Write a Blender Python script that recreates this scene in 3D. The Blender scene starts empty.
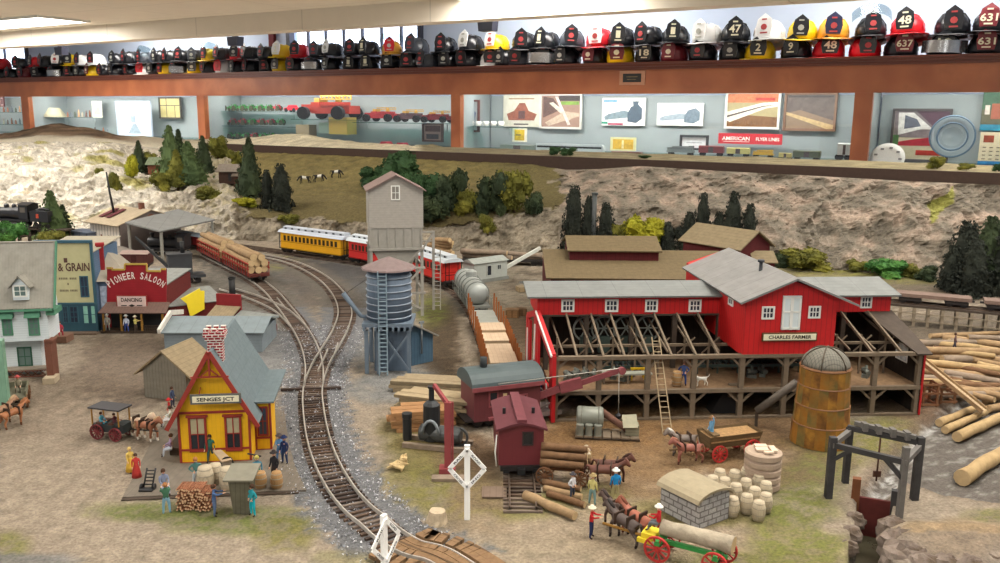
import bpy, bmesh, math, random
from mathutils import Vector, Matrix, noise
SC = 0.01                      # everything is authored in centimetres and scaled to metres at the end
PI = math.pi
rnd = random.Random(7)
C = bpy.context.scene.collection
# ------------------------------------------------------------------ camera model (used to measure the place)
FL = 850.0; PITCH = math.atan(166.5/850); ROLL = 0.01; EYE = 24.0
_cf = Vector((0, math.cos(PITCH), -math.sin(PITCH))); _cr = Vector((1, 0, 0)); _cu = Vector((0, math.sin(PITCH), math.cos(PITCH)))
_R = _cr*math.cos(ROLL)+_cu*math.sin(ROLL); _U = -_cr*math.sin(ROLL)+_cu*math.cos(ROLL)
def ray(x, y): return _cf+_R*((x-500)/FL)-_U*((y-281.5)/FL)
def G(x, y, z=0.0):
    d = ray(x, y); t = (z-EYE)/d.z; return Vector((d.x*t, d.y*t, z))
def P(x, y, Y):
    d = ray(x, y); t = Y/d.y; return Vector((d.x*t, Y, EYE+d.z*t))
def proj(q):
    v = Vector(q)-Vector((0, 0, EYE)); z = max(v.dot(_cf), .01)
    return 500+FL*v.dot(_R)/z, 281.5-FL*v.dot(_U)/z
def HT(x, y0, y1, z=0.0): return P(x, y1, G(x, y0, z).y).z-z
class Frame:
    def __init__(s, a, b=None, z=0.0, rot=None):
        s.o = G(a[0], a[1], z) if not isinstance(a, Vector) else a.copy()
        if rot is None:
            q = G(b[0], b[1], z)-s.o; s.L = math.hypot(q.x, q.y); rot = math.atan2(q.y, q.x)
        s.r = rot; s.z = z; s.Mi = Matrix.Rotation(-rot, 3, 'Z'); s.M = Matrix.Rotation(rot, 3, 'Z')
    def _r(s, x, y): return s.Mi @ (Vector((0, 0, EYE))-s.o), s.Mi @ ray(x, y)
    def front(s, x, y, d=0.0):
        o, r = s._r(x, y); t = (d-o.y)/r.y; return (o+r*t).x, (o+r*t).z
    def side(s, x, y, d=0.0):
        o, r = s._r(x, y); t = (d-o.x)/r.x; return (o+r*t).y, (o+r*t).z
    def top(s, x, y, z=0.0):
        o, r = s._r(x, y); t = (z-o.z)/r.z; return (o+r*t).x, (o+r*t).y
    def W(s, x, y, z): return s.o+s.M @ Vector((x, y, z))
# ------------------------------------------------------------------ object helpers
def tag(o, label=None, cat=None, group=None, kind=None):
    if label: o['label'] = label
    if cat: o['category'] = cat
    if group: o['group'] = group
    if kind: o['kind'] = kind
    return o
def thing(name, label, cat, loc=(0, 0, 0), rot=0.0, group=None):
    o = bpy.data.objects.new(name, None); C.objects.link(o); o.empty_display_size = .01
    o.location = loc; o.rotation_euler = (0, 0, rot) if not hasattr(rot, '__len__') else rot
    return tag(o, label, cat, group)
def fthing(name, label, cat, fr, group=None): return thing(name, label, cat, fr.o, fr.r, group)
def copy_tree(o, parent=None):
    c = o.copy(); C.objects.link(c); c.parent = parent
    for ch in list(o.children): copy_tree(ch, c)
    return c
def place(src, label, loc, rot, group=None, first=[], scale=1.0):
    """the prototype itself the first time, copies after that"""
    if src.name in first: o = copy_tree(src)
    else: first.append(src.name); o = src
    o.location = loc; o.rotation_euler = (0, 0, rot) if not hasattr(rot, '__len__') else rot
    o.scale = (scale,)*3 if not hasattr(scale, '__len__') else scale
    o['label'] = label
    if group: o['group'] = group
    return o
class MB:
    def __init__(s): s.v = []; s.f = []; s.mi = []; s.c = 0; s.T = None; s.sm = []; s.smooth = False
    def mat(s, i): s.c = i; return s
    def add(s, vs, fs):
        k = len(s.v)
        for p in vs:
            p = Vector(p); s.v.append(s.T @ p if s.T is not None else p)
        for f in fs: s.f.append(tuple(k+i for i in f)); s.mi.append(s.c); s.sm.append(s.smooth)
        return s
    def box(s, x0, x1, y0, y1, z0, z1):
        return s.add([(x0, y0, z0), (x1, y0, z0), (x1, y1, z0), (x0, y1, z0), (x0, y0, z1), (x1, y0, z1), (x1, y1, z1), (x0, y1, z1)],
                     [(0, 3, 2, 1), (4, 5, 6, 7), (0, 1, 5, 4), (1, 2, 6, 5), (2, 3, 7, 6), (3, 0, 4, 7)])
    def cbox(s, c, w, d, h, rz=0):
        m = Matrix.Translation(Vector(c)) @ Matrix.Rotation(rz, 4, 'Z'); o = s.T; s.T = m if o is None else o @ m
        s.box(-w/2, w/2, -d/2, d/2, -h/2, h/2); s.T = o; return s
    def beam(s, a, b, w=.2, h=None, up=(0, 0, 1)):
        a = Vector(a); b = Vector(b); h = h or w; d = (b-a).normalized(); u = Vector(up)
        if abs(d.dot(u)) > .98: u = Vector((0, 1, 0))
        x = d.cross(u).normalized()*w/2; y = x.cross(d).normalized()*h/2
        vs = [p+i*x+j*y for p in (a, b) for i, j in ((-1, -1), (1, -1), (1, 1), (-1, 1))]
        return s.add(vs, [(0, 1, 2, 3), (7, 6, 5, 4), (0, 4, 5, 1), (1, 5, 6, 2), (2, 6, 7, 3), (3, 7, 4, 0)])
    def tube(s, a, b, r0, r1=None, n=8, cap=True, endmat=None):
        return s.path([a, b], [r0, r0 if r1 is None else r1], n, cap, endmat)
    def path(s, pts, rs, n=8, cap=True, endmat=None):
        pts = [Vector(p) for p in pts]
        if not hasattr(rs, '__len__'): rs = [rs]*len(pts)
        vs = []; k = len(pts)
        for i, p in enumerate(pts):
            d = (pts[min(i+1, k-1)]-pts[max(i-1, 0)]).normalized(); u = Vector((0, 0, 1))
            if abs(d.dot(u)) > .95: u = Vector((0, 1, 0))
            x = d.cross(u).normalized(); y = x.cross(d).normalized()
            for j in range(n):
                a = 2*PI*j/n; vs.append(p+(x*math.cos(a)+y*math.sin(a))*rs[i])
        fs = [(i*n+j, i*n+(j+1) % n, (i+1)*n+(j+1) % n, (i+1)*n+j) for i in range(k-1) for j in range(n)]
        o = s.smooth; s.smooth = True; b = len(s.v); s.add(vs, fs); s.smooth = o
        if cap:
            c = s.c; s.c = c if endmat is None else endmat
            for f in (tuple(b+j for j in reversed(range(n))), tuple(b+(k-1)*n+j for j in range(n))): s.f.append(f); s.mi.append(s.c); s.sm.append(False)
            s.c = c
        return s
    def lathe(s, prof, c=(0, 0, 0), n=16, sx=1, sy=1, jit=0):
        vs = []; c = Vector(c)
        for r, z in prof:
            for j in range(n):
                a = 2*PI*j/n; q = r*(1+(rnd.uniform(-jit, jit) if jit else 0)); vs.append(c+Vector((q*math.cos(a)*sx, q*math.sin(a)*sy, z)))
        k = len(prof); fs = [(i*n+j, i*n+(j+1) % n, (i+1)*n+(j+1) % n, (i+1)*n+j) for i in range(k-1) for j in range(n)]
        ring = prof[0] == prof[-1]
        if prof[0][0] > .001 and not ring: fs.append(tuple(reversed(range(n))))
        if prof[-1][0] > .001 and not ring: fs.append(tuple((k-1)*n+j for j in range(n)))
        return s.add(vs, fs)
    def poly(s, pts): return s.add(pts, [tuple(range(len(pts)))])
    def prism(s, pts, vec):
        n = len(pts); v = Vector(vec); a = [Vector(p) for p in pts]
        return s.add(a+[p+v for p in a], [tuple(range(n)), tuple(reversed(range(n, 2*n)))]+[((i+1) % n, i, n+i, n+(i+1) % n) for i in range(n)])
    def slab(s, a, b, c, d, t):   # thick sheet through 4 points, thickness t below
        a, b, c, d = map(Vector, (a, b, c, d)); n = (b-a).cross(d-a).normalized()
        if n.z < 0: n = -n
        return s.prism([a, b, c, d], -n*t)
    def blob(s, c, r, amp=.15, n=10, m=7, seed=0, fr=1.0):
        c = Vector(c); r = Vector(r) if hasattr(r, '__len__') else Vector((r, r, r)); vs = []
        for i in range(m+1):
            t = PI*i/m
            for j in range(n):
                a = 2*PI*j/n; d = Vector((math.sin(t)*math.cos(a), math.sin(t)*math.sin(a), math.cos(t)))
                q = 1+amp*noise.noise(d*1.7*fr+Vector((seed*3.1, seed, 0)))*2; vs.append(c+Vector((d.x*r.x, d.y*r.y, d.z*r.z))*q)
        return s.add(vs, [(i*n+j, (i+1)*n+j, (i+1)*n+(j+1) % n, i*n+(j+1) % n) for i in range(m) for j in range(n)])
    def mesh(s, name, mats):
        me = bpy.data.meshes.new(name); me.from_pydata([tuple(p) for p in s.v], [], s.f)
        for q in (mats if isinstance(mats, (list, tuple)) else [mats]): me.materials.append(q)
        me.polygons.foreach_set('material_index', s.mi); me.polygons.foreach_set('use_smooth', s.sm); me.update()
        bm = bmesh.new(); bm.from_mesh(me); bmesh.ops.remove_doubles(bm, verts=bm.verts, dist=1e-5)
        if len(bm.faces) < 6000: bmesh.ops.recalc_face_normals(bm, faces=bm.faces)
        bm.to_mesh(me); bm.free(); return me
    def build(s, name, mats, parent=None, loc=None, rot=None):
        o = bpy.data.objects.new(name, s.mesh(name, mats)); C.objects.link(o)
        if parent: o.parent = parent
        if loc is not None: o.location = loc
        if rot is not None: o.rotation_euler = (0, 0, rot) if not hasattr(rot, '__len__') else rot
        return o
def mobj(name, me, parent=None, loc=(0, 0, 0), rot=(0, 0, 0)):
    o = bpy.data.objects.new(name, me); C.objects.link(o); o.parent = parent; o.location = loc; o.rotation_euler = rot; return o
def box(name, m, parent, *a): return MB().box(*a).build(name, m, parent)
# ------------------------------------------------------------------ materials
def lin(c): return tuple(((x/255)/12.92 if x/255 <= .04045 else ((x/255+.055)/1.055)**2.4) for x in c)+(1,)
_m = {}
def m(key, col=None, rough=.75, var=.12, sc=1.5, bump=.0, metal=0, stripe=None, brick=None, emit=0, col2=None, attr=False, det=6):
    """col sRGB; var = tonal variation; sc = noise per cm; stripe=(axis vec, period cm, width frac, darkness)"""
    if key in _m: return _m[key]
    M = bpy.data.materials.new(key); M.use_nodes = True; nt = M.node_tree; N = nt.nodes; Lk = nt.links
    B = N['Principled BSDF']; B.inputs['Roughness'].default_value = rough; B.inputs['Metallic'].default_value = metal
    if rough > .6: B.inputs['Specular IOR Level'].default_value = .25
    tc = N.new('ShaderNodeTexCoord'); mp = N.new('ShaderNodeMapping'); mp.inputs['Scale'].default_value = (100, 100, 100)
    Lk.new(tc.outputs['Object'], mp.inputs['Vector']); vec = mp.outputs['Vector']
    nz = N.new('ShaderNodeTexNoise'); nz.inputs['Scale'].default_value = sc; nz.inputs['Detail'].default_value = det; nz.inputs['Roughness'].default_value = .65
    Lk.new(vec, nz.inputs['Vector'])
    if attr:
        at = N.new('ShaderNodeAttribute'); at.attribute_name = 'Col'; base = at.outputs['Color']
    else:
        rgb = N.new('ShaderNodeRGB'); rgb.outputs[0].default_value = lin(col); base = rgb.outputs[0]
    if col2:
        mx = N.new('ShaderNodeMix'); mx.data_type = 'RGBA'; rp = N.new('ShaderNodeMapRange'); rp.inputs[1].default_value = .42; rp.inputs[2].default_value = .6
        n2 = N.new('ShaderNodeTexNoise'); n2.inputs['Scale'].default_value = sc*.5; n2.inputs['Detail'].default_value = 5; Lk.new(vec, n2.inputs['Vector'])
        Lk.new(n2.outputs['Fac'], rp.inputs[0]); Lk.new(rp.outputs[0], mx.inputs['Factor']); Lk.new(base, mx.inputs['A']); mx.inputs['B'].default_value = lin(col2); base = mx.outputs['Result']
    if brick:   # (bw, bh, mortar size, brick2, mortar col, plane) plane 'xz'
        bt = N.new('ShaderNodeTexBrick'); cx = N.new('ShaderNodeSeparateXYZ'); cc = N.new('ShaderNodeCombineXYZ'); ad = N.new('ShaderNodeMath')
        Lk.new(vec, cx.inputs[0]); Lk.new(cx.outputs[0], ad.inputs[0]); Lk.new(cx.outputs[1], ad.inputs[1]); Lk.new(ad.outputs[0], cc.inputs[0]); Lk.new(cx.outputs[2], cc.inputs[1])
        Lk.new(cc.outputs[0], bt.inputs['Vector']); bt.inputs['Scale'].default_value = 1; bt.inputs['Brick Width'].default_value = brick[0]; bt.inputs['Row Height'].default_value = brick[1]
        bt.inputs['Mortar Size'].default_value = brick[2]; bt.inputs['Color1'].default_value = lin(col); bt.inputs['Color2'].default_value = lin(brick[3]); bt.inputs['Mortar'].default_value = lin(brick[4]); base = bt.outputs['Color']
    fac = N.new('ShaderNodeMapRange'); fac.inputs[1].default_value = .25; fac.inputs[2].default_value = .75; fac.inputs[3].default_value = 1-var*1.6; fac.inputs[4].default_value = 1+var
    Lk.new(nz.outputs['Fac'], fac.inputs[0]); f = fac.outputs[0]
    if stripe:
        for st in (stripe if isinstance(stripe, list) else [stripe]):
            dt = N.new('ShaderNodeVectorMath'); dt.operation = 'DOT_PRODUCT'; dt.inputs[1].default_value = tuple(a/st[1] for a in st[0]); Lk.new(vec, dt.inputs[0])
            fr = N.new('ShaderNodeMath'); fr.operation = 'FRACT'; Lk.new(dt.outputs['Value'], fr.inputs[0])
            lt = N.new('ShaderNodeMath'); lt.operation = 'LESS_THAN'; lt.inputs[1].default_value = st[2]; Lk.new(fr.outputs[0], lt.inputs[0])
            k = N.new('ShaderNodeMath'); k.operation = 'MULTIPLY_ADD'; k.inputs[1].default_value = -st[3]; k.inputs[2].default_value = 1; Lk.new(lt.outputs[0], k.inputs[0])
            q = N.new('ShaderNodeMath'); q.operation = 'MULTIPLY'; Lk.new(k.outputs[0], q.inputs[0]); Lk.new(f, q.inputs[1]); f = q.outputs[0]
    vm = N.new('ShaderNodeVectorMath'); vm.operation = 'SCALE'; Lk.new(base, vm.inputs[0]); Lk.new(f, vm.inputs['Scale'])
    Lk.new(vm.outputs[0], B.inputs['Base Color'])
    if bump:
        bp = N.new('ShaderNodeBump'); bp.inputs['Strength'].default_value = bump; bp.inputs['Distance'].default_value = .002; Lk.new(nz.outputs['Fac'], bp.inputs['Height']); Lk.new(bp.outputs[0], B.inputs['Normal'])
    if emit: B.inputs['Emission Color'].default_value = lin(col); B.inputs['Emission Strength'].default_value = emit
    _m[key] = M; return M
def glass(key, tint=(255, 255, 255), refl=.08, rough=.02):
    if key in _m: return _m[key]
    M = bpy.data.materials.new(key); M.use_nodes = True; nt = M.node_tree; N = nt.nodes; N.remove(N['Principled BSDF'])
    t = N.new('ShaderNodeBsdfTransparent'); t.inputs[0].default_value = lin(tint); g = N.new('ShaderNodeBsdfGlossy'); g.inputs['Roughness'].default_value = rough
    fr = N.new('ShaderNodeLayerWeight'); mx = N.new('ShaderNodeMixShader'); pw = N.new('ShaderNodeMath'); pw.operation = 'POWER'; pw.inputs[1].default_value = 4
    a = N.new('ShaderNodeMath'); a.operation = 'MULTIPLY_ADD'; a.inputs[1].default_value = .6; a.inputs[2].default_value = refl*.6
    nt.links.new(fr.outputs['Facing'], pw.inputs[0]); nt.links.new(pw.outputs[0], a.inputs[0]); nt.links.new(a.outputs[0], mx.inputs[0]); nt.links.new(t.outputs[0], mx.inputs[1]); nt.links.new(g.outputs[0], mx.inputs[2])
    nt.links.new(mx.outputs[0], N['Material Output'].inputs[0]); _m[key] = M; return M
_tc = {}
def text(s, h, depth=.03, width=None):
    """mesh of the writing, lying in XZ, centred, cap height h"""
    cu = bpy.data.curves.new('t', 'FONT'); cu.body = s; cu.size = 1; cu.extrude = 0; cu.resolution_u = 2; cu.offset = .022; cu.align_x = 'CENTER'
    o = bpy.data.objects.new('t', cu); C.objects.link(o); dg = bpy.context.evaluated_depsgraph_get(); me = bpy.data.meshes.new_from_object(o.evaluated_get(dg))
    vs = [v.co.copy() for v in me.vertices]; fs = [tuple(p.vertices) for p in me.polygons]; bpy.data.objects.remove(o); bpy.data.curves.remove(cu); bpy.data.meshes.remove(me)
    k = h/.7; x0 = min(v.x for v in vs); x1 = max(v.x for v in vs); kx = width/(x1-x0) if width else k; cx = (x0+x1)/2
    return [Vector(((v.x-cx)*kx, -depth, v.y*k)) for v in vs], fs
def write(mb, s, x, z, h, y=0.0, width=None, depth=.04, rot=0):
    vs, fs = text(s, h, depth, width); Rm = Matrix.Rotation(rot, 3, 'Y'); mb.add([Rm @ v+Vector((x, y, z)) for v in vs], fs)
def pcol(me, fn):   # colour attribute from a function of the point
    a = me.color_attributes.new('Col', 'FLOAT_COLOR', 'POINT')
    for i, v in enumerate(me.vertices): a.data[i].color = fn(v.co)
def pip(x, y, pl):
    c = False; n = len(pl); j = n-1
    for i in range(n):
        if (pl[i][1] > y) != (pl[j][1] > y) and x < (pl[j][0]-pl[i][0])*(y-pl[i][1])/(pl[j][1]-pl[i][1])+pl[i][0]: c = not c
        j = i
    return c
def sdist(x, y, pl):   # signed distance, positive inside
    d = 1e9; n = len(pl)
    for i in range(n):
        ax, ay = pl[i][:2]; bx, by = pl[(i+1) % n][:2]; dx, dy = bx-ax, by-ay; t = max(0, min(1, ((x-ax)*dx+(y-ay)*dy)/(dx*dx+dy*dy+1e-9))); d = min(d, math.hypot(x-ax-t*dx, y-ay-t*dy))
    return d if pip(x, y, pl) else -d
def smooth(a, b, x):
    t = max(0, min(1, (x-a)/(b-a))); return t*t*(3-2*t)
# ================================================================== ROOM
wood = m('cherry_wood', (174, 104, 66), .35, .12, .12, col2=(154, 88, 56))
wood_d = m('cherry_wood_dark', (105, 55, 40), .4)
ceilm = m('ceiling_paint', (226, 216, 200), .9, .03, .05, stripe=[((1, 0, 0), 122, .008, .2), ((0, 1, 0), 61, .014, .2)])
wallm = m('pale_blue_wall', (190, 204, 226), .9, .02, .05)
cabm = m('cabinet_lining', (150, 160, 162), .8, .08, .03)
floorm = m('floor_vinyl', (196, 188, 174), .5)
pane = glass('pane_glass')
glassm = glass('shelf_glass', (200, 225, 220), .12)
RF = Frame(Vector((0, 0, 0)), rot=math.atan2(-.5225, .853))
D = 590.0
def st(name, mb, mt, parent=None, fr=RF):
    o = mb.build(name, mt, parent)
    if parent is None: o.location = fr.o; o.rotation_euler = (0, 0, fr.r); o['kind'] = 'structure'
    return o
FZ = -126.0; CZ = 102.0
def rx(px, d=D): return RF.front(px, 120, d)[0]
XR = rx(1400, 690); XL = rx(-420, 690)
st('floor', MB().box(XL-50, XR+250, -260, 700, FZ-5, FZ), floorm)
st('ceiling', MB().box(XL-50, XR+250, -260, 500, CZ, CZ+5), ceilm)
zb = RF.front(500, 18, 500)[1]
st('trim_1', MB().box(XL-50, XR+250, 500, 516, zb, CZ+5), ceilm)          # bulkhead dropping from the ceiling
st('trim_2', MB().box(XL-50, XR+250, 516, 700, CZ+40, CZ+45), ceilm)
st('wall_left', MB().box(XL-60, XL-50, -260, 700, FZ, CZ+45), wallm)
# back wall with two window openings
DW = 650
def wx(px): return RF.front(px, 60, DW)[0]
def wz(px, py): return RF.front(px, py, DW)[1]
wa, wb = wx(291), wx(421); wc, wd = wx(-40), wx(28)
w0, w1 = wz(356, 66)-14, wz(356, 24)+4; v0, v1 = wz(0, 75)-10, wz(0, 48)
wl = MB()
for a, b, c, d in ((XL-50, wc, FZ, CZ+45), (wc, wd, FZ, v0), (wc, wd, v1, CZ+45), (wd, wa, FZ, CZ+45), (wa, wb, FZ, w0), (wa, wb, w1, CZ+45), (wb, XR+250, FZ, CZ+45)): wl.box(a, b, DW, DW+10, c, d)
st('wall_back', wl, wallm)
frame_dk = m('window_frame_dark', (60, 62, 78), .5); sky_em = m('bright_overcast', (238, 245, 255), .9, 0, emit=2.6)
for n, (a, b, c, d, k) in enumerate(((wa, wb, w0, w1, 7), (wc, wd, v0, v1, 3))):
    w = MB()
    w.box(a-3, a+2, DW-3, DW+4, c, d).box(b-2, b+3, DW-3, DW+4, c, d).box(a, b, DW-3, DW+4, d-1, d+3).box(a, b, DW-3, DW+4, c-3, c)
    for i in range(1, k): x = a+(b-a)*i/k; w.box(x-.9, x+.9, DW, DW+3, c, d)
    o = st('window_%d' % (n+1), w, frame_dk); st('window_glass', MB().box(a, b, DW+2, DW+2.5, c, d), pane, o)
st('trim_3', MB().box(wx(158+119)-7, wx(277), DW-4, DW, w0, w1+2), m('dark_red_post', (96, 30, 34)))
st('sky_panel', MB().box(XL, XR, DW+60, DW+61, -80, 200), sky_em)     # glowing sheet for the bright overcast outdoors beyond the windows
for px, py in ((58, 50), (232, 40), (485, 24), (638, 0)):
    x, z = RF.front(px, py, 560); q = 5
    o = thing('beam_bracket', {58: 'small dark bracket under ceiling bulkhead at far left', 232: 'dark bracket under ceiling bulkhead left of the wide window', 485: 'dark bracket under ceiling bulkhead above yellow helmet', 638: 'dark bracket at top edge above the middle right helmets'}[px], 'bracket', RF.W(x, 560, z), RF.r, 'ceiling brackets')
    MB().prism([(-7, 0, 3), (7, 0, 3), (6, 0, -5), (-6, 0, -5)], (0, 8, 0)).build('bracket_body', frame_dk, o); MB().box(-1, 1, 1, 7, 3, 60).build('hanger', frame_dk, o)
# ceiling panels
tube_em = m('lamp_diffuser', (255, 250, 240), .6, 0, emit=9)
def clight(x, y, w, d, label, power):
    o = thing('ceiling_light', label, 'ceiling light', RF.W(x, y, CZ), RF.r, 'ceiling lights')
    f = MB(); f.box(-w/2-2, w/2+2, -d/2-2, -d/2, -2, 0).box(-w/2-2, w/2+2, d/2, d/2+2, -2, 0).box(-w/2-2, -w/2, -d/2, d/2, -2, 0).box(w/2, w/2+2, -d/2, d/2, -2, 0); f.build('frame', m('lamp_frame', (225, 225, 220)), o)
    MB().box(-w/2, w/2, -d/2, d/2, -1.5, -.2).build('diffuser', tube_em, o)
    l = bpy.data.lights.new('panel', 'AREA'); l.shape = 'RECTANGLE'; l.size = w*SC; l.size_y = d*SC; l.energy = power; l.color = (1, .965, .91)
    lo = bpy.data.objects.new('panel_lamp', l); C.objects.link(lo); lo.parent = o; lo.location = (0, 0, -2.4)
g = G(20, 24, CZ); q = RF.top(2, 23, CZ); clight(q[0], q[1], 190, 44, 'long bright ceiling panel at upper left', 70)
q = RF.top(530, -11, CZ); clight(q[0], q[1], 120, 50, 'bright ceiling panel near bulkhead above middle helmets', 34)
for i, px in enumerate((150, 560, 900)):  # added unseen panels that wash the back wall and helmets with light
    CZ0 = CZ; CZ = CZ0+40; clight(rx(px, 590), 585, 150, 30, 'added unseen wall-wash panel behind the bulkhead, over the %s helmets' % ['left', 'middle', 'right'][i], [30, 28, 20][i]); CZ = CZ0
# panels over the layout itself
for i, (wx_, wy_, pw) in enumerate(((50, 50, 2.0), (-150, 150, 11), (130, 150, 2.4), (-60, -60, 4.2))):
    v = RF.Mi @ Vector((wx_, wy_, 0)); clight(v.x, v.y, 120, 60, ['ceiling panel straight above the sawmill', 'ceiling panel above the town', 'ceiling panel above the right cliff', 'ceiling panel behind the viewer'][i], pw)
# ------------------------------------------------------------------ display case run
zt = RF.front(1000, 53, D-6)[1]; zbm = RF.front(1000, 92, D-2)[1]; zs = RF.front(800, 159, 605)[1]; BASE = zs-14
posts = [(-160, -155), (24, 31), (199, 206), (452, 461), (853, 871), (1090, 1115)]
cx0, cx1 = rx(-160), rx(1300)
run = thing('wooden_casework', 'long cherry wood frame of the display cases along the back wall', 'display case', RF.W(0, D, FZ), RF.r)
def U(mb, name, mt, par=run, lab=None):   # authored in RF coords relative to (0,D,FZ)
    mb.T = None; o = mb.build(name, mt, par); o.location = (0, -D, -FZ)
    if lab: o['label'] = lab
    return o
b = MB(); b.box(cx0, cx1, D-2, D+3, zbm, zt-3); U(b, 'fascia_board', wood)
b = MB(); b.box(cx0, cx1, D-5, D+62, zt-3, zt-1.2).box(cx0, cx1, D-3.5, D, zt-5, zt-3).box(cx0, cx1, D-6.5, D+62, zt-1.2, zt); U(b, 'top_shelf', wood_d)
b = MB(); b.box(cx0, cx1, D+2, D+50, FZ, BASE); U(b, 'base_cabinet', wood)
for a, c in posts: U(MB().box(rx(a), rx(c), D-1.5, D+4, BASE, zbm), 'post', wood)
lampm = m('case_lamp', (255, 252, 240), .5, 0, emit=14)
names = ['far left', 'left', 'toy vehicle', 'railroad poster', 'right end']
cases = []
for i in range(5):
    a, c = rx(posts[i][1]), rx(posts[i+1][0])
    lab = ['dimly lit display case cut off at far left edge', 'display case of small figures with a bright picture', 'display case of toy tractors and fire engines on glass shelves', 'wide display case with railroad posters and model trains', 'right end display case holding a glass plate and calendars'][i]
    t = thing('display_case', lab, 'display case', RF.W((a+c)/2, D, BASE), RF.r); cases.append(t); hw = (c-a)/2
    h = zbm-BASE
    MB().box(-hw-1, hw+1, 48, 50, 0, h).build('back_panel', cabm, t)
    MB().box(-hw-1, hw+1, 4, 50, -.5, .5).build('case_floor', cabm, t); MB().box(-hw-1, hw+1, 4, 50, h+6, h+7).build('case_ceiling', m('case_white', (225, 228, 225)), t)
    for s_ in (-1, 1): MB().box(s_*hw-.5+s_*3, s_*hw+.5+s_*3, 4, 50, 0, h+6).build('side_panel', cabm, t)
    MB().box(-hw, hw, 1.2, 1.6, 0, h).build('glass_front', pane, t)
    MB().box(-hw+4, hw-4, 12, 16, h+3, h+5).build('lamp', lampm, t)
    l = bpy.data.lights.new('case_lamp', 'AREA'); l.shape = 'RECTANGLE'; l.size = max(hw*2-10, 10)*SC; l.size_y = .05; l.energy = [2, 8, 7, 9, 1.6][i]
    lo = bpy.data.objects.new('case_light', l); C.objects.link(lo); lo.parent = t; lo.location = (0, 16, h+2.5); lo.rotation_euler = (.35, 0, 0)
    # shelf
    shz = zs-BASE
    MB().box(-hw, hw, 6, 40, shz-.6, shz).build('glass_shelf', glassm, t)
# ------------------------------------------------------------------ things in the cases
def wall_pic(px0, py0, px1, py1, d, label, name, cat, build, group=None, thick=1.0):
    """flat hung thing; build(mb-less) gets (obj,w,h)"""
    x0, z1 = RF.front(px0, py0, d); x1, z0 = RF.front(px1, py1, d)
    o = thing(name, label, cat, RF.W((x0+x1)/2, d, z0), RF.r, group); build(o, x1-x0, z1-z0); return o
def pm(key, c, **k): return m(key, c, k.pop('rough', .6), k.pop('var', .1), k.pop('sc', .3), **k)
def poster(px0, py0, px1, py1, label, border, shapes, d=636, frame=None, name='poster', cat='poster'):
    def bld(o, w, h):
        MB().box(-w/2, w/2, -.8, 0, 0, h).build('sheet' if not frame else 'mount', pm('paper_%s' % (border,), border), o)
        if frame:
            f = MB()
            for a in ((-w/2-1, -w/2+.6, 0, h), (w/2-.6, w/2+1, 0, h), (-w/2-1, w/2+1, -1, .6), (-w/2-1, w/2+1, h-.6, h+1)): f.box(a[0], a[1], -2, 0, a[2], a[3])
            f.build('frame', pm('fr_%s' % (frame,), frame), o)
        by = {}
        for col, pts in shapes: by.setdefault(col, []).append(pts)
        k = 0
        for j, (col, pts) in enumerate(shapes):
            mb = MB(); y = -.85-.04*j
            if pts[0] == 't': write(mb, pts[1], (pts[2]-.5)*w, pts[3]*h, pts[4]*h, y, pts[5]*w)
            else: mb.prism([((x-.5)*w, y, z*h) for x, z in pts], (0, .04, 0))
            mb.build('lettering' if pts[0] == 't' else 'print', pm('ink_%s' % (col,), col, var=.25, sc=.35), o)
    return wall_pic(px0, py0, px1, py1, d, label, name, cat, bld)
def R4(a, b, c, d): return [(a, b), (c, b), (c, d), (a, d)]
def loco_shape(s=1, x0=.05):   # a generic steam engine in three quarter view
    return [[(x0+.02, .2), (x0+.6, .3), (x0+.6, .5), (x0+.45, .55), (x0+.1, .42), (x0, .32)], [(x0+.55, .15), (x0+.75, .1), (x0+.88, .25), (x0+.88, .62), (x0+.78, .78), (x0+.62, .68), (x0+.55, .45)], [(x0+.68, .7), (x0+.78, .7), (x0+.8, .88), (x0+.66, .88)]]
W_ = (228, 228, 222); K_ = (52, 66, 78)
poster(504, 95, 540, 127, 'cream railroad poster with brown print, leftmost in the poster case', (200, 200, 185), [((140, 80, 60), [(.1, .4), (.3, .5), (.45, .75), (.6, .75), (.7, .5), (.92, .4), (.85, .2), (.15, .2)]), ((90, 60, 60), R4(.42, .25, .6, .5)), ((150, 120, 90), R4(.15, .86, .85, .9)), ((70, 60, 60), R4(.3, .06, .7, .1))])
poster(542, 95, 581, 128, 'white framed picture of tangled red brown tracks', (150, 120, 105), [((92, 66, 60), [(.05, .3), (.5, .55), (.3, .9), (.05, .95)]), ((205, 198, 185), [(.2, .75), (.3, .78), (.8, .3), (.7, .22)]), ((120, 160, 60), R4(.5, .7, .95, .8)), ((190, 170, 150), [(.1, .15), (.6, .5), (.95, .45), (.95, .35), (.2, .05)]), ((60, 52, 52), R4(.45, .82, .97, .97)), ((210, 205, 200), [(.35, .95), (.42, .95), (.75, .1), (.68, .08)])], frame=(205, 205, 200), name='framed_picture', cat='picture')
L = loco_shape()
poster(603, 98, 645, 126, 'white poster with grey blue steam engine, left of the pair', (232, 234, 232), [((120, 140, 150), L[0]), ((70, 88, 104), L[1]), ((70, 88, 104), L[2]), ((40, 150, 120), R4(.0, .06, .14, .14)), ((170, 60, 90), R4(.15, .02, .5, .09)), ((60, 150, 190), R4(.03, .86, .35, .92))])
poster(658, 103, 703, 126, 'white poster with faint steam engine print, right of the pair', (234, 235, 233), [((150, 165, 176), L[0]), ((110, 128, 142), L[1])])
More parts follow.
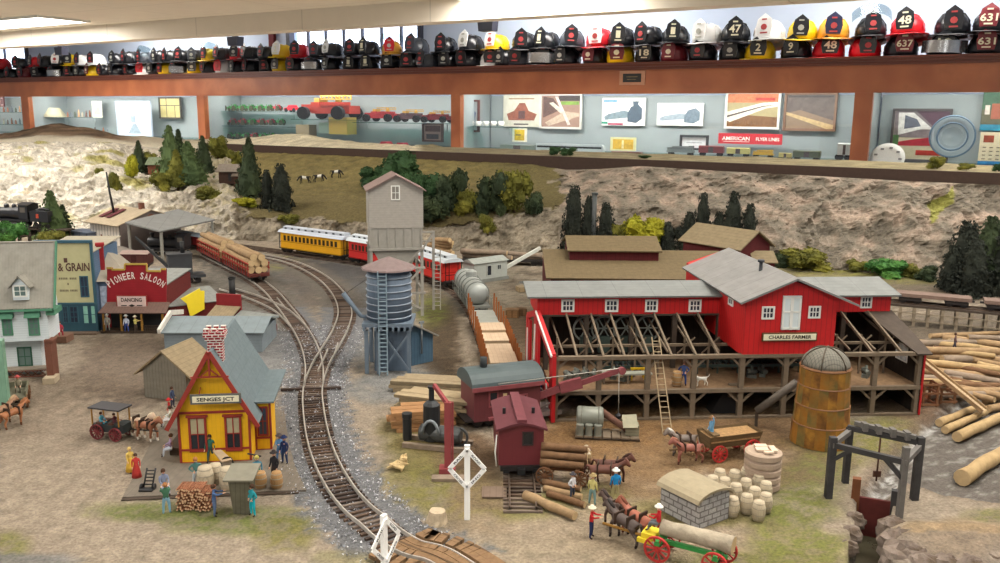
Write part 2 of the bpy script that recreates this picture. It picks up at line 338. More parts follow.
poster(728, 93, 778, 128, 'framed poster of a pale streamlined train beneath orange sky', (160, 150, 110), [((196, 120, 80), R4(0, .72, 1, 1)), ((120, 84, 50), [(0, 0), (1, 0), (1, .3), (0, .4)]), ((226, 222, 208), [(0, .2), (.08, .16), (.75, .55), (1, .62), (1, .74), (.7, .72), (0, .45)]), ((80, 70, 66), [(0, .28), (.7, .6), (1, .66), (.7, .63), (0, .34)]), ((190, 60, 50), R4(.55, .78, .92, .86))], frame=(214, 218, 214), name='framed_picture', cat='picture')
poster(787, 94, 834, 130, 'brown framed picture of a train shed seen in perspective', (132, 112, 92), [((98, 88, 84), [(0, .45), (.3, .55), (1, .25), (1, 1), (0, 1)]), ((190, 165, 120), [(0, .42), (0, .5), (1, .12), (1, 0), (.9, 0)]), ((70, 66, 66), R4(.05, .9, .95, .95))], frame=(122, 92, 72), name='framed_picture', cat='picture')
poster(719, 133, 782, 145, 'red banner reading AMERICAN FLYER LINES above the model trains', (190, 28, 44), [((240, 238, 232), ('t', 'AMERICAN', .28, .35, .34, .44)), ((240, 238, 232), ('t', 'FLYER LINES', .78, .35, .3, .36)), ((240, 238, 232), R4(.08, .2, .5, .24))], d=630, name='banner', cat='sign')
poster(465, 101, 479, 131, 'narrow dark framed picture of a blue figure at case edge', (180, 190, 195), [((40, 70, 130), [(.3, .25), (.7, .25), (.8, .6), (.55, .8), (.25, .6)]), ((200, 60, 60), R4(.3, .82, .7, .9))], d=615, frame=(92, 50, 45), name='framed_picture', cat='picture')
poster(513, 128, 527, 142, 'yellow and white boxed card beside the mugs', (222, 220, 200), [((212, 180, 40), R4(.15, .1, .85, .9)), ((120, 110, 60), R4(.25, .45, .6, .55))], d=622, name='boxed_card', cat='card')
poster(611, 137, 636, 151, 'yellow book in a clear stand behind the silver train', (200, 200, 150), [((206, 168, 50), R4(.1, .1, .9, .85)), ((230, 220, 160), R4(.45, .15, .53, .8))], d=622, name='open_book', cat='book')
poster(682, 136, 707, 149, 'white certificate in black frame above the grey locomotive', (228, 232, 235), [((170, 176, 184), R4(.2, .45, .8, .52))], d=622, frame=(40, 42, 46), name='framed_certificate', cat='picture')
poster(117, 102, 153, 136, 'very bright white framed picture in the left case', (246, 248, 250), [((170, 190, 205), [(.3, .05), (.7, .05), (.55, .35), (.45, .35)]), ((160, 180, 200), R4(.4, .4, .55, .6))], d=620, frame=(190, 205, 225), name='framed_picture', cat='picture')
poster(160, 98, 182, 118, 'yellowed map in dark frame with grid lines', (200, 188, 128), [((90, 80, 60), R4(.3, 0, .33, 1)), ((90, 80, 60), R4(.02, .6, .98, .64)), ((90, 80, 60), R4(.7, 0, .73, .6))], d=634, frame=(70, 66, 58), name='framed_map', cat='picture')
poster(92, 101, 103, 118, 'small pale standing card behind the left case figures', (225, 226, 214), [((190, 196, 180), R4(.2, .2, .8, .6))], d=630, name='standing_card', cat='card')
poster(32, 106, 40, 113, 'small pink red sign in the left case', (208, 66, 96), [((230, 190, 200), R4(.2, .4, .8, .55))], d=630, name='small_sign', cat='sign')
poster(0, 97, 5, 106, 'tiny framed picture at the far left edge', (180, 150, 150), [((110, 60, 60), R4(.2, .2, .8, .8))], d=630, frame=(120, 50, 50), name='framed_picture', cat='picture')
poster(424, 124, 443, 141, 'brown framed photographs under the fire engine shelf', (172, 140, 132), [((96, 60, 60), R4(.1, .55, .9, .9)), ((70, 60, 70), R4(.15, .1, .8, .4))], d=625, frame=(96, 60, 56), name='framed_photos', cat='picture')
poster(895, 110, 946, 161, 'framed calendar with white house and a red car', (196, 188, 160), [((120, 110, 112), R4(.02, .45, .98, .98)), ((214, 214, 210), [(.1, .5), (.5, .62), (.72, .62), (.35, .95), (.08, .95)]), ((90, 96, 110), [(.2, .62), (.5, .68), (.42, .82), (.2, .9)]), ((80, 50, 66), [(.4, .98), (1, .98), (1, .6), (.8, .6)]), ((168, 40, 56), [(.0, .28), (1, .3), (1, .4), (.7, .46), (.4, .42), (0, .34)]), ((176, 50, 40), R4(.45, .1, .9, .2)), ((70, 110, 60), R4(.0, .3, .12, .5))], frame=(72, 66, 66), name='framed_calendar', cat='calendar')
poster(984, 92, 1012, 131, 'busy green and blue picture above the calendar, right edge', (90, 90, 66), [((60, 100, 76), R4(0, .55, .6, 1)), ((160, 90, 66), R4(.3, .3, .9, .7)), ((210, 200, 190), R4(.1, .42, .25, .66)), ((30, 130, 160), R4(0, 0, 1, .16))], d=634, name='poster', cat='poster')
poster(981, 132, 1012, 165, 'cream calendar page with red square at right edge', (216, 206, 176), [((150, 70, 50), R4(.1, .68, .4, .9))]+[((120, 110, 100), R4(.1+.2*i, .15+.12*j, .2+.2*i, .18+.12*j)) for i in range(4) for j in range(4)]+[((40, 130, 190), R4(0, 0, 1, .1))], d=632, name='calendar', cat='calendar')
poster(620, 71, 645, 85, 'small wood plaque with black engraved plate on the case beam', (178, 128, 100), [((30, 28, 26), R4(.14, .2, .86, .8)), ((120, 104, 70), R4(.28, .55, .72, .6)), ((120, 104, 70), R4(.3, .38, .66, .42))], d=D-2.3, name='wall_plaque', cat='plaque')
def lathe_thing(name, label, cat, px, py, d, prof, mt, tilt=0, n=28, parts=(), group=None):
    x, z = RF.front(px, py, d); o = thing(name, label, cat, RF.W(x, d, z), (0, 0, RF.r), group)
    t = MB(); t.smooth = True; t.T = Matrix.Rotation(tilt, 4, 'X'); t.lathe(prof, n=n); t.build('body', mt, o)
    return o
glz = m('silver_plate', (176, 198, 210), .2, .05, metal=.1)
x, z = RF.front(950, 158, 606); o = thing('glass_plate', 'large clear glass platter standing in the right case', 'plate', RF.W(x, 606, z), RF.r)
r = 13.2
t = MB(); t.smooth = True; t.T = Matrix.Translation((0, 0, r)) @ Matrix.Rotation(PI/2-.12, 4, 'X'); t.lathe([(.01, 0), (r*.55, 0), (r*.62, .8), (r*.9, 1.6), (r, 1.4), (r*.9, 1.0), (r*.6, .2), (.01, -.6)], n=36); t.build('platter', glz, o)
t = MB(); t.T = Matrix.Translation((0, -.5, r)) @ Matrix.Rotation(PI/2-.12, 4, 'X')
t.lathe([(r*.60, .9), (r*.64, 1.2), (r*.68, .9), (r*.60, .9)], n=36); t.lathe([(r*.92, 1.7), (r*.96, 1.9), (r, 1.6), (r*.92, 1.7)], n=36); t.build('rim_bands', m('plate_rim', (110, 140, 165), .2, metal=.2), o)
x, z = RF.front(886, 172, 600); o = thing('china_plate', 'round white china plate with grey sketches, leaning low in case', 'plate', RF.W(x, 600, z), RF.r); r = 10.5
t = MB(); t.smooth = True; t.T = Matrix.Translation((0, 0, r*.8)) @ Matrix.Rotation(PI/2-.45, 4, 'X'); t.lathe([(.01, .2), (r*.7, .2), (r, 1), (r*.98, .7), (r*.7, -.2), (.01, -.2)], n=32); t.build('dish', m('china', (226, 226, 222), .3, .02), o)
t = MB(); t.T = Matrix.Translation((0, 0, r*.8)) @ Matrix.Rotation(PI/2-.45, 4, 'X')
for i in range(9):
    a = i*2*PI/9; t.box(math.cos(a)*r*.72-1, math.cos(a)*r*.72+1, math.sin(a)*r*.72-.7, math.sin(a)*r*.72+.5, .5, .75)
t.build('decoration', m('sketch_grey', (130, 130, 130)), o)
shz = zs
# glass shelves of the toy case
def gshelf(px0, px1, py, d0, d1, label):
    x0, z = RF.front(px0, py, (d0+d1)/2); x1, _ = RF.front(px1, py, (d0+d1)/2)
    o = thing('glass_shelf', label, 'shelf', RF.W((x0+x1)/2, (d0+d1)/2, z), RF.r, 'glass shelves in the cases'); w = x1-x0
    MB().box(-w/2, w/2, -(d1-d0)/2, (d1-d0)/2, -.6, 0).build('shelf_plate', glassm, o)
    k = MB()
    for s_ in (-1, 1): k.tube((s_*w*.46, 0, -.6), (s_*w*.46, 0, -7), .4)
    k.build('support', m('steel', (150, 160, 165), .3, metal=.8), o); return z
tyre = m('tyre', (28, 28, 30), .8); crom = m('chrome_bit', (190, 190, 190), .25, metal=.9)
def toy(px0, px1, py, d, kind, col, label, group):
    x0, z = RF.front(px0, py, d); x1, _ = RF.front(px1, py, d); w = x1-x0
    o = thing({'tractor': 'toy_tractor', 'car': 'toy_car', 'engine': 'toy_fire_engine', 'box': 'small_box'}[kind], label, {'tractor': 'toy tractor', 'car': 'toy car', 'engine': 'toy fire engine', 'box': 'box'}[kind], RF.W((x0+x1)/2, d, z), RF.r, group)
    c = m('toy_%s' % (col,), col, .35, .05); u = w/10; b = MB(); wh = []
    if kind == 'tractor':
        b.box(-4*u, 1*u, -1.2*u, 1.2*u, 2*u, 4.2*u).box(1*u, 3.4*u, -1.6*u, 1.6*u, 1.8*u, 3.6*u).tube((-2*u, 0, 4*u), (-2*u, 0, 6*u), .3*u).box(1.2*u, 3*u, -1*u, 1*u, 3.6*u, 5.6*u)
        wh = [(2.4, 2.4), (-3.2, 1.4)]
    elif kind == 'car':
        b.prism([(-4.8*u, -1.8*u, 1*u), (4.8*u, -1.8*u, 1*u), (4.8*u, -1.8*u, 2.4*u), (2.6*u, -1.8*u, 2.6*u), (1.6*u, -1.8*u, 3.8*u), (-1.2*u, -1.8*u, 3.8*u), (-2.2*u, -1.8*u, 2.6*u), (-4.8*u, -1.8*u, 2.2*u)], (0, 3.6*u, 0))
        wh = [(3, 1.1), (-3, 1.1)]
    elif kind == 'engine':
        b.box(-4.9*u, -2.6*u, -1*u, 1*u, 1.2*u, 2.6*u).box(-2.8*u, -1.2*u, -1.2*u, 1.2*u, 1*u, 3*u).box(-1.2*u, 4.6*u, -1.2*u, 1.2*u, 1*u, 2.4*u).box(-.8*u, 4.8*u, -1.3*u, -1.1*u, 2.4*u, 3*u)
        wh = [(3.1, 1.15), (-3.6, 1.1)]
    else: b.box(-w/2, w/2, -w*.3, w*.3, 0, w*.7)
    b.build('body', c, o)
    if kind == 'engine': o.scale = (1, 1, .82)
    for px_, r_ in wh:
        for s_ in (-1, 1):
            t = MB(); t.lathe([(.3*r_*u, -.25*u), (r_*u, -.3*u), (r_*u, .3*u), (.3*r_*u, .3*u)], n=12); t.T = None
            q = t.build('wheel', tyre if kind != 'tractor' else m('tractor_wheel', (60, 60, 40)), o); q.rotation_euler = (PI/2, 0, 0); q.location = (px_*u, s_*1.9*u, r_*u)
    if kind == 'engine':
        t = MB(); t.beam((-1*u, -1*u, 3.5*u), (4.9*u, -1*u, 3.5*u), .2*u).beam((-1*u, -1*u, 4.1*u), (4.9*u, -1*u, 4.1*u), .2*u)
        for i in range(9): t.beam((-.8*u+i*.7*u, -1*u, 3.5*u), (-.8*u+i*.7*u, -1*u, 4.1*u), .15*u)
        t.build('ladder', m('brass', (190, 150, 70), .4, metal=.5), o); t = MB(); t.lathe([(.1*u, 0), (.5*u, .3*u), (.5*u, 1.2*u), (.1*u, 1.6*u)], (1.6*u, 0, 2.4*u), 10).box(-2.4*u, -1.4*u, -.9*u, .9*u, 3*u, 3.7*u); t.build('pump', m('brass', None), o)
    return o
gn = ['toy tractors on the top row', 'toy tractors on the middle row', 'toy tractors on the bottom row']
for r_, (py, px0, px1) in enumerate(((111, 212, 282), (125, 210, 286), (139, 208, 276))):
    gshelf(px0-4, px1+16, py, 612, 634, ['uppermost', 'middle', 'lowest'][r_]+' glass shelf under the toy tractors')
    for i in range(8):
        a = px0+(px1-px0)*i/8; red = (r_ == 1 and i % 3 != 1) or (r_ == 0 and i == 7) or (r_ == 2 and i == 5)
        toy(a, a+8, py, 620, 'tractor', (160, 36, 50) if red else (44, 130, 60), ('red' if red else 'green')+' toy tractor on the '+['uppermost', 'middle', 'lowest'][r_]+' tractor shelf', gn[r_]+(' red' if red else ' green'))
toy(286, 299, 112, 615, 'car', (200, 34, 50), 'small bright red toy racer beside the green tractors', None)
gshelf(300, 362, 119, 605, 630, 'glass shelf carrying the orange antique fire engine')
toy(306, 357, 119, 616, 'engine', (160, 52, 40), 'large orange antique toy fire engine with brass ladder', None)
gshelf(364, 451, 122, 600, 632, 'glass shelf carrying the dark red fire trucks')
toy(367, 399, 121.5, 614, 'engine', (166, 40, 46), 'red toy fire engine right of the orange one', None)
toy(397, 426, 122, 616, 'engine', (80, 56, 60), 'dark toy ladder wagon between two red fire engines', None)
toy(424, 452, 122.5, 612, 'engine', (120, 26, 36), 'dark red toy fire engine against the wooden post', None)
toy(377, 395, 150, 600, 'car', (190, 40, 60), 'left red toy car at the bottom of the case', 'low red cars')
toy(393, 411, 151, 600, 'car', (186, 36, 66), 'right red toy car at the bottom of the case', 'low red cars')
for i, (a, b_, py, c) in enumerate(((300, 313, 137, (170, 150, 120)), (322, 333, 133, (150, 176, 166)), (334, 352, 134, (205, 176, 80)), (416, 422, 150, (225, 222, 205)), (303, 312, 150, (150, 130, 120)))):
    toy(a, b_, py, 618, 'box', c, ['tan box under the orange fire engine', 'pale green box under the orange fire engine', 'yellow box with dark bands under the fire engine', 'white carton beside the low red cars', 'brown box low beside the tractors'][i], None)
for i in range(5):
    x, z = RF.front(471+i*7.5, 126, 612); o = thing('white_mug', 'white mug in the row behind the case post', 'mug', RF.W(x, 612, z), RF.r, 'row of white mugs')
    t = MB(); t.smooth = True; t.lathe([(2.1, 0), (2.3, .4), (2.3, 4), (2.1, 4), (2, .6), (.01, .6)], n=14); t.build('cup', m('china', None), o)
    t = MB(); t.path([(2.2, 0, 3.3), (3.4, 0, 3.1), (3.5, 0, 1.6), (2.2, 0, 1)], .3, 6); t.build('handle', m('china', None), o)
gshelf(462, 512, 126, 602, 622, 'short glass shelf under the white mugs')
# figurines in the left cases
fig_cols = [(150, 90, 60), (200, 190, 170), (90, 100, 80), (180, 120, 90), (110, 80, 70), (210, 160, 120), (120, 130, 140)]
for r_, (py, px0, px1, k) in enumerate(((112, 2, 22, 5), (124, 2, 22, 5), (135, 52, 110, 14), (117, 66, 92, 7))):
    gshelf(px0-3, px1+4, py, 606, 626, 'glass shelf of small figurines, '+['upper at far left', 'lower at far left', 'lower in left case', 'upper in left case'][r_])
    for i in range(k):
        px = px0+(px1-px0)*(i+.5)/k; x, z = RF.front(px, py, 616); h = rnd.uniform(5, 9); c = fig_cols[(i*3+r_) % 7]
        o = thing('figurine', 'small standing figurine on the '+['upper far left shelf', 'lower far left shelf', 'long low shelf of the left case', 'upper shelf of the left case'][r_], 'figurine', RF.W(x, 616, z), RF.r, 'figurines row %s' % 'abcd'[r_])
        t = MB(); t.smooth = True; t.lathe([(1.3, 0), (1.4, .3), (.9, h*.35), (1.2, h*.6), (.5, h*.78), (.8, h*.88), (.5, h), (.01, h*1.03)], n=10); t.build('figure', m('fig_%s' % (c,), c), o)
x, z = RF.front(55, 117, 620); o = thing('lamp_shade', 'cream pleated shade shape standing in the left case', 'lamp shade', RF.W(x, 620, z), RF.r); t = MB(); t.lathe([(13, 0), (12, 3), (6, 11), (5, 11)], n=20); t.build('shade', m('cream_cloth', (196, 190, 160)), o)
# model trains in the poster case (low relief of the picture, full models)
def case_train(px0, px1, py0, py1, col, label, kind, d=610):
    x0, z = RF.front(px0, py1, d); x1, z1 = RF.front(px1, py0, d); w = x1-x0; h = z1-z
    o = thing('model_train_car', label, 'model train', RF.W((x0+x1)/2, d, z), RF.r); c = m('tr_%s' % (col,), col, .4, .08)
    b = MB()
    if kind == 'stream':
        b.prism([(-w/2, -2, h*.3), (w/2-1, -2, h*.3), (w/2, -2, h*.5), (w/2-.6, -2, h*.8), (w/2-2, -2, h), (-w/2, -2, h)], (0, 4, 0)); b.build('carbody', c, o)
        b = MB(); b.box(-w/2+1, w/2-2, -2.1, 2.1, h*.6, h*.78); b.build('window_band', tyre, o)
    elif kind == 'loco':
        b.box(-w/2, w/2, -1.6, 1.6, h*.3, h*.5).box(-w*.3, w*.3, -1.4, 1.4, h*.5, h*.95).box(w*.3, w*.45, -1.7, 1.7, h*.5, h).box(-w*.48, -w*.3, -1.4, 1.4, h*.5, h*.8); b.build('carbody', c, o)
        b = MB(); b.beam((-w/2, -1.8, h*.75), (w/2, -1.8, h*.75), .15); b.build('handrail', crom, o)
    else:
        b.box(-w/2, w/2, -1.8, 1.8, h*.3, h*.92).prism([(-w/2, -2, h*.92), (-w/2, 2, h*.92), (-w/2, 0, h)], (w, 0, 0)); b.build('carbody', c, o)
        b = MB(); b.box(-w*.1, w*.1, -1.95, 1.95, h*.32, h*.88); b.build('car_door', m('trd', (90, 80, 80)), o)
    for s_ in (-.35, .35):
        t = MB()
        for k in (-.7, .7):
            for y in (-1.2, 1.2): t.tube((s_*w+k*1.2, y-.3, h*.17), (s_*w+k*1.2, y+.3, h*.17), h*.17, n=10)
        t.box(s_*w-1.8, s_*w+1.8, -1, 1, h*.12, h*.3); t.build('truck', tyre, o)
case_train(537, 605, 145, 153, (186, 196, 202), 'long silver streamlined model train on case shelf', 'stream')
case_train(667, 695, 146, 155, (110, 120, 122), 'grey model diesel locomotive on case shelf', 'loco')
case_train(699, 724, 146, 155.5, (122, 46, 50), 'dark red model freight car beside grey locomotive', 'box')
case_train(727, 750, 148, 156, (196, 190, 120), 'pale yellow model box car on case shelf', 'box')
case_train(753, 774, 150, 157, (206, 164, 40), 'bright yellow model caboose on case shelf', 'loco')
case_train(501, 535, 145, 152, (120, 134, 128), 'dull green model cars at left of silver train', 'box')
case_train(779, 792, 153, 159, (190, 176, 110), 'small cream model building beside green shelter', 'box')
case_train(793, 821, 151, 160, (84, 92, 70), 'green black model station shelter on case shelf', 'box')
case_train(612, 642, 152, 155, (120, 70, 60), 'low brown model flat car before the yellow book', 'box')
case_train(837, 852, 143, 160, (196, 200, 200), 'grey white model house by right post', 'box')
# ------------------------------------------------------------------ fire helmets
hm = {'k': m('helmet_black', (24, 25, 30), .28, .1), 'y': m('helmet_yellow', (222, 188, 20), .35, .06), 'r': m('helmet_red', (196, 22, 36), .35, .06), 'w': m('helmet_white', (226, 226, 224), .35, .05),
      'g': m('helmet_grey', (66, 70, 78), .35, .1), 'm': m('helmet_maroon', (110, 24, 34), .4), 'o': m('helmet_orange', (222, 160, 50), .4), 'b': m('helmet_navy', (34, 38, 66), .3)}
def helmet_proto():
    o = thing('fire_helmet', 'x', 'fire helmet')
    b = MB(); b.smooth = True; b.lathe([(9.5, 0), (10, 1.5), (9.8, 5), (8.6, 8.5), (6, 11), (2.5, 12.2), (.01, 12.5)], n=24, sx=.92, sy=1.12)
    b.smooth = False
    for k in range(8):
        a = k*PI/4+PI/8; pts = []
        for r_, z_ in ((9.9, 3), (9.2, 7.2), (6.4, 11.2), (2.2, 12.8)): pts.append((r_*math.cos(a)*.93, r_*math.sin(a)*1.13, z_))
        b.path(pts, [.35, .45, .45, .3], 5)
    me_s = b.build('shell', [hm['k']], o)
    b = MB(); b.smooth = True; n = 28; rows = []
    for rr, zz in ((0, 0), (1, -.4), (1, -.9), (0, -.5)):
        for j in range(n):
            a = 2*PI*j/n; r0 = 9.4; front = max(0, -math.sin(a)); back = max(0, math.sin(a)); e = rr*(2.8+2.2*front+6.5*back**1.5)
            dz = zz-rr*(back*2.2+front*.8)+rr*.9*abs(math.cos(a))
            rows.append((math.cos(a)*(r0*.92+e), math.sin(a)*(r0*1.12+e), dz))
    b.add(rows, [(i*n+j, i*n+(j+1) % n, ((i+1) % 4)*n+(j+1) % n, ((i+1) % 4)*n+j) for i in range(4) for j in range(n)]); b.build('brim', [hm['k']], o)
    b = MB(); b.prism([(-4, -11.6, 2), (4, -11.6, 2), (5, -11.5, 7), (4.2, -10.8, 12), (0, -10, 15.5), (-4.2, -10.8, 12), (-5, -11.5, 7)], (0, .6, 0)); b.build('front_shield', [hm['k']], o)
    return o
hp = helmet_proto()
vis = MB(); vis.smooth = True; n = 12
vis.add([(12.4*math.cos(a), 13.5*math.sin(a), z_) for z_ in (1, 8.6) for a in [PI+PI*.12+PI*.76*j/n for j in range(n+1)]]+[(12.1*math.cos(a), 13.2*math.sin(a), z_) for z_ in (1, 8.6) for a in [PI+PI*.12+PI*.76*j/n for j in range(n+1)]],
        [(j, j+1, n+2+j, n+1+j) for j in range(n)]+[(2*n+3+j, 2*n+2+j, 3*n+3+j, 3*n+4+j) for j in range(n)])
vis_me = vis.mesh('visor', [m('visor_silver', (175, 178, 182), .18, metal=.85)])
vis_cl = vis_me.copy(); vis_cl.materials.clear(); vis_cl.materials.append(glass('visor_clear', (215, 225, 228), .04, .2))
# px, body, shield colour, writing, visor (s silver / c clear), extra turn
low = [(3, 'k', 'k'), (13, 'k', 'r'), (26, 'm', 'k'), (39, 'k', 'r'), (57, 'g', 'k', '', 's'), (72, 'k', 'r'), (83, 'k', 'k'), (95, 'y', 'm'), (107, 'k', 'k'), (118, 'k', 'r'), (133, 'k', 'k'), (146, 'w', 'r'), (157, 'k', 'k'), (168, 'y', 'k'), (180, 'g', 'k', '', 's'), (196, 'y', 'k'), (211, 'k', 'k'), (225, 'w', 'r'), (240, 'k', 'r'), (253, 'k', 'r'), (268, 'k', 'k'), (282, 'y', 'k'), (297, 'k', 'r'), (313, 'g', 'g', '', 's'), (333, 'k', 'k'), (352, 'k', 'k', '1'), (370, 'k', 'r', '1'), (391, 'k', 'k'), (411, 'k', 'k'), (430, 'g', 'k'), (450, 'k', 'r'), (470, 'k', 'r'), (492, 'w', 'k'), (508, 'k', 'k'), (521, 'g', 'k'), (543, 'k', 'r', '', 's'), (568, 'k', 'k'), (596, 'k', 'm'), (621, 'y', 'm'), (648, 'k', 'r', '18'), (675, 'm', 'm'), (703, 'k', 'k'), (733, 'k', 'k'), (760, 'y', 'k', '2'), (796, 'k', 'k', '9'), (828, 'r', 'k', '48'), (864, 'r', 'k'), (900, 'k', 'm', '637'), (943, 'k', 'k', '10', 's'), (984, 'k', 'm', '631')]
top = [(2, 'r', 'r'), (19, 'k', 'k'), (38, 'r', 'k'), (49, 'k', 'k'), (59, 'k', 'w'), (73, 'y', 'k'), (83, 'w', 'k'), (98, 'w', 'k'), (118, 'k', 'k'), (133, 'k', 'k'), (147, 'g', 'k', '', 'c'), (163, 'k', 'k'), (172, 'k', 'k'), (183, 'k', 'k'), (196, 'k', 'g'), (211, 'y', 'k', '', 'c'), (225, 'k', 'k'), (240, 'r', 'k'), (252, 'k', 'k'), (269, 'k', 'r'), (283, 'y', 'w', '2'), (300, 'r', 'k'), (318, 'k', 'g'), (334, 'k', 'w'), (353, 'k', 'k'), (369, 'k', 'k', '1'), (392, 'o', 'r', '', 'c'), (416, 'g', 'g'), (446, 'k', 'r'), (472, 'k', 'w'), (497, 'y', 'w'), (524, 'k', 'k'), (546, 'k', 'r', '1'), (571, 'g', 'k'), (599, 'r', 'w'), (621, 'k', 'k', '1'), (648, 'k', 'k'), (675, 'k', 'r', '1'), (706, 'w', 'w'), (734, 'k', 'k', '47'), (768, 'w', 'w'), (800, 'y', 'k'), (831, 'o', 'b'), (868, 'k', 'k', '', 'c'), (905, 'r', 'k', '48'), (949, 'k', 'k'), (987, 'k', 'm', '631')]
CN = {'k': 'black', 'y': 'yellow', 'r': 'red', 'w': 'white', 'g': 'grey', 'm': 'maroon', 'o': 'orange', 'b': 'navy'}
ORD = ['first', 'second', 'third', 'fourth', 'fifth', 'sixth', 'seventh', 'eighth', 'ninth', 'tenth', 'eleventh', 'twelfth', 'thirteenth', 'fourteenth', 'fifteenth', 'sixteenth', 'seventeenth', 'eighteenth', 'nineteenth', 'twentieth']
txtm = m('shield_lettering', (226, 220, 190), .6); txtr = m('shield_lettering_red', (170, 60, 60), .6)
firsth = True
def nth(k):   # k from 1
    return ORD[k-1] if k <= 20 else ('twenty-' if k < 30 else 'thirty-' if k < 40 else 'forty-' if k < 50 else 'fifty-')+ORD[(k % 10)-1] if k % 10 else {30: 'thirtieth', 40: 'fortieth', 50: 'fiftieth'}[k]
for row, lst in ((0, low), (1, top)):
    for i, h in enumerate(lst):
        px, c, sh = h[:3]; sh = 'k' if (sh == 'r' and c == 'k') else sh; tx = h[3] if len(h) > 3 else ''; v = h[4] if len(h) > 4 else ''
        if i >= len(lst)-1 and row == 0 and px > 1020: pass
        x = RF.front(px, 60, D+17)[0]; y = D+17+row*rnd.uniform(-1, 2); z = zt+.9+row*12.2
        q = copy_tree(hp)
        k = len(lst)-i
        q['label'] = '%s fire helmet%s%s, %s from right in %s row' % (CN[c], ', %s shield' % CN[sh] if sh != c else '', (' marked '+tx) if tx else {'s': ', silver visor', 'c': ', clear visor', '': ''}[v], nth(k), 'upper' if row else 'lower')
        q['group'] = 'upper row of fire helmets' if row else 'lower row of fire helmets'
        q.location = RF.W(x, y, z); kk = (.98 if px > 400 else .9)*rnd.uniform(.94, 1.04); q.scale = (kk*1.12, kk*1.05, kk*(1.0 if row == 0 else 1.08))
        q.rotation_euler = (rnd.uniform(-.05, .02) if row == 0 else rnd.uniform(-.12, .03), rnd.uniform(-.04, .04), RF.r+rnd.uniform(-.25, .45))
        for ch in q.children:
            nm = ch.name.split('.')[0]; ch.material_slots[0].link = 'OBJECT'
            ch.material_slots[0].material = hm[sh] if nm == 'front_shield' else hm[c]
        sh_o = [ch for ch in q.children if ch.name.startswith('front_shield')][0]
        t = MB(); 
        if tx: write(t, tx, 0, 5, 4.6 if len(tx) < 3 else 4.0, -11.75, width=[3, 7, 8.6][len(tx)-1], depth=.1)
        for zz, ww in ((11.2, 3), (3, 4.4)): t.box(-ww/2, ww/2, -11.85+(zz > 5)*.35, -11.3, zz, zz+.9)
        if not tx: t.lathe([(1.8, 0), (1.8, .1)], n=10) if False else t.prism([(1.9*math.cos(a*PI/4), -11.85, 7+1.9*math.sin(a*PI/4)) for a in range(8)], (0, .3, 0))
        t.build('emblem', txtm if (tx or sh in 'm') else txtr if (i*7+row) % 3 else m('emblem_grey', (170, 170, 160)), sh_o)
        if v: mobj('visor', vis_me if v == 's' else vis_cl, q, (0, 0, 0 if v == 's' else 6), (0 if v == 's' else -.5, 0, 0))
for ch in list(hp.children): bpy.data.objects.remove(ch)
bpy.data.objects.remove(hp)
# ================================================================== GROUND AND HILLS
def PL(*pts, z=0): return [tuple(G(x, y, z)[:2]) for x, y in pts]
creek = PL((921, 424), (985, 378), (1000, 370), (1400, 330), (1500, 480), (1130, 520), (1000, 500), (945, 492), (905, 478), (885, 498), (862, 494), (885, 462))
pit = PL((858, 497), (892, 497), (889, 523), (884, 545), (905, 600), (846, 600), (850, 545), (856, 520))
cyard = PL((925, 418), (1010, 360), (1300, 300))
def gz(x, y):   # ground height
    z = 0.0
    if x > 15 and y < 90:
        d = sdist(x, y, creek); z = -.75*smooth(-.5, .6, d)
        if d > -1: z += .12*noise.noise(Vector((x*.8, y*.8, 0)))*smooth(-1, 0, d)
        e = sdist(x, y, pit)
        if e > -.6: z = min(z, -3.4*smooth(-.15, .35, e))
        # rocky bank right of the gate
        q = math.hypot((x-26.5)/4.2, (y-45.3)/2.2)
        if q < 1.6 and e < 0: z += .5*smooth(1.6, .6, q)*smooth(0, 1, -e)+.15*noise.noise(Vector((x*2, y*2, 3)))*smooth(1.6, .6, q)
    return z
# ---- tracks (centre lines in pixels on the ground)
TR = {
 'main': [(478, 585), (440, 560), (412, 552), (390, 539), (374, 525), (358, 512), (342, 493), (328, 468), (319, 443), (314, 415), (313, 390), (320, 368), (330, 350), (341, 330), (345, 312), (339, 296), (325, 281), (305, 269), (283, 261), (258, 256), (225, 249), (190, 244)],
 'branch': [(313.5, 388), (314, 366), (308, 345), (296, 324), (283, 307), (270, 292), (252, 279), (228, 267), (206, 256)],
 'spur': [(300, 330), (284, 314), (268, 305), (248, 297), (225, 290)],
 'coach': [(523, 512), (522, 490), (519, 455), (512, 420), (503, 390), (494, 358), (484, 330), (473, 307), (457, 292), (433, 281), (395, 270), (350, 262.5), (310, 257), (278, 252), (240, 247), (190, 240)],
}
def spline(pts, step):
    out = []; P_ = [Vector((a, b, 0)) for a, b in pts]; n = len(P_)
    for i in range(n-1):
        p0 = P_[max(i-1, 0)]; p1 = P_[i]; p2 = P_[i+1]; p3 = P_[min(i+2, n-1)]; k = max(1, int((p2-p1).length/step))
        for j in range(k):
            t = j/k; out.append(.5*((2*p1)+(-p0+p2)*t+(2*p0-5*p1+4*p2-p3)*t*t+(-p0+3*p1-3*p2+p3)*t**3))
    out.append(P_[-1]); return out
TW = {k: spline([G(*p)[:2] for p in v], .45) for k, v in TR.items()}
cells = {}
for k, v in TW.items():
    for p in v: cells.setdefault((int(p.x//4), int(p.y//4)), []).append((p.x, p.y, k))
def tdist(x, y):
    d = 99; kk = ''; cx, cy = int(x//4), int(y//4)
    for i in (-1, 0, 1):
        for j in (-1, 0, 1):
            for q in cells.get((cx+i, cy+j), ()):
                e = (q[0]-x)**2+(q[1]-y)**2
                if e < d: d = e; kk = q[2]
    return math.sqrt(d), kk
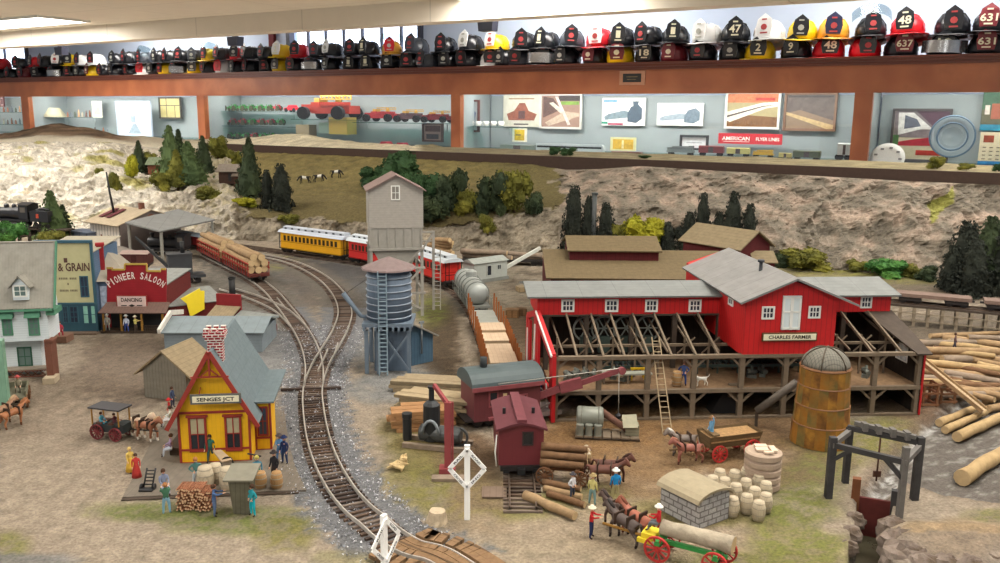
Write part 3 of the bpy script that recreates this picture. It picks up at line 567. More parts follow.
# ---- ground colour patches: (px,py,rx,ry,col,strength)
DIRT = (176, 160, 140); GR = (128, 128, 62); BAL = (138, 138, 140); BRN = (120, 96, 72); SAW = (152, 116, 76); ASH = (112, 106, 100)
patches = [(60, 440, 90, 60, (166, 146, 126), .6), (60, 500, 120, 60, (190, 172, 150), .8), (200, 550, 200, 25, (192, 174, 152), .8), (240, 520, 90, 16, (122, 130, 66), .95), (150, 512, 60, 12, (120, 128, 66), .9), (290, 535, 36, 20, (136, 130, 70), .8), (345, 556, 40, 8, (150, 146, 96), .5), (130, 370, 60, 45, (132, 114, 98), .8),
           (5, 545, 30, 16, GR, .7), (20, 560, 60, 8, BAL, .7),
           (430, 420, 40, 40, (150, 116, 80), .9), (420, 440, 40, 40, (132, 122, 66), .7), (440, 490, 60, 32, (134, 128, 66), .85), (490, 500, 40, 40, (146, 122, 88), .7), (470, 455, 36, 22, (120, 94, 70), .8), (590, 500, 70, 20, (128, 126, 60), .8), (545, 505, 45, 12, (134, 126, 66), .7), (520, 515, 60, 9, (132, 128, 60), .6),
           (620, 440, 110, 42, SAW, 1), (700, 440, 90, 40, SAW, .9), (760, 430, 60, 30, (140, 110, 78), .9), (650, 470, 60, 30, (156, 126, 92), .8), (620, 530, 160, 26, (184, 164, 138), .9), (720, 548, 200, 20, (178, 158, 130), .8), (500, 550, 100, 16, (186, 168, 142), .8),
           (700, 515, 80, 14, (140, 130, 70), .7), (790, 505, 50, 28, (120, 124, 58), .95), (800, 545, 60, 22, (132, 136, 66), .95), (760, 560, 90, 12, (124, 124, 62), .8), (790, 465, 60, 20, (136, 112, 82), .8), (820, 470, 40, 20, (112, 116, 58), .7), (860, 440, 70, 22, (128, 124, 62), .9), (890, 428, 40, 18, (128, 124, 66), .8),
           (955, 540, 60, 22, (176, 150, 116), .9), (1000, 515, 40, 8, (126, 124, 70), .8), (930, 400, 60, 30, (130, 104, 80), .8), (980, 370, 80, 40, (150, 126, 96), .8),
           (440, 340, 22, 60, (92, 76, 56), .95), (430, 310, 20, 18, (118, 124, 56), .9), (445, 380, 16, 30, (88, 72, 54), .8), (520, 330, 40, 50, (124, 102, 78), .8), (500, 290, 70, 25, (140, 132, 116), .7), (330, 275, 60, 22, (96, 94, 94), 1), (360, 300, 40, 30, (104, 102, 100), .9), (295, 290, 40, 25, (118, 108, 100), .8), (280, 263, 24, 8, (132, 132, 62), .7), (265, 335, 40, 60, (150, 150, 150), .9), (230, 290, 60, 30, (124, 120, 112), .8), (400, 385, 50, 20, (146, 146, 144), .9), (380, 330, 40, 50, (140, 140, 138), .8),
           (880, 290, 120, 20, (116, 104, 88), .8), (900, 270, 160, 16, (138, 134, 64), .9), (960, 330, 80, 25, (116, 104, 90), .8), (870, 262, 50, 12, (120, 122, 50), .8), (640, 290, 120, 30, (96, 80, 64), .8), (700, 380, 200, 30, (112, 88, 62), .8)]
def gcol(co):
    x, y, z = co; px, py = proj((x, y, 0)); c = Vector(DIRT); nn = noise.fractal(Vector((x*.25, y*.25, 0)), 1, 2, 4)
    fine = noise.fractal(Vector((x*1.3, y*1.3, 5)), 1, 2, 4)
    for a, b, rx_, ry_, col, s_ in patches:
        d = math.hypot((px-a)/rx_, (py-b)/ry_)+nn*.4+fine*.16
        if d < 1.25: k = s_*smooth(1.25, .55, d)*(max(.25, min(1, .72+fine*1.3+nn*.8)) if col[1] > col[0]-8 and col[2] < 90 else 1); c = c*(1-k)+Vector(col)*k
    if x > 15 and y < 90:
        d = sdist(x, y, creek)
        k = smooth(-.3, .5, d); c = c*(1-k)+Vector((124, 116, 108))*k
        if d > .2 and fine > .3: c = c*.6+Vector((190, 190, 186))*.4
        if d > -.2 and abs(d-.5+nn*.8) < .35 and fine > -.1: c = c*.4+Vector((225, 225, 222))*.6
        k2 = smooth(-1.2, -.1, d)*(1-k)*.6; c = c*(1-k2)+Vector((120, 100, 84))*k2
        e = sdist(x, y, pit)
        if e > 0: c = Vector((82, 74, 60))
        q = math.hypot((x-26.5)/4.4, (y-44)/1.6)
        if q < 1.2 and e < 0: c = c*.4+Vector((150, 136, 124))*.6
    if y < 175:
        t, kk = tdist(x, y)
        if kk: 
            w = {'main': 2.9, 'branch': 2.6, 'spur': 2.0, 'coach': 1.7}[kk]; k = smooth(w+.5, w-.6, t+fine*1.2)
            if py > 545: k *= smooth(562, 545, py)
            if kk == 'coach' and y < 100: k = 0
            tgt = Vector(BAL) if kk in ('main', 'branch') and y < 105 else Vector((126, 118, 108))
            c = c*(1-k)+tgt*k
            if t < 1.2 and kk != 'coach': c = c*.75+Vector((78, 66, 60))*.25
    c *= (.80+fine*.12)
    return lin([max(0, min(255, v)) for v in c])
gm = m('layout_ground', None, .95, .3, 5, bump=.9, attr=True, det=8)
vs = []; fs = []; ny = 330; nx = 300; ys = [30*(215/30)**(j/ny) for j in range(ny+1)]
for y in ys:
    for i in range(nx+1):
        u = -.78+1.56*i/nx; x = y*u; zz = gz(x, y)
        if zz > -.3: zz += .05*noise.noise(Vector((x*1.2, y*1.2, 0)))-.04
        vs.append((x, y, zz))
for j in range(ny):
    for i in range(nx): a = j*(nx+1)+i; fs.append((a, a+1, a+nx+2, a+nx+1))
me = bpy.data.meshes.new('layout_ground'); me.from_pydata(vs, [], fs); me.materials.append(gm); pcol(me, gcol); me.polygons.foreach_set('use_smooth', [True]*len(fs))
go = mobj('layout_ground', me); go['kind'] = 'structure'
# front edge and benchwork under the layout
o = MB().box(-60, 60, 24, 29.9, -9, -.1).box(-60, -58, 30, 60, -9, -4).box(-60, 60, 25, 27, -60, -9).build('layout_benchwork', wood_d); o['kind'] = 'structure'
# ---- back hills: one sheet of control columns (bottom to top: pixel row, depth)
def FBm(px): return 101+(px+889)*.0445
def YF(px): return 162/(.5225*(px-500)/850+.853)
cols = [(-80, [(222, 168), (200, 176), (175, 192), (152, 225), (143, 262)]), (40, [(220, 168), (200, 176), (172, 192), (150, 225), (141.5, 262)]), (110, [(222, 166), (196, 175), (170, 190), (152, 224), (142, 255)]),
        (135, [(235, 165), (205, 172), (180, 186), (168, 212), (146, 250)]), (185, [(244, 163), (212, 171), (190, 182), (170, 207), (150, 245)]), (228, [(247, 161), (218, 166), (192, 176), (172, 204), (FBm(228), YF(228))]),
        (250, [(248, 159), (216, 165), (204, 172), (178, 198), (FBm(250), YF(250))]), (300, [(248, 157), (216, 164), (202, 171), (177, 193), (FBm(300), YF(300))]), (380, [(250, 155), (221, 160), (203, 167), (178, 188), (FBm(380), YF(380))]), (455, [(255, 150), (226, 156), (206, 161), (182, 180), (FBm(455), YF(455))]),
        (530, [(260, 147), (232, 151), (208, 157), (186, 172), (FBm(530), YF(530))]), (566, [(264, 144), (236, 149), (206, 156), (184, 169), (FBm(566)+4, YF(566)-1)]), (600, [(266, 142), (236, 147), (205, 155), (182, 165), (169, YF(600)-1)]), (640, [(268, 141), (240, 146), (206, 154), (182, 164), (166, YF(640)-1)]), (720, [(270, 138), (244, 143), (212, 149), (188, 157), (171, YF(720)-1)]),
        (800, [(272, 135.5), (246, 140), (215, 145), (192, 150), (175, YF(800)-1)]), (900, [(276, 131), (248, 135), (218, 139), (196, 143), (FBm(900), YF(900)-.5)]), (1100, [(292, 122), (262, 125), (230, 129), (205, 132), (FBm(1100), YF(1100)-.5)])]
for px, rows in cols:
    rows.insert(0, (rows[0][0]+9, rows[0][1]-4))
def cm(a, b, c, d, t): return .5*((2*b)+(-a+c)*t+(2*a-5*b+4*c-d)*t*t+(-a+3*b-3*c+d)*t**3)
def sheet_row(px):   # interpolated rows at a pixel column (linear)
    i = 0
    while i < len(cols)-2 and cols[i+1][0] < px: i += 1
    a, b = cols[i], cols[i+1]; t = max(0, min(1, (px-a[0])/(b[0]-a[0])))
    return [(p[0]*(1-t)+q[0]*t, p[1]*(1-t)+q[1]*t) for p, q in zip(a[1], b[1])]
def hillY(px, py):   # depth of the hill at a pixel
    r = sheet_row(px)
    for (y0, d0), (y1, d1) in zip(r, r[1:]):
        if y1 <= py <= y0: return d0+(d1-d0)*(y0-py)/(y0-y1)
    return r[-1][1] if py < r[-1][0] else r[0][1]
def hill(px, py): return P(px, py, hillY(px, py))
def isgrass(px, py):
    if 245 < px < 560 and py < 216+(px-245)*.04-(px > 470)*(px-470)*.28: return 1.0
    return 0.0
vs = []; fs = []; cc = []; NU = 560; NV = 90
for i in range(NU+1):
    px = -80+1180*i/NU; r = sheet_row(px); pts = [P(px, a, b) for a, b in r]; n = len(pts)
    for j in range(NV+1):
        t = j/NV*(n-1); k = min(int(t), n-2); t -= k; p = [pts[max(k-1, 0)], pts[k], pts[k+1], pts[min(k+2, n-1)]]
        q = Vector([cm(p[0][e], p[1][e], p[2][e], p[3][e], t) for e in range(3)]); ppx, ppy = proj(q)
        g = isgrass(ppx+noise.fractal(q*.2, 1, 2, 3)*16, ppy+noise.fractal(q*.25, 1, 2, 3)*7); edge = min(1, j/6)*min(1, (NV-j)/5)
        if g < .9:
            rid = 1-abs(noise.noise(Vector((q.x*.11, q.y*.11, q.z*.16))))*2; cr = noise.fractal(Vector((q.x*.26, q.y*.2, q.z*(.14 if ppx > 560 else .3))), .9, 2.1, 5)
            cell = noise.noise(Vector((q.x*.9, q.y*.5, q.z*.45)))
            a = 3.0 if ppx > 560 else 2.0 if ppx > 240 else 3.0
            dsp = a*(rid*.8-.5)+a*.75*cr+.8*cell+.5*noise.fractal(Vector((q.x*1.1, q.y*.8, q.z*.9)), .8, 2.2, 3); q += Vector((.1, -1, .18))*dsp*edge*(1-g)*.85
            if ppx < 240: q.z += .7*cr*edge
            sh = noise.fractal(Vector((q.x*.3, q.y*.3, q.z*.3+9)), 1, 2, 4)
            base = Vector((204, 196, 182)) if ppx < 120 else Vector((166, 157, 142)) if ppx < 235 else Vector((132, 122, 106)) if ppx < 560 else Vector((124, 115, 102))  # left rock lighter: brightness of nearby ceiling lights partly put into its colour
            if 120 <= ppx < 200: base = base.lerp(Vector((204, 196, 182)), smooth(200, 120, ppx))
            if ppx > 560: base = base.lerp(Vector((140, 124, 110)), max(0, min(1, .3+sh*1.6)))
            base *= 1+.22*sh
            gn_ = noise.noise(Vector((q.x*.16, q.y*.1, q.z*.2+4)))
            if ppx < 150 and gn_ > .3: base = base.lerp(Vector((160, 152, 84)), min(.8, (gn_-.3)*4))
            if abs(ppx-942) < 12 and abs(ppy-205+(ppx-942)*.9) < 9: base = Vector((132, 130, 66))
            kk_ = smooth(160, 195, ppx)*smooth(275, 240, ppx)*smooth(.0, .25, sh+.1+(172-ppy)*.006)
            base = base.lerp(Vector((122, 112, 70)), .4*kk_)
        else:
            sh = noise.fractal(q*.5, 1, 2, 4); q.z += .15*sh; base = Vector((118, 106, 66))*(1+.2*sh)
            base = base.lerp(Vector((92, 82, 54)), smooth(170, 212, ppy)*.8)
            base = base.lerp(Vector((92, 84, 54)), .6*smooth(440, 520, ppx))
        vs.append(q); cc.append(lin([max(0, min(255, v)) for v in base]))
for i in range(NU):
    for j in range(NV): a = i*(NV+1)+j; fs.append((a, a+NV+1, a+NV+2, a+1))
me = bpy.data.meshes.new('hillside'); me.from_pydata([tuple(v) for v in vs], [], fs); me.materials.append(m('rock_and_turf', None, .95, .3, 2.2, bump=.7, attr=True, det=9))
a = me.color_attributes.new('Col', 'FLOAT_COLOR', 'POINT')
for i, c in enumerate(cc): a.data[i].color = c
ho = mobj('hillside', me); ho['kind'] = 'structure'
# ---- upper plateau behind and its brown edge board
zf0 = EYE+P(1000, FBm(1000), YF(1000)).z-EYE; FF = Frame(Vector((0, 0, 0)), rot=RF.r); DF = 162
xa = FF.front(205, 140, DF)[0]; xb = FF.front(1300, 200, DF)[0]; zf1 = zf0+1.9
vs = []; fs = []; nn_ = 260; mm = 14; cc = []
for i in range(nn_+1):
    x = xa-14+(xb-xa+14)*i/nn_
    for j in range(mm+1):
        y = DF+1.2+30*j/mm; q = FF.W(x, y, zf1-.2+max(0, noise.fractal(Vector((x*.09, y*.12, 2)), 1, 2, 3))*(1.2 if i < nn_*.3 else .35)*(min(j, 4)/4))
        px, py = proj(q)
        if px < 380: q.z += 2.6*smooth(380, 300, px)*smooth(210, 290, px)*math.sin(PI*j/mm)
        vs.append(q); c = Vector((206, 196, 170)) if px < 420 else Vector((134, 124, 96)); c = c*(1+.25*noise.noise(q*.5)); cc.append(lin([max(0, min(255, v)) for v in c]))
for i in range(nn_):
    for j in range(mm): a_ = i*(mm+1)+j; fs.append((a_, a_+mm+1, a_+mm+2, a_+1))
me = bpy.data.meshes.new('upper_plateau'); me.from_pydata([tuple(v) for v in vs], [], fs); me.materials.append(_m['rock_and_turf']); a = me.color_attributes.new('Col', 'FLOAT_COLOR', 'POINT')
for i, c in enumerate(cc): a.data[i].color = c
mobj('upper_plateau', me)['kind'] = 'structure'
o = MB().box(xa, xb, DF, DF+1.2, zf0-2.5, zf1).box(xa, xb, DF+30, DF+31, zf0-30, zf1-.6).build('plateau_edge_board', m('brown_edge_board', (66, 50, 42), .7), None, FF.o, FF.r); o['kind'] = 'structure'
# ---- far left upland: pale crest running into a brown ridge
vs = []; fs = []; cc = []; NU2 = 200; NV2 = 40
for i in range(NU2+1):
    px = -90+330*i/NU2; r = sheet_row(px)[-1]; b0 = P(px, r[0]+.5, r[1]-1)
    top = 140-14*math.exp(-((px-60)/58)**2)-3*math.exp(-((px+60)/40)**2)+2*noise.noise(Vector((px*.03, 0, 0)))
    top2 = P(px, top, 345)
    for j in range(NV2+1):
        t = j/NV2; y = b0.y+(400-b0.y)*t; sc_ = y/b0.y
        z = b0.z+(top2.z-b0.z)*smooth(0, .62, t)-4*smooth(.7, 1, t); q = Vector((b0.x*sc_, y, z+.7*noise.fractal(Vector((b0.x*sc_*.1, y*.07, 0)), 1, 2, 4)*min(1, t*5)))
        vs.append(q); w_ = smooth(.12, .32, t+.1*noise.noise(q*.05)); wht = Vector((224, 216, 196)); brn = Vector((128, 106, 86))*(1+.5*noise.fractal(Vector((q.x*.08, q.y*.03, q.z*.9)), 1, 2, 4))
        c = wht.lerp(brn, w_*smooth(150, 110, px)); cc.append(lin([max(0, min(255, v)) for v in c]))
for i in range(NU2):
    for j in range(NV2): a_ = i*(NV2+1)+j; fs.append((a_, a_+NV2+1, a_+NV2+2, a_+1))
me = bpy.data.meshes.new('far_ridge'); me.from_pydata([tuple(v) for v in vs], [], fs); me.materials.append(_m['rock_and_turf']); a = me.color_attributes.new('Col', 'FLOAT_COLOR', 'POINT')
for i, c in enumerate(cc): a.data[i].color = c
me.polygons.foreach_set('use_smooth', [True]*len(fs)); mobj('far_ridge', me)['kind'] = 'structure'
# ---- loose ballast stones: nobody could count them
b = MB(); r2 = random.Random(3)
for k in ('main', 'branch'):
    for p, q in zip(TW[k], TW[k][1:]):
        if p.y > 95 or p.y < 43: continue
        d = (q-p).normalized(); nrm = Vector((-d.y, d.x, 0))
        for _ in range(44 if p.y < 75 else 22):
            s_ = r2.choice((-1, 1))*r2.uniform(1.1, 3.0)+r2.gauss(0, .25)
            if r2.random() < .25: s_ = r2.uniform(-1, 1)
            c = p+nrm*s_+d*r2.uniform(-.3, .3); r_ = r2.uniform(.05, .12)
            v = [Vector((r2.uniform(-1, 1), r2.uniform(-1, 1), r2.uniform(-.4, 1))).normalized()*r_+Vector((c.x, c.y, .04)) for _ in range(4)]
            b.mat(r2.randrange(3)).add(v, [(0, 1, 2), (0, 2, 3), (0, 3, 1), (1, 3, 2)])
o = b.build('ballast_stones', [m('stone_a', (150, 152, 158), .9), m('stone_b', (112, 112, 118), .9), m('stone_c', (196, 196, 200), .9)]); tag(o, 'loose grey ballast stones along the main curved track', 'gravel', kind='stuff')
# ---- tracks
rail_m = m('rail_steel', (196, 190, 182), .35, .12, metal=.45); rail_r = m('rail_brown', (96, 80, 68), .5, .15, metal=.3); tie_m = [m('tie_dark', (66, 54, 48), .9), m('tie_brown', (92, 74, 62), .9), m('tie_grey', (112, 98, 88), .9)]
tie_me = [MB().box(-.1, .1, -1.22, 1.22, -.06, .1).mesh('tie', [t]) for t in tie_m]
def track(key, label, rm=rail_m, bright=True, name='railroad_track', z0=.0, tiecap=100, line=None, skip=None):
    line = line or TW[key]; o = thing(name, label, 'railroad track', (line[0].x, line[0].y, z0)); o0 = Vector((line[0].x, line[0].y, 0))
    for s_ in (-1, 1):
        b = MB(); n = len(line); vs = []
        for i, p in enumerate(line):
            d = (line[min(i+1, n-1)]-line[max(i-1, 0)]).normalized(); nr = Vector((-d.y, d.x, 0)); c = p+nr*s_*.825-o0
            for a_, h in ((-.07, .14), (.07, .14), (.045, .36), (-.045, .36)): vs.append(c+nr*a_+Vector((0, 0, h)))
        b.add(vs, [(4*i+j, 4*i+(j+1) % 4, 4*i+4+(j+1) % 4, 4*i+4+j) for i in range(n-1) for j in range(4)]); b.build('rail', rm, o)
    # ties every 0.55 cm
    acc = 0; ties = []
    for i in range(len(line)-1):
        p, q = line[i], line[i+1]; L_ = (q-p).length
        while acc < L_: c = p+(q-p)*(acc/L_); ties.append((c-o0, math.atan2((q-p).y, (q-p).x))); acc += .56
        acc -= L_
    if skip: ties = [t for t in ties if not skip(t[0]+o0)]
    r3 = random.Random(5); rest = MB()
    for k, (c, an) in enumerate(ties):
        an += r3.uniform(-.04, .04)
        if k < tiecap: mobj('tie', tie_me[r3.randrange(3)], o, (c.x, c.y, -.07 if (c+o0).y > 78 and key != 'coach' else 0), (0, 0, an))
        else: rest.T = Matrix.Translation(c-Vector((0, 0, .1 if (c+o0).y > 78 else 0))) @ Matrix.Rotation(an, 4, 'Z'); rest.mat(r3.randrange(3)).box(-.12, .12, -1.35, 1.35, 0, .14)
    if rest.v: rest.T = None; rest.build('ties', tie_m, o)['kind'] = 'stuff'
    return o
track('main', 'main curved track sweeping up past the water tower', skip=lambda p: p.y < 43.3)
track('branch', 'branch track leaving the switch toward the log cars', tiecap=40)
track('spur', 'short spur track beside the branch track behind store roofs', tiecap=20)
track('coach', 'track carrying the passenger cars, tank car and caboose', rail_r, tiecap=60)
# switch stand bits, guard rails and crossbar
b = MB()
for (a1, b1), (a2, b2) in (((328, 352), (318, 374)), ((338, 346), (334, 358)), ((286, 311), (277, 300))):
    p, q = G(a1, b1), G(a2, b2); b.beam(p+Vector((0, 0, .3)), q+Vector((0, 0, .3)), .09, .2)
o = b.build('guard_rail', rail_m); tag(o, 'short guard rails beside the switch frog', 'rail')
p, q = G(281, 391), G(341, 389); o = MB().beam(p+Vector((0, 0, .12)), q+Vector((0, 0, .12)), .35, .2).build('switch_bar', tie_m[0]); tag(o, 'dark crossbar lying under the switch at its near end', 'switch bar')
# plank crossing at the bottom
cx = thing('plank_crossing', 'brown plank road crossing over the track at bottom edge', 'crossing', G(412, 553)); ln = [p for p in TW['main'] if p.y < 44.6]
o0 = cx.location.copy()
for s_ in (-1.9, -1.35, -.5, 0, .5, 1.35, 1.9):
    b = MB()
    for p, q in zip(ln, ln[1:]):
        d = (q-p).normalized(); nr = Vector((-d.y, d.x, 0)); b.beam(p+nr*s_-o0+Vector((0, 0, .22)), q+nr*s_-o0+Vector((0, 0, .22)), .46 if abs(s_) < 1.8 else .6, .24)
    b.build('plank', m('crossing_plank', (128, 100, 72), .8, .2, 3, stripe=((.6, .8, 0), 2.2, .08, .5)), cx)
# ================================================================== BUILDINGS
win_dark = m('window_dark', (38, 42, 50), .25, .2); whitep = m('white_paint', (224, 224, 218), .7, .05)
def win(par, x, z, w, h, y=0, fm=whitep, gm_=win_dark, nx=2, ny=2, side=None, t=.08, fw=.12, name='window'):
    """window on a wall facing local -y (or +/-x when side is set, then x is the wall plane and y the position)"""
    o = bpy.data.objects.new(name, None); 
    T = Matrix.Translation((x, y, z)) if not side else Matrix.Translation((x, y, z)) @ Matrix.Rotation(side*PI/2, 4, 'Z')
    f = MB(); f.T = T; fw2 = fw
    f.box(-w/2-fw2, -w/2, -t, 0, -fw2, h+fw2).box(w/2, w/2+fw2, -t, 0, -fw2, h+fw2).box(-w/2, w/2, -t, 0, h, h+fw2).box(-w/2, w/2, -t, 0, -fw2, 0)
    for i in range(1, nx): q = -w/2+w*i/nx; f.box(q-fw*.25, q+fw*.25, -t*.7, 0, 0, h)
    for i in range(1, ny): q = h*i/ny; f.box(-w/2, w/2, -t*.65, 0, q-fw*.25, q+fw*.25)
    o = f.build(name, fm, par); g = MB(); g.T = T; g.box(-w/2, w/2, -t*.3, 0, 0, h); g.build('pane', gm_, o); return o
def gable(o, x0, x1, y0, y1, h, rh, ridge, wm, rm, over=.3, th=.14, base=0, wallname='walls', xo=None):
    """gable block; ridge 'x' = ridge runs along x"""
    xo = over if xo is None else xo
    b = MB()
    if ridge == 'x':
        ym = (y0+y1)/2; b.prism([(x0, y0, base), (x0, y0, h), (x0, ym, h+rh), (x0, y1, h), (x0, y1, base)], (x1-x0, 0, 0)); b.build(wallname, wm, o)
        k = rh/(ym-y0); b = MB()
        for s_, e in ((-1, y0-over), (1, y1+over)): b.slab((x0-xo, e, h-over*k+th), (x1+xo, e, h-over*k+th), (x1+xo, ym, h+rh+th), (x0-xo, ym, h+rh+th), th)
    else:
        xm = (x0+x1)/2; b.prism([(x0, y0, base), (x0, y0, h), (xm, y0, h+rh), (x1, y0, h), (x1, y0, base)], (0, y1-y0, 0)); b.build(wallname, wm, o)
        k = rh/(xm-x0); b = MB()
        for e in (x0-xo, x1+xo): b.slab((e, y0-over, h-xo*k+th), (e, y1+over, h-xo*k+th), (xm, y1+over, h+rh+th), (xm, y0-over, h+rh+th), th)
    return b.build('roof', rm, o)
slate = m('roof_slate', (104, 116, 120), .8, .1, 2, stripe=[((1, 0, 0), .35, .06, .12), ((0, 1, 0), .3, .08, .15)])
plank_g = m('plank_grey', (122, 116, 104), .85, .14, 2, stripe=((1, 1, 0), .3, .12, .35)); roof_t = m('roof_tan_plank', (140, 124, 98), .85, .14, 2, stripe=((1, 0, 0), .35, .08, .3))
roof_g = m('roof_grey_plank', (132, 134, 130), .85, .14, 1.5, stripe=((1, 0, 0), .6, .05, .25)); yel = m('station_yellow', (226, 172, 8), .6, .06, 2, stripe=((1, 1, 0), .28, .1, .12)); ytrim = m('station_red_trim', (140, 42, 30), .6)
cream = m('sign_cream', (226, 220, 192), .6, .04); black = m('black_paint', (22, 22, 24), .6); inkm = m('sign_lettering', (40, 38, 36), .7)
# ---- station
F = Frame((180.5, 464), (252, 461)); sw = F.L; o = fthing('train_station', 'yellow gabled railroad station with red trim and slate roof', 'train station', F)
hE = F.front(216, 411)[1]; pk = F.front(211, 351)[1]+.1; xr = sw; dep = F.side(280, 404, sw+.6)[0]-.3; dep = max(5.5, min(dep, 9))
roof = gable(o, 0, sw, 0, dep, hE, pk-hE-.2, 'y', yel, slate, over=.55, xo=.62)
b = MB(); k = (pk-hE-.2)/(sw/2)
for s_ in (-1, 1):
    xe = sw/2+s_*(sw/2+.62); b.beam((xe, -.58, hE-.62*k+.02), (sw/2, -.58, pk-.02), .12, .3, up=(0, 0, 1))
b.box(-.02, .14, -.06, 0, 0, hE).box(sw-.14, sw+.02, -.06, 0, 0, hE).box(0, sw, -.06, 0, hE-.15, hE+.02).box(0, sw, -.08, 0, .95, 1.08).box(0, sw, -.06, 0, 0, .12)
b.beam((sw/2, -.6, pk-.3), (sw/2, -.6, pk-1.75), .12); b.beam((sw/2-1.25, -.6, pk-1.75), (sw/2+1.25, -.6, pk-1.75), .1)
b.beam((sw/2-.6, -.6, pk-1.7), (sw/2, -.6, pk-1.2), .08).beam((sw/2+.6, -.6, pk-1.7), (sw/2, -.6, pk-1.2), .08)
b.build('red_trim', ytrim, o)
blind = m('window_blind', (170, 160, 130), .8)
for px0, px1, py0, py1 in ((192, 204, 418, 450), (228, 239, 417, 449)):
    xa_, za = F.front(px0, py1); xb_, zb_ = F.front(px1, py0); w = win(o, (xa_+xb_)/2, za, xb_-xa_, zb_-za, 0, ytrim, win_dark, 2, 2, t=.12, fw=.14)
    box('blind', blind, w, xa_+.02, xb_-.02, -.05, -.03, (za+zb_)/2, zb_)
    box('lintel', ytrim, w, xa_-.25, xb_+.25, -.2, 0, zb_+.1, zb_+.24)
xa_, za = F.front(190.5, 404.5, -.65); xb_, zb_ = F.front(241, 393, -.65)
s_ = box('name_board', m('sign_grey', (96, 96, 92)), o, xa_, xb_, -.72, -.6, za, zb_); box('board_face', cream, s_, xa_+.15, xb_-.15, -.75, -.72, za+.13, zb_-.13)
b = MB(); write(b, 'SENGES JCT', (xa_+xb_)/2, za+(zb_-za)*.33, (zb_-za)*.36, -.75, (xb_-xa_)*.74, .03); b.build('lettering', inkm, s_)
b = MB()
for xx in (xa_+.6, xb_-.6): b.beam((xx, -.66, zb_), (xx, -.1, zb_+.3), .06)
b.build('bracket', ytrim, s_)
# bay wing on the right
x1_, _ = F.side(272, 440, 0) if False else (0, 0); by0 = 1.9; by1 = 4.2; xw = F.front(272, 445, by0)[0]
b = MB(); b.box(sw, xw, by0, by1, 0, hE); bay = b.build('bay_wing', yel, o)
b = MB(); b.box(xw-.12, xw+.03, by0-.05, by0+.1, 0, hE).box(sw, sw+.12, by0-.05, by0+.05, 0, hE).box(sw, xw, by0-.06, by0, .9, 1.05).box(sw, xw, by0-.06, by0, 0, .12).box(sw, xw, by0-.06, by0, hE-.2, hE); b.build('bay_trim', ytrim, bay)
wb_ = win(bay, (sw+xw)/2, 1.25, (xw-sw)*.45, hE-1.8, by0, ytrim, m('bay_glass', (64, 80, 100), .2), 2, 2, t=.1, fw=.12)
b = MB(); b.slab((sw+.05, by0-.35, hE+.02), (xw+.3, by0-.35, hE+.02), (xw+.3, dep+.5, hE+.02), (sw+.05, dep+.5, hE+.02), .12); b.build('bay_roof', slate, bay)
win(o, sw+.0, 1.2, .9, 1.6, 5.4, ytrim, win_dark, 2, 2, side=1)
# brick chimney
chim = m('chimney_brick', (150, 46, 52), .8, .1, 3, brick=(.42, .2, .035, (132, 38, 46), (214, 206, 198)))
cx_, cy_ = F.top(216, 353, pk-.6); cy_ = 1.3; cx_ = F.front(215.5, 340, cy_)[0]; ct = F.front(215, 327, cy_)[1]
b = MB(); b.box(cx_-.5, cx_+.5, cy_-.4, cy_+.4, pk-1.2, ct-.5); b.box(cx_-.62, cx_+.62, cy_-.52, cy_+.52, ct-.85, ct-.6); b.box(cx_-.72, cx_+.72, cy_-.6, cy_+.6, ct-.6, ct-.3)
for i in (-.5, 0, .5):
    for j in (-.45, .45): b.box(cx_+i-.16, cx_+i+.16, cy_+j-.14, cy_+j+.14, ct-.3, ct)
b.build('chimney', chim, o)
# platform
pm_ = m('platform_planks', (112, 103, 92), .85, .15, 1.5, stripe=((1, 0, .0), .5, .05, .25)); PH = .55
o = thing('station_platform', 'grey plank platform wrapping around the yellow station', 'platform', F.o, 0)
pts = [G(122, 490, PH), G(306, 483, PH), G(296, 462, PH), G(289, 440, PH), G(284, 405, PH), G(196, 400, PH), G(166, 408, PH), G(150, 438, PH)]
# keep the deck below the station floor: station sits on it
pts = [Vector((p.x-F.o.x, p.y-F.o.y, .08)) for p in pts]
b = MB(); b.prism(pts, (0, 0, -.12)); b.build('deck', pm_, o)
b = MB(); b.prism([(p.x*.97, p.y*.99-.42*(p.y < -1), .0) for p in pts], (0, 0, .03)); b.build('skirt', m('dark_wood', (66, 54, 44)), o)  # dark strip on the ground, painted shadow below the platform's front edge
# ---- shed left of the station
F = Frame((145, 397), (187, 401)); o = fthing('plank_shed', 'small grey plank shed with tan gabled roof behind the station', 'shed', F)
h_ = HT(145, 397, 368); pkx, pkz = F.front(163, 351.5); rb = F.top(190, 340, pkz)
gable(o, 0, F.L, 0, max(4, min(7, rb[1])), h_, pkz-h_, 'y', plank_g, roof_t, over=.3, xo=.75)
# ---- big blue grey store roofs between
F = Frame((165, 352), (214, 352)); bluegrey = m('blue_grey_wall', (120, 130, 136), .8, .1, 1, stripe=((0, 0, 1), .3, .1, .15)); whitetrim = m('white_cornice', (208, 204, 194))
o = fthing('grey_store', 'long blue grey store with white raked cornice left of chimney', 'store', F); L_ = F.front(262, 340)[0]; zt_ = F.front(165, 333)[1]
b = MB(); b.box(0, L_, 0, 6.5, 0, zt_); b.build('walls', bluegrey, o); p1 = F.front(188, 312, 5.5); p0 = F.front(161, 327, -.3)
b = MB(); b.slab((-.2, -.3, zt_+.1), (L_+.3, -.3, zt_+.1), (L_+.3, 3.3, zt_+1.0), (-.2, 3.3, zt_+1.0), .12).slab((-.2, 6.8, zt_+.1), (L_+.3, 6.8, zt_+.1), (L_+.3, 3.3, zt_+1.0), (-.2, 3.3, zt_+1.0), .12); b.build('roof', m('roof_blue_grey', (120, 130, 134), .8, .1, 1, stripe=((1, 0, 0), 1.3, .03, .25)), o)
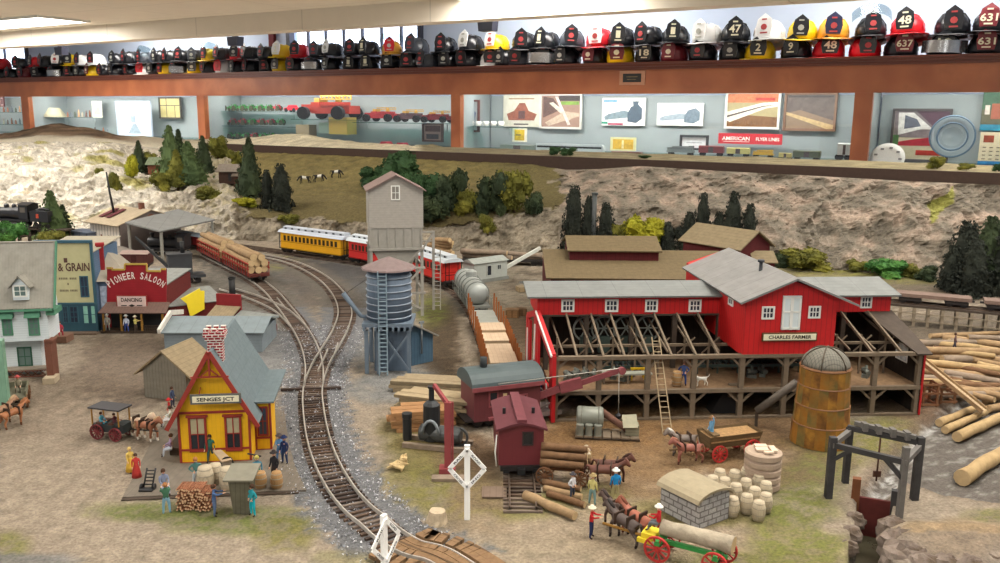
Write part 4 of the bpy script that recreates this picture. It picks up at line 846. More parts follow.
b = MB(); b.beam((-.35, -.4, zt_+.25), (-.35, 3.3, zt_+1.35), .28, .5).beam((-.35, 3.3, zt_+1.35), (-.35, 6.9, zt_+.6), .28, .5); b.build('cornice', whitetrim, o)
# ---- yellow false front store and red wall store
F = Frame((172, 330), (206, 326)); o = fthing('yellow_front_store', 'low store with tilted bright yellow false front', 'store', F); zt_ = F.front(180, 305, 1)[1]
b = MB(); b.box(0, 6, 1, 8, 0, zt_); b.build('walls', m('maroon_board', (104, 40, 38), .8, .1, 2, stripe=((0, 0, 1), .3, .1, .2)), o)
b = MB(); b.slab((-.2, .8, zt_), (6.2, .8, zt_+.1), (6.2, 8.2, zt_+.5), (-.2, 8.2, zt_+.4), .1); b.build('roof', roof_g, o)
P1 = [F.front(*q, .6) for q in ((181, 299), (200, 288.5), (200.5, 291), (204.5, 291), (204.5, 309), (190.5, 317), (187, 304))]
b = MB(); b.prism([(x, .6, z) for x, z in P1], (0, .25, 0)); b.build('false_front', m('bright_yellow', (232, 206, 40), .6, .04), o)
F = Frame((203, 333), (264, 337)); o = fthing('red_wall_store', 'low store with red parapet and tan roof right of yellow front', 'store', F); L_ = F.L
z1_ = F.front(230, 311, 1.2)[1]; z2_ = F.front(225, 294, 3.4)[1]; z0_ = F.front(230, 326, 0)[1]
b = MB(); b.box(0, L_*.72, 0, 3.2, 0, z0_).box(L_*.72, L_, 0, 3.2, 0, z0_-.3); b.build('walls', m('maroon_board', None), o)
xq = F.front(241, 305, 3.4)[0]
b = MB(); b.slab((-.2, -.3, z0_+.1), (xq, -.3, z0_+.1), (xq, 3.4, z1_+.1), (-.2, 3.4, z1_+.1), .12); b.build('roof', roof_t, o)
b = MB(); b.box(-.1, xq, 3.3, 3.6, 0, z2_); b.build('parapet', m('red_parapet', (136, 40, 44), .8, .08), o)
b = MB(); b.slab((xq, -.3, z0_+.2), (L_+.4, -.3, z0_-.2), (L_+.2, 3.4, z0_+.7), (xq, 3.4, z0_+1), .12); b.build('side_roof', roof_g, o)
b = MB(); xg = F.front(256, 320, -.2)[0]; b.box(xg-.6, xg+.5, -.3, 0, z0_-1.3, z0_-.25); b.build('green_awning', m('green_awning', (38, 92, 62)), o)
b = MB(); 
for px, py0, py1 in ((234, 329, 316),): q = F.front(px, py0, .5); b.tube((q[0], .5, q[1]-.3), (q[0], .5, F.front(px, py1, .5)[1]), .2)
b.build('stovepipe', black, o)
F = Frame((196, 318), (206, 318)); o = thing('chimney_pipe', 'tall black chimney pipe behind the yellow false front', 'chimney', F.o+Vector((1.9, 8, 0)), 0); h1 = P(211, 277, F.o.y+8).z; MB().tube((0, 0, 0), (0, 0, h1), .42, .42, 10).tube((0, 0, h1-.2), (0, 0, h1), .5, .5, 10).build('pipe', black, o)
# ---- saloon
F = Frame((102, 333), (166, 333)); sal = m('saloon_red', (140, 30, 38), .7, .08, 1, stripe=((0, 0, 1), .3, .08, .15)); o = fthing('saloon_building', 'red saloon with stepped false front and shaded porch', 'saloon', F); D0 = 1.6
X = lambda px, py, d=D0: F.front(px, py, d)
out = [(107, 333), (107, 268), (112, 268), (112, 269.5), (125, 269.5), (125, 264), (147, 264), (147, 271), (161, 271), (161, 269), (166, 269), (166, 333)]
pt = [X(*q) for q in out]; b = MB(); b.prism([(x, D0, max(0, z)) for x, z in pt], (0, .3, 0)); front = b.build('false_front', sal, o)
b = MB(); 
for (a, c), (e, f_) in zip([X(*q) for q in out[1:-1]], [X(*q) for q in out[2:]]):
    if abs(a-e)+abs(c-f_) > .3 and f_ > 1.5: b.beam((a, D0-.05, c), (e, D0-.05, f_), .14, .2)
b.build('cornice_trim', m('mustard_trim', (176, 146, 70)), front)
x0_, x1_ = X(107, 300)[0], X(166, 300)[0]; zr = X(130, 281)[1]
b = MB(); b.box(x0_+.1, x1_-.1, D0+.3, D0+9, 0, zr-.6); b.build('walls', m('maroon_board', None), o)
b = MB(); b.slab((x0_, D0+.3, zr-.5), (x1_, D0+.3, zr-.5), (x1_, D0+9.3, zr-.2), (x0_, D0+9.3, zr-.2), .12); b.build('roof', roof_g, o)
pr0 = X(130, 313, 0)[1]; pr1 = X(130, 302, D0)[1]
b = MB(); b.slab((-.2, -.2, pr0+.05), (F.L+.2, -.2, pr0+.05), (F.L+.1, D0, pr1), (.1, D0, pr1), .12); b.build('porch_roof', m('porch_roof', (110, 88, 80), .8, .1, 2, stripe=((1, 0, 0), .35, .08, .25)), o)
box('porch_floor', m('dark_wood', None), o, -.1, F.L+.1, -.1, D0, .0, .22)
for xx in (.25, F.L*.31, F.L*.63, F.L-.3): box('post', m('post_tan', (150, 110, 50)), o, xx-.1, xx+.1, 0, .2, .22, pr0)
b = MB()
for xx0, xx1 in ((F.L*.63, F.L-.3),):
    b.box(xx0, xx1, .02, .1, .75, .85).box(xx0, xx1, .02, .1, .4, .48); n = 10
    for i in range(n): q = xx0+(xx1-xx0)*i/n; b.box(q, q+.06, .03, .09, .22, .8)
b.build('railing', m('dark_wood', None), o)
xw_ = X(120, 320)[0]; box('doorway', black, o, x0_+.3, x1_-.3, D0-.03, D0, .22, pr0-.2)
# arched lettering
cz = X(136, 300)[1]; cx_ = X(136.5, 290)[0]; Rr = 4.6; b = MB(); S_ = 'PIONEER SALOON'; zc_ = X(136, 275)[1]-Rr
for i, ch in enumerate(S_):
    if ch == ' ': continue
    a = (i-(len(S_)-1)/2)*.098; write(b, ch, cx_+Rr*math.sin(a), zc_+Rr*math.cos(a)-.4, .74, D0, width=.36 if ch != 'I' else .12, depth=.05, rot=a)
b.build('lettering', m('sign_white', (222, 206, 200)), front)
xa_, za = F.front(117, 309, .9); xb_, zb_ = F.front(146.5, 295.5, .9)
s_ = box('dancing_sign', ytrim, o, xa_, xb_, .9, 1.0, za, zb_); box('sign_face', m('sign_pink', (206, 182, 176)), s_, xa_+.1, xb_-.1, .87, .9, za+.1, zb_-.1)
b = MB(); write(b, 'DANCING', (xa_+xb_)/2, za+(zb_-za)*.55, .42, .86, (xb_-xa_)*.68, .02); b.lathe([(.01, 0)], n=3) if False else None
b.prism([((xa_+xb_)/2+.22*math.cos(a*PI/2)*(1.6), .84, za+.4+.16*math.sin(a*PI/2)) for a in range(4)], (0, .03, 0))
for s2 in (-1, 1): b.box((xa_+xb_)/2+s2*.85-.3, (xa_+xb_)/2+s2*.85+.3, .84, .87, za+.36, za+.46)
b.build('lettering', inkm, s_)
# ---- feed and grain
F = Frame((53, 333), (98, 332.5)); beige = m('feed_beige', (182, 178, 138), .7, .06); teal = m('feed_teal', (44, 84, 100), .6, .08); o = fthing('feed_store', 'beige and teal two-storey feed store with false front', 'store', F)
zt_ = F.front(75, 242)[1]; zm = F.front(75, 303)[1]; b = MB(); b.box(-1, F.L, 0, .25, zm, zt_); ff = b.build('upper_front', beige, o); b = MB(); b.box(-1, F.L, 0, .25, 0, zm); lf = b.build('lower_front', teal, o)
b = MB(); b.box(-1.1, F.L+.1, -.2, .3, zt_-.1, zt_+.2).box(F.L-.12, F.L+.1, -.1, .3, 0, zt_).box(-1, F.L, -.15, .25, zm-.15, zm+.05); b.build('teal_trim', teal, o)
b = MB(); b.box(-1, F.L-.1, .25, 8, 0, zt_-1.1); b.build('walls', m('blue_siding', (88, 110, 136), .7, .1, 2, stripe=((0, 0, 1), .25, .12, .2)), o)
zr_ = zt_-1.1; b = MB(); b.slab((-1, .2, zr_), (F.L+.1, .2, zr_), (F.L+.3, 8.3, zr_+.6), (-1, 8.3, zr_+.6), .1); b.build('roof', m('feed_roof', (160, 152, 134), .8, .1), o)
for a in ((63, 307, 68, 322), (70, 307, 78, 322)): xa_, zb_ = F.front(a[0], a[1]); xb_, za = F.front(a[2], a[3]); win(lf, (xa_+xb_)/2, za, xb_-xa_, zb_-za, 0, teal, m('navy_glass', (26, 40, 62), .3), 2, 3)
for a in ((83, 306, 89, 323), (91, 306, 96, 323)): xa_, zb_ = F.front(a[0], a[1]); xb_, za = F.front(a[2], a[3]); win(lf, (xa_+xb_)/2, za, xb_-xa_, zb_-za, 0, teal, m('mint_glass', (140, 196, 180), .4), 1, 2)
xa_, zb_ = F.front(80.5, 277); xb_, za = F.front(88.5, 296); win(ff, (xa_+xb_)/2, za, xb_-xa_, zb_-za, 0, teal, m('navy_glass', None), 2, 2)
b = MB(); xa_, za = F.front(58, 271); xb_, zb_ = F.front(92.5, 262.5)
write(b, '& GRAIN', (xa_+xb_)/2-.15, za, (zb_-za)*.95, 0, (xb_-xa_)*.9); b.box(F.front(64, 262)[0], F.front(67.5, 262)[0], -.04, 0, F.front(66, 262.5)[1], F.front(66, 258)[1]); b.build('lettering', m('faded_brown_letters', (92, 66, 60)), ff)
b = MB(); 
for py, p0_, p1_, n in ((278.5, 59, 77, 10), (290.5, 60, 78, 12), (284, 67.5, 69.5, 1)):
    for i in range(n):
        if i == n//2 and n > 3: continue
        q = p0_+(p1_-p0_)*i/n; b.box(F.front(q, py)[0], F.front(q+(p1_-p0_)/n*.65, py)[0], -.03, 0, F.front(q, py+1)[1], F.front(q, py-1)[1])
b.build('small_lettering', m('faded_grey_letters', (120, 112, 92)), ff)
box('boardwalk', m('boardwalk', (116, 98, 84), .8, .1, 2, stripe=((1, 0, 0), .4, .08, .3)), o, -1, F.L+.2, -1, 0, 0, .16)
# poster on blue side wall: the house behind with chimney
F = Frame((99, 331), (126, 329)); o = fthing('blue_side_store', 'blue sided store with tan hip roof and red chimney', 'store', F); zt_ = F.front(105, 281, .4)[1]
b = MB(); b.box(0.2, 3, .6, 7.5, 0, zt_); w = b.build('walls', m('blue_siding', None), o)
pk_ = F.front(112, 245, 5)[1]; b = MB(); b.add([(-.1, .2, zt_), (3.8, .2, zt_-.1), (3.8, 9, zt_), (-.1, 9, zt_), (.6, 5, pk_), (.8, 7.5, pk_)], [(0, 1, 4), (1, 2, 5, 4), (2, 3, 5), (3, 0, 4, 5), (0, 3, 2, 1)]); b.build('roof', m('hip_roof', (164, 156, 142), .8, .1), o)
cxx, czz = F.front(101, 268, 2); ctp = F.front(101, 241, 2)[1]; b = MB(); b.box(cxx-.3, cxx+.4, 1.7, 2.3, zt_-.5, ctp-.3).box(cxx-.4, cxx+.5, 1.6, 2.4, ctp-.5, ctp-.2); b.build('chimney', m('chimney_red', (150, 40, 44), .8, .1, 4), o)
box('wall_poster', m('poster_paper', (160, 172, 190), .8, .3, 2.5), w, .4, 1.9, .5, .58, zt_-3, zt_-.6)
# ---- frame house, left edge
F = Frame((10, 366), (54, 371)); F = Frame(G(-20, 380), rot=.2); o = fthing('frame_house', 'white clapboard house with green trim and grey roof, left edge', 'house', F)
clap = m('white_clapboard', (206, 214, 218), .7, .05, 2, stripe=((0, 0, 1), .22, .14, .18)); grn = m('house_green', (84, 134, 108), .7, .1); green_d = m('house_green_dark', (52, 92, 74), .7)
xR = F.front(49.5, 340)[0]; zl = F.front(30, 341)[1]; zh = F.front(30, 308)[1]; xL = -9
b = MB(); b.box(xL, xR, 0, 3.2, zl, zh); up = b.build('upper_walls', clap, o)
zr_ = F.front(25, 241, 1.7)[1]; xr2 = F.front(54.5, 308, -.5)[0]
b = MB(); b.slab((xL, -.5, zh+.05), (xr2, -.5, zh+.05), (xr2, 1.7, zr_), (xL, 1.7, zr_), .16).slab((xL, 3.9, zh+.05), (xr2-1.3, 3.9, zh+.05), (xr2-.2, 1.7, zr_), (xL, 1.7, zr_), .16); b.build('roof', m('weathered_shingle', (150, 146, 136), .85, .14, 1.2, stripe=((1, 0, 0), .25, .1, .12)), o)
b = MB(); b.prism([(xR, 0, zh), (xR, 3.2, zh), (xR, 1.7, zr_-.3)], (-.3, 0, 0)); b.build('gable_end', clap, o)
b = MB(); b.beam((xr2, -.55, zh-.05), (xr2, 1.7, zr_-.1), .12, .35).beam((xr2-.2, -.55, zh-.1), (xL, -.55, zh-.1), .1, .18); b.box(xR-.05, xR+.7, -.2, 2, zh-.7, zh-.2); b.build('green_trim', grn, o)
for a in ((3, 309, 12, 334), (29, 308, 39, 334)):
    xa_, zb_ = F.front(a[0], a[1]+10); xb_, za = F.front(a[2], a[3]); w = win(up, (xa_+xb_)/2, za, xb_-xa_, zb_-za, 0, grn, m('house_glass', (96, 116, 112), .3), 2, 3)
    zc2 = F.front(a[0], a[1])[1]; MB().prism([(xa_-.3, 0, zb_+.1), (xa_-.3, -.5, zb_+.1), (xa_-.3, 0, zc2+.05)], (xb_-xa_+.6, 0, 0)).build('awning', grn, w)
# dormer
xa_, za = F.front(13, 297, -.5); xb_, zb_ = F.front(27, 285, -.5); xm = (xa_+xb_)/2; zp = F.front(19, 275, -.6)[1]
b = MB(); b.prism([(xa_, -.5, za-.3), (xb_, -.5, za-.3), (xb_, -.5, zb_), (xm, -.5, zp-.15), (xa_, -.5, zb_)], (0, 1.6, 0)); dm = b.build('dormer', clap, o)
b = MB(); 
for s2 in (-1, 1): b.slab((xm, -.8, zp), (xm, 1.1, zp), (xm+s2*(xb_-xm+.35), 1.1, zb_-.2), (xm+s2*(xb_-xm+.35), -.8, zb_-.2), .1)
b.build('dormer_roof', m('weathered_shingle', None), dm); win(dm, xm, za+.1, .9, (zb_-za)*.8, -.5, whitep, m('house_glass', None), 2, 2)
# ground floor recessed with porch
b = MB(); b.box(xL, xR-1.2, 1.2, 3.0, 0, zl); lo_ = b.build('lower_walls', clap, o)
xa_, zb_ = F.front(31, 341, 1.2); xb_, za = F.front(44, 358, 1.2); win(lo_, xb_-1.6, .9, 1.0, 1.6, 1.2, green_d, m('house_glass', None), 2, 2); box('door', m('door_brown', (120, 84, 66)), lo_, xb_-5, xb_-3.9, 1.12, 1.2, .5, zl-.5)
box('porch_deck', m('porch_deck', (150, 138, 124), .8, .1), o, xL, xR+.2, .2, 1.2, .62, .8)
b = MB(); 
for i in range(16):
    x = xR-i*.62; b.beam((x, .25, .05), (x-.6, .25, .62), .06).beam((x-.6, .28, .05), (x, .28, .62), .06)
b.box(xL, xR+.2, .2, .3, 0, .1).box(xL, xR+.2, .2, .3, .55, .66); b.build('lattice', m('rust_brown', (112, 72, 58)), o)
px_ = F.front(53, 385, -1.3)[0]; b = MB(); b.box(px_-.35, px_+.2, -1.5, -1.1, 0, zl+.4); b.slab((px_-.3, -1.5, zl+.2), (px_+.2, -1.5, zl+.2), (px_+.2, .4, zl+.2), (px_-.3, .4, zl+.2), .2); b.box(px_-.1, px_+.1, -1.1, .4, .2, zl); b.build('brown_fence_wall', m('rust_brown', None), o)
box('footing', m('tan_stone', (176, 160, 136)), o, px_-.5, px_+.5, -2.4, -.9, 0, .55)
# green wing at the very edge
F = Frame(G(-30, 420), rot=.35); o = fthing('green_porch_wing', 'pale green side wall cut off at the left edge', 'building wing', F); xg = F.front(8, 400, 0)[0]
b = MB(); b.box(-6, xg, 0, 1.0, .6, F.front(5, 341, 0)[1]); b.build('walls', m('mint_board', (116, 152, 130), .7, .1, 1.5, stripe=((1, 1, 0), .3, .1, .15)), o); box('plinth', m('tan_stone', None), o, -6, xg+.1, -.1, 1.1, 0, .6)
# ---- depot with tan roof and canopy
F = Frame(G(90, 262), G(120, 268)); F = Frame((92, 247), (121, 252)); o = fthing('old_depot', 'white depot with brown battens and tan gabled roof', 'depot', F)
wd = F.L; h_ = HT(121, 252, 225); dep = 12
white_b = m('depot_white', (214, 206, 196), .7, .08, 1, stripe=((1, 0, 0), .9, .14, .7)); dgab = m('depot_grey', (110, 100, 96), .8, .1)
b = MB(); b.box(0, wd, 0, dep, 0, h_); b.build('walls', white_b, o); rh = 2.2
b = MB(); b.slab((-.8, -.8, h_-.1), (wd+.6, -.8, h_-.1), (wd+.6, dep/2, h_+rh), (-.8, dep/2, h_+rh), .15).slab((-.8, dep+.8, h_-.1), (wd+.6, dep+.8, h_-.1), (wd+.6, dep/2, h_+rh), (-.8, dep/2, h_+rh), .15); b.build('roof', m('depot_roof', (166, 150, 126), .8, .12, 1, stripe=((1, 0, 0), .9, .06, .25)), o)
b = MB(); b.prism([(wd, 0, 0), (wd, dep, 0), (wd, dep, h_), (wd, dep/2, h_+rh-.15), (wd, 0, h_)], (.2, 0, 0)); g_ = b.build('gable_wall', dgab, o)
b = MB(); b.T = Matrix.Translation((wd+.25, dep/2, h_+.7)) @ Matrix.Rotation(PI/2, 4, 'Y'); b.lathe([(.75, 0), (.75, .1), (.5, .1), (.5, 0)], n=8); b.build('round_window', m('rust_brown', None), g_)
for i in range(2): b = MB(); x0_ = .8+i*2.2; b.slab((x0_, 1.2, h_+.85), (x0_+1.2, 1.2, h_+.85), (x0_+1.2, 4.6, h_+2.05), (x0_, 4.6, h_+2.05), .1); b.build('skylight', m('skylight_maroon', (96, 46, 50)), o)
b = MB(); b.box(wd*.7, wd*.7+.7, dep/2-.4, dep/2+.4, h_+rh-.3, h_+rh+1); b.build('chimney', m('rust_brown', None), o)
b = MB(); pz = P(98, 172, F.W(2, 3, 0).y).z; b.path([(2.9, 3, h_+1.2), (2.0, 3, (pz+h_+1.2)/2), (1.4, 3, pz)], [.22, .18, .15], 6); b.build('stovepipe', black, o)
b = MB()
for xx in (wd*.35, wd*.62): b.box(xx, xx+.5, -.06, 0, .5, 2.6)
b.build('window', m('rust_brown', None), o)
# canopy
F = Frame((146, 262), (165, 262)); o = fthing('open_canopy', 'open sided grey canopy roof on posts beside the depot', 'canopy', F)
hc = HT(165, 262, 231); A_ = [F.top(q[0], q[1], hc+q[2]) + (hc+q[2],) for q in ((160, 231, 0), (215, 219.5, 0), (178, 209, 1.0), (125, 222, 1.0))]
b = MB(); b.slab(*A_, .25); b.build('roof', m('canopy_roof', (124, 124, 122), .8, .1, .6, stripe=((1, .2, 0), 2.2, .03, .3)), o)
for q in A_: 
    s2 = .93; c_ = [sum(a[i] for a in A_)/4 for i in range(3)]; x, y = c_[0]+(q[0]-c_[0])*s2, c_[1]+(q[1]-c_[1])*s2
    box('post', m('post_pale', (150, 148, 140)), o, x-.2, x+.2, y-.2, y+.2, 0, q[2]-.25)
F = Frame((68, 246), (89, 249)); o = fthing('grey_bin', 'square blue grey storage bin left of the depot', 'storage bin', F); b = MB(); b.box(0, F.L, 0, 3, 0, 2.7); b.box(-.1, F.L+.1, -.1, 3.1, 2.7, 2.9); b.build('bin_body', m('bin_grey', (92, 100, 116), .7, .1, 1), o); b = MB(); 
for i in range(4): b.box(i*F.L/3.2, i*F.L/3.2+.15, -.1, 0, 0, 2.7)
b.build('rib', m('bin_dark', (64, 70, 84)), o)
# cabins on the hill
for nm, px0, px1, py, pyt, pyr, wm_, rm_, lb in (('hill_cabin', 148, 167, 172, 164, 157, (110, 66, 48), (112, 122, 96), 'brown cabin with green roof on the left hill'), ('mine_shed', 219, 236, 181, 171, 164, (70, 50, 42), (120, 110, 100), 'dark brown mine shed on the outcrop below tall pines'), ('mine_shed', 234, 244, 184, 176, 171, (84, 56, 44), (104, 92, 82), 'small brown lean-to right of the mine shed')):
    Y = hillY((px0+px1)/2, py)-4; pa = P(px0, py, Y); pb = P(px1, py, Y); w = (pb-pa).length; hh = P(px0, pyt, Y).z-pa.z; rr = P(px0, pyr, Y+2).z-pa.z-hh
    o = thing(nm, lb, 'cabin', pa-Vector((0, 0, .6)), .05); gable(o, 0, w, 0, 5, hh+.6, rr*.9, 'x', m('cw%s' % (wm_,), wm_, .8, .2), m('cr%s' % (rm_,), rm_, .8, .15, 1, stripe=((1, 0, 0), .8, .06, .3)), over=.5)
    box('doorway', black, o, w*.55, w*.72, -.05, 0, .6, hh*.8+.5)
# ---- rear warehouse
brr = m('roof_brown_shingle', (100, 86, 62), .9, .14, 2, stripe=[((0, 1, 0), .45, .12, .2), ((1, 0, 0), .5, .06, .12)]); brw = m('warehouse_maroon', (92, 36, 38), .8, .12, 1, stripe=((1, 0, 0), .5, .1, .25))
F = Frame(Vector((P(549, 279, 86).x, 86, 0)), rot=0); o = fthing('brown_warehouse', 'long warehouse with brown shingle roof and maroon clerestory', 'warehouse', F)
x1_ = F.front(735, 279)[0]; ze = F.front(600, 279)[1]; zr_ = F.front(600, 250, 9)[1]
gable(o, .2, x1_, .5, 17.5, ze, zr_-ze-.1, 'x', brw, brr, over=.5)
cy0 = 5.5; xa_, z1_ = F.front(570, 250, cy0); xb_, _ = F.front(659, 250, cy0); zc2 = F.front(600, 235.5, 9)[1]
b = MB(); b.prism([(xa_, cy0, ze+.8), (xa_, cy0, z1_), (xa_, 9, zc2-.2), (xa_, 12.5, z1_), (xa_, 12.5, ze+.8)], (xb_-xa_, 0, 0)); cl_ = b.build('clerestory', brw, o)
b = MB(); b.slab((xa_-.3, cy0-.5, z1_+.02), (xb_+.3, cy0-.5, z1_+.02), (xb_+.3, 9, zc2), (xa_-.3, 9, zc2), .14).slab((xa_-.3, 13, z1_+.02), (xb_+.3, 13, z1_+.02), (xb_+.3, 9, zc2), (xa_-.3, 9, zc2), .14); b.build('clerestory_roof', brr, cl_)
F = Frame(Vector((P(683, 250, 103).x, 103, 0)), rot=-.95); o = fthing('maroon_house', 'maroon building with tan shingle gable roof behind the sawmill', 'building', F)
zh = F.front(700, 240)[1]; gable(o, 0, 8.5, 0, 5.5, zh-.2, 1.7, 'x', brw, m('roof_tan_shingle', (120, 106, 82), .9, .14, 2, stripe=[((0, 1, 0), .45, .12, .2)]), over=.5)
F = Frame(Vector((P(755, 272, 96).x, 96, 0)), rot=0); o = fthing('tan_lean_to', 'small tan roofed lean-to behind the mill gable', 'lean-to', F); zh = F.front(765, 262)[1]; gable(o, 0, 2.2, 0, 3.5, zh, .9, 'x', brw, m('roof_tan_shingle', None), over=.3)
# ---- coaling tower
F = Frame((371, 318), (424, 316)); ct_ = m('coal_tower_grey', (158, 152, 144), .75, .08, 2, stripe=((0, 0, 1), .28, .12, .12)); ctf = m('coal_tower_frame', (150, 146, 138), .75, .08)
o = fthing('coaling_tower', 'tall grey clapboard coaling tower on timber legs', 'coaling tower', F); w = F.L; zt_ = F.front(397, 190)[1]; zp = F.front(397, 175.5)[1]; zb_ = F.front(397, 228)[1]; zk = F.front(397, 249)[1]
dp = 6.0; gable(o, 0, w, 0, dp, zt_, zp-zt_, 'y', ct_, m('coal_roof', (128, 108, 102), .8, .1, 1), over=.4, xo=.35, base=zb_, wallname='bin_house')
b = MB(); b.prism([(0.1, .1, zb_), (w-.1, .1, zb_), (w-.1, .1, zk), (.1, .1, zk)], (0, dp-.2, 0)); 
for i in range(7): x = .1+(w-.4)*i/6; b.box(x, x+.18, -.05, .1, zk, zb_)
b.build('bin', ctf, o)
win(o, w*.49, F.front(397, 199)[1], .8, F.front(397, 186.5)[1]-F.front(397, 199)[1], 0, whitep, m('grey_glass', (120, 116, 108), .4), 2, 2)
b = MB(); b.box(-.1, w+.1, -.15, .1, zk-.15, zk+.1).box(-.1, w+1.7, dp-.2, dp, zk-.1, zk+.1)
b.prism([(0.3, .3, zk), (w-.3, .3, zk), (w*.65, .3, zk-3.5), (w*.35, .3, zk-3.5)], (0, dp-.6, 0)); b.build('hopper', ctf, o)
for x in (0, w-.35, ):
    for y in (0, dp-.35): box('leg', ctf, o, x, x+.35, y, y+.35, 0, zk)
zc_ = [F.front(418, q)[1] for q in (268, 293)]
for z_ in zc_: b = MB(); b.box(-.1, w+.2, -.12, .1, z_-.12, z_+.12); b.box(w-.1, w+.1, 0, dp, z_-.12, z_+.12); b.build('cross_beam', ctf, o)
b = MB(); b.beam((w-.2, -.05, zk), (w*.45, -.05, zc_[0]-1), .2).beam((w*.4, -.05, zc_[1]), (w-.2, -.05, zc_[1]-2), .2); b.beam((w-.2, -.05, zc_[0]), (w*.5, -.05, zc_[1]), .22); b.build('brace', ctf, o)
xo_, _ = F.front(433.5, 240, 1); zz0 = F.front(433, 231, 1)[1]; b = MB(); b.box(xo_-.15, xo_+.15, 1, 1.3, F.front(433, 310, 1)[1], zz0); b.beam((w, 1, zz0-.1), (xo_, 1, zz0-.1), .2).beam((w, 1.1, zz0-2.2), (xo_, 1.1, zz0-.2), .2); b.build('side_frame', ctf, o)
b = MB(); 
for i in range(14): z_ = 1+i*.5; b.box(xo_-.1, xo_+.8, .9, 1, z_, z_+.08)
b.box(xo_-.15, xo_-.05, .85, 1, .5, 8).box(xo_+.75, xo_+.85, .85, 1, .5, 8); b.build('ladder', ctf, o)
# ---- water tower
F = Frame((365, 374), (411, 374)); wt = m('water_tower_blue', (88, 104, 122), .6, .08, 2, stripe=((1, 1, 0), .35, .08, .12)); wtf = m('water_tower_frame', (98, 112, 126), .6, .08)
o = fthing('water_tower', 'blue grey wooden water tower with conical brown roof', 'water tower', F); w = F.L; cx_ = w/2; cy_ = w/2; r_ = w*.475
zb_ = F.front(388, 318, cy_)[1]; zt_ = F.front(388, 271, cy_-r_)[1]; zp = F.front(385, 256.5, cy_)[1]
b = MB(); b.smooth = True; b.lathe([(r_*1.04, zb_), (r_*1.0, zt_)], (cx_, cy_, 0), 32); b.smooth = False; b.build('tank', wt, o)
b = MB(); 
for i in range(8): z_ = zb_+.3+(zt_-zb_-.5)*i/7; b.lathe([(r_*1.05, z_), (r_*1.07, z_+.06), (r_*1.05, z_+.12)], (cx_, cy_, 0), 32)
b.build('tank_hoop', m('hoop_light', (124, 136, 150), .5), o)
b = MB(); b.lathe([(r_*1.28, zt_-.1), (r_*1.25, zt_+.05), (.1, zp)], (cx_, cy_, 0), 12); b.build('roof', m('tower_roof', (122, 106, 104), .8, .12, 2), o)
b = MB(); b.box(-.2, w+.2, -.1, w+.1, zb_-.35, zb_-.05)
for i in range(9): x = -.1+i*(w)/8; b.box(x, x+.2, -.25, w+.25, zb_-.7, zb_-.35)
b.build('tank_platform', wtf, o)
for i in range(3):
    for j in range(2): x = (w-.35)*i/2 if i != 1 else (w-.35)*.28; box('leg', wtf, o, x, x+.35, (w-.35)*j, (w-.35)*j+.35, 0, zb_-.7)
b = MB(); b.box(.3+.5, w-.3, 1.0, w-1, 0, zb_-1); b.build('frost_box', wt, o)
b = MB(); b.beam((w*.4, 0.05, .4), (w-.2, .05, zb_-1), .16).beam((w*.4, -.02, zb_-1), (w-.2, -.02, .4), .16).beam((.2, .05, .4), (.2, w, zb_-1), .16); b.build('brace', wtf, o)
xl = F.front(383, 340, -.3)[0]; b = MB()
for s2 in (-.38, .38): b.beam((xl+s2, -.45, 0), (xl+s2, -.2, zb_-.3), .1).beam((xl+s2, -.2, zb_-.3), (xl+s2, -.25, zt_), .1)
for i in range(24): z_ = .3+i*(zt_-.4)/24; b.box(xl-.38, xl+.38, -.42+.2*min(1, z_/zb_), -.3+.2*min(1, z_/zb_), z_, z_+.08)
b.build('ladder', m('ladder_blue', (136, 156, 168)), o)
sp0 = F.front(361, 316, 1); sp1 = F.front(343, 293, 1); b = MB(); b.path([(.1, 1, zb_+.4), (sp0[0], 1, sp0[1]), (sp1[0], 1, sp1[1])], [.2, .2, .25], 8); b.build('spout', wtf, o)
b = MB(); b.beam((cx_-r_, 1, zt_-1), (sp1[0]+.3, 1, sp1[1]), .04); b.build('spout_cable', black, o)
# blue shed beside the water tower
F = Frame((411.5, 366), (433, 361)); o = fthing('blue_pump_shed', 'blue plank pump shed with grey lean roof beside water tower', 'shed', F)
zr0 = F.front(434, 334)[1]; b = MB(); b.prism([(0, 0, 0), (F.L, 0, 0), (F.L, 0, zr0), (0, 0, zr0+1.5)], (0, 3.5, 0)); b.build('walls', m('shed_blue', (72, 98, 118), .7, .1, 2, stripe=((1, 1, 0), .35, .12, .3)), o)
b = MB(); b.slab((-.1, -.4, zr0+1.6), (F.L+.5, -.4, zr0-.1), (F.L+.5, 3.9, zr0-.1), (-.1, 3.9, zr0+1.6), .14); b.build('roof', m('shed_roof_grey', (132, 130, 122), .8, .1, 1.5, stripe=((1, 0, 0), .4, .08, .2)), o)
xp = F.front(422, 345, -.3)[0]; b = MB(); b.tube((xp, -.25, 1.1), (xp, -.25, zr0+1.5), .09).box(xp-.25, xp+.25, -.35, -.15, zr0+1.4, zr0+1.6); b.build('vent_pipe', m('pipe_grey', (120, 126, 130)), o)
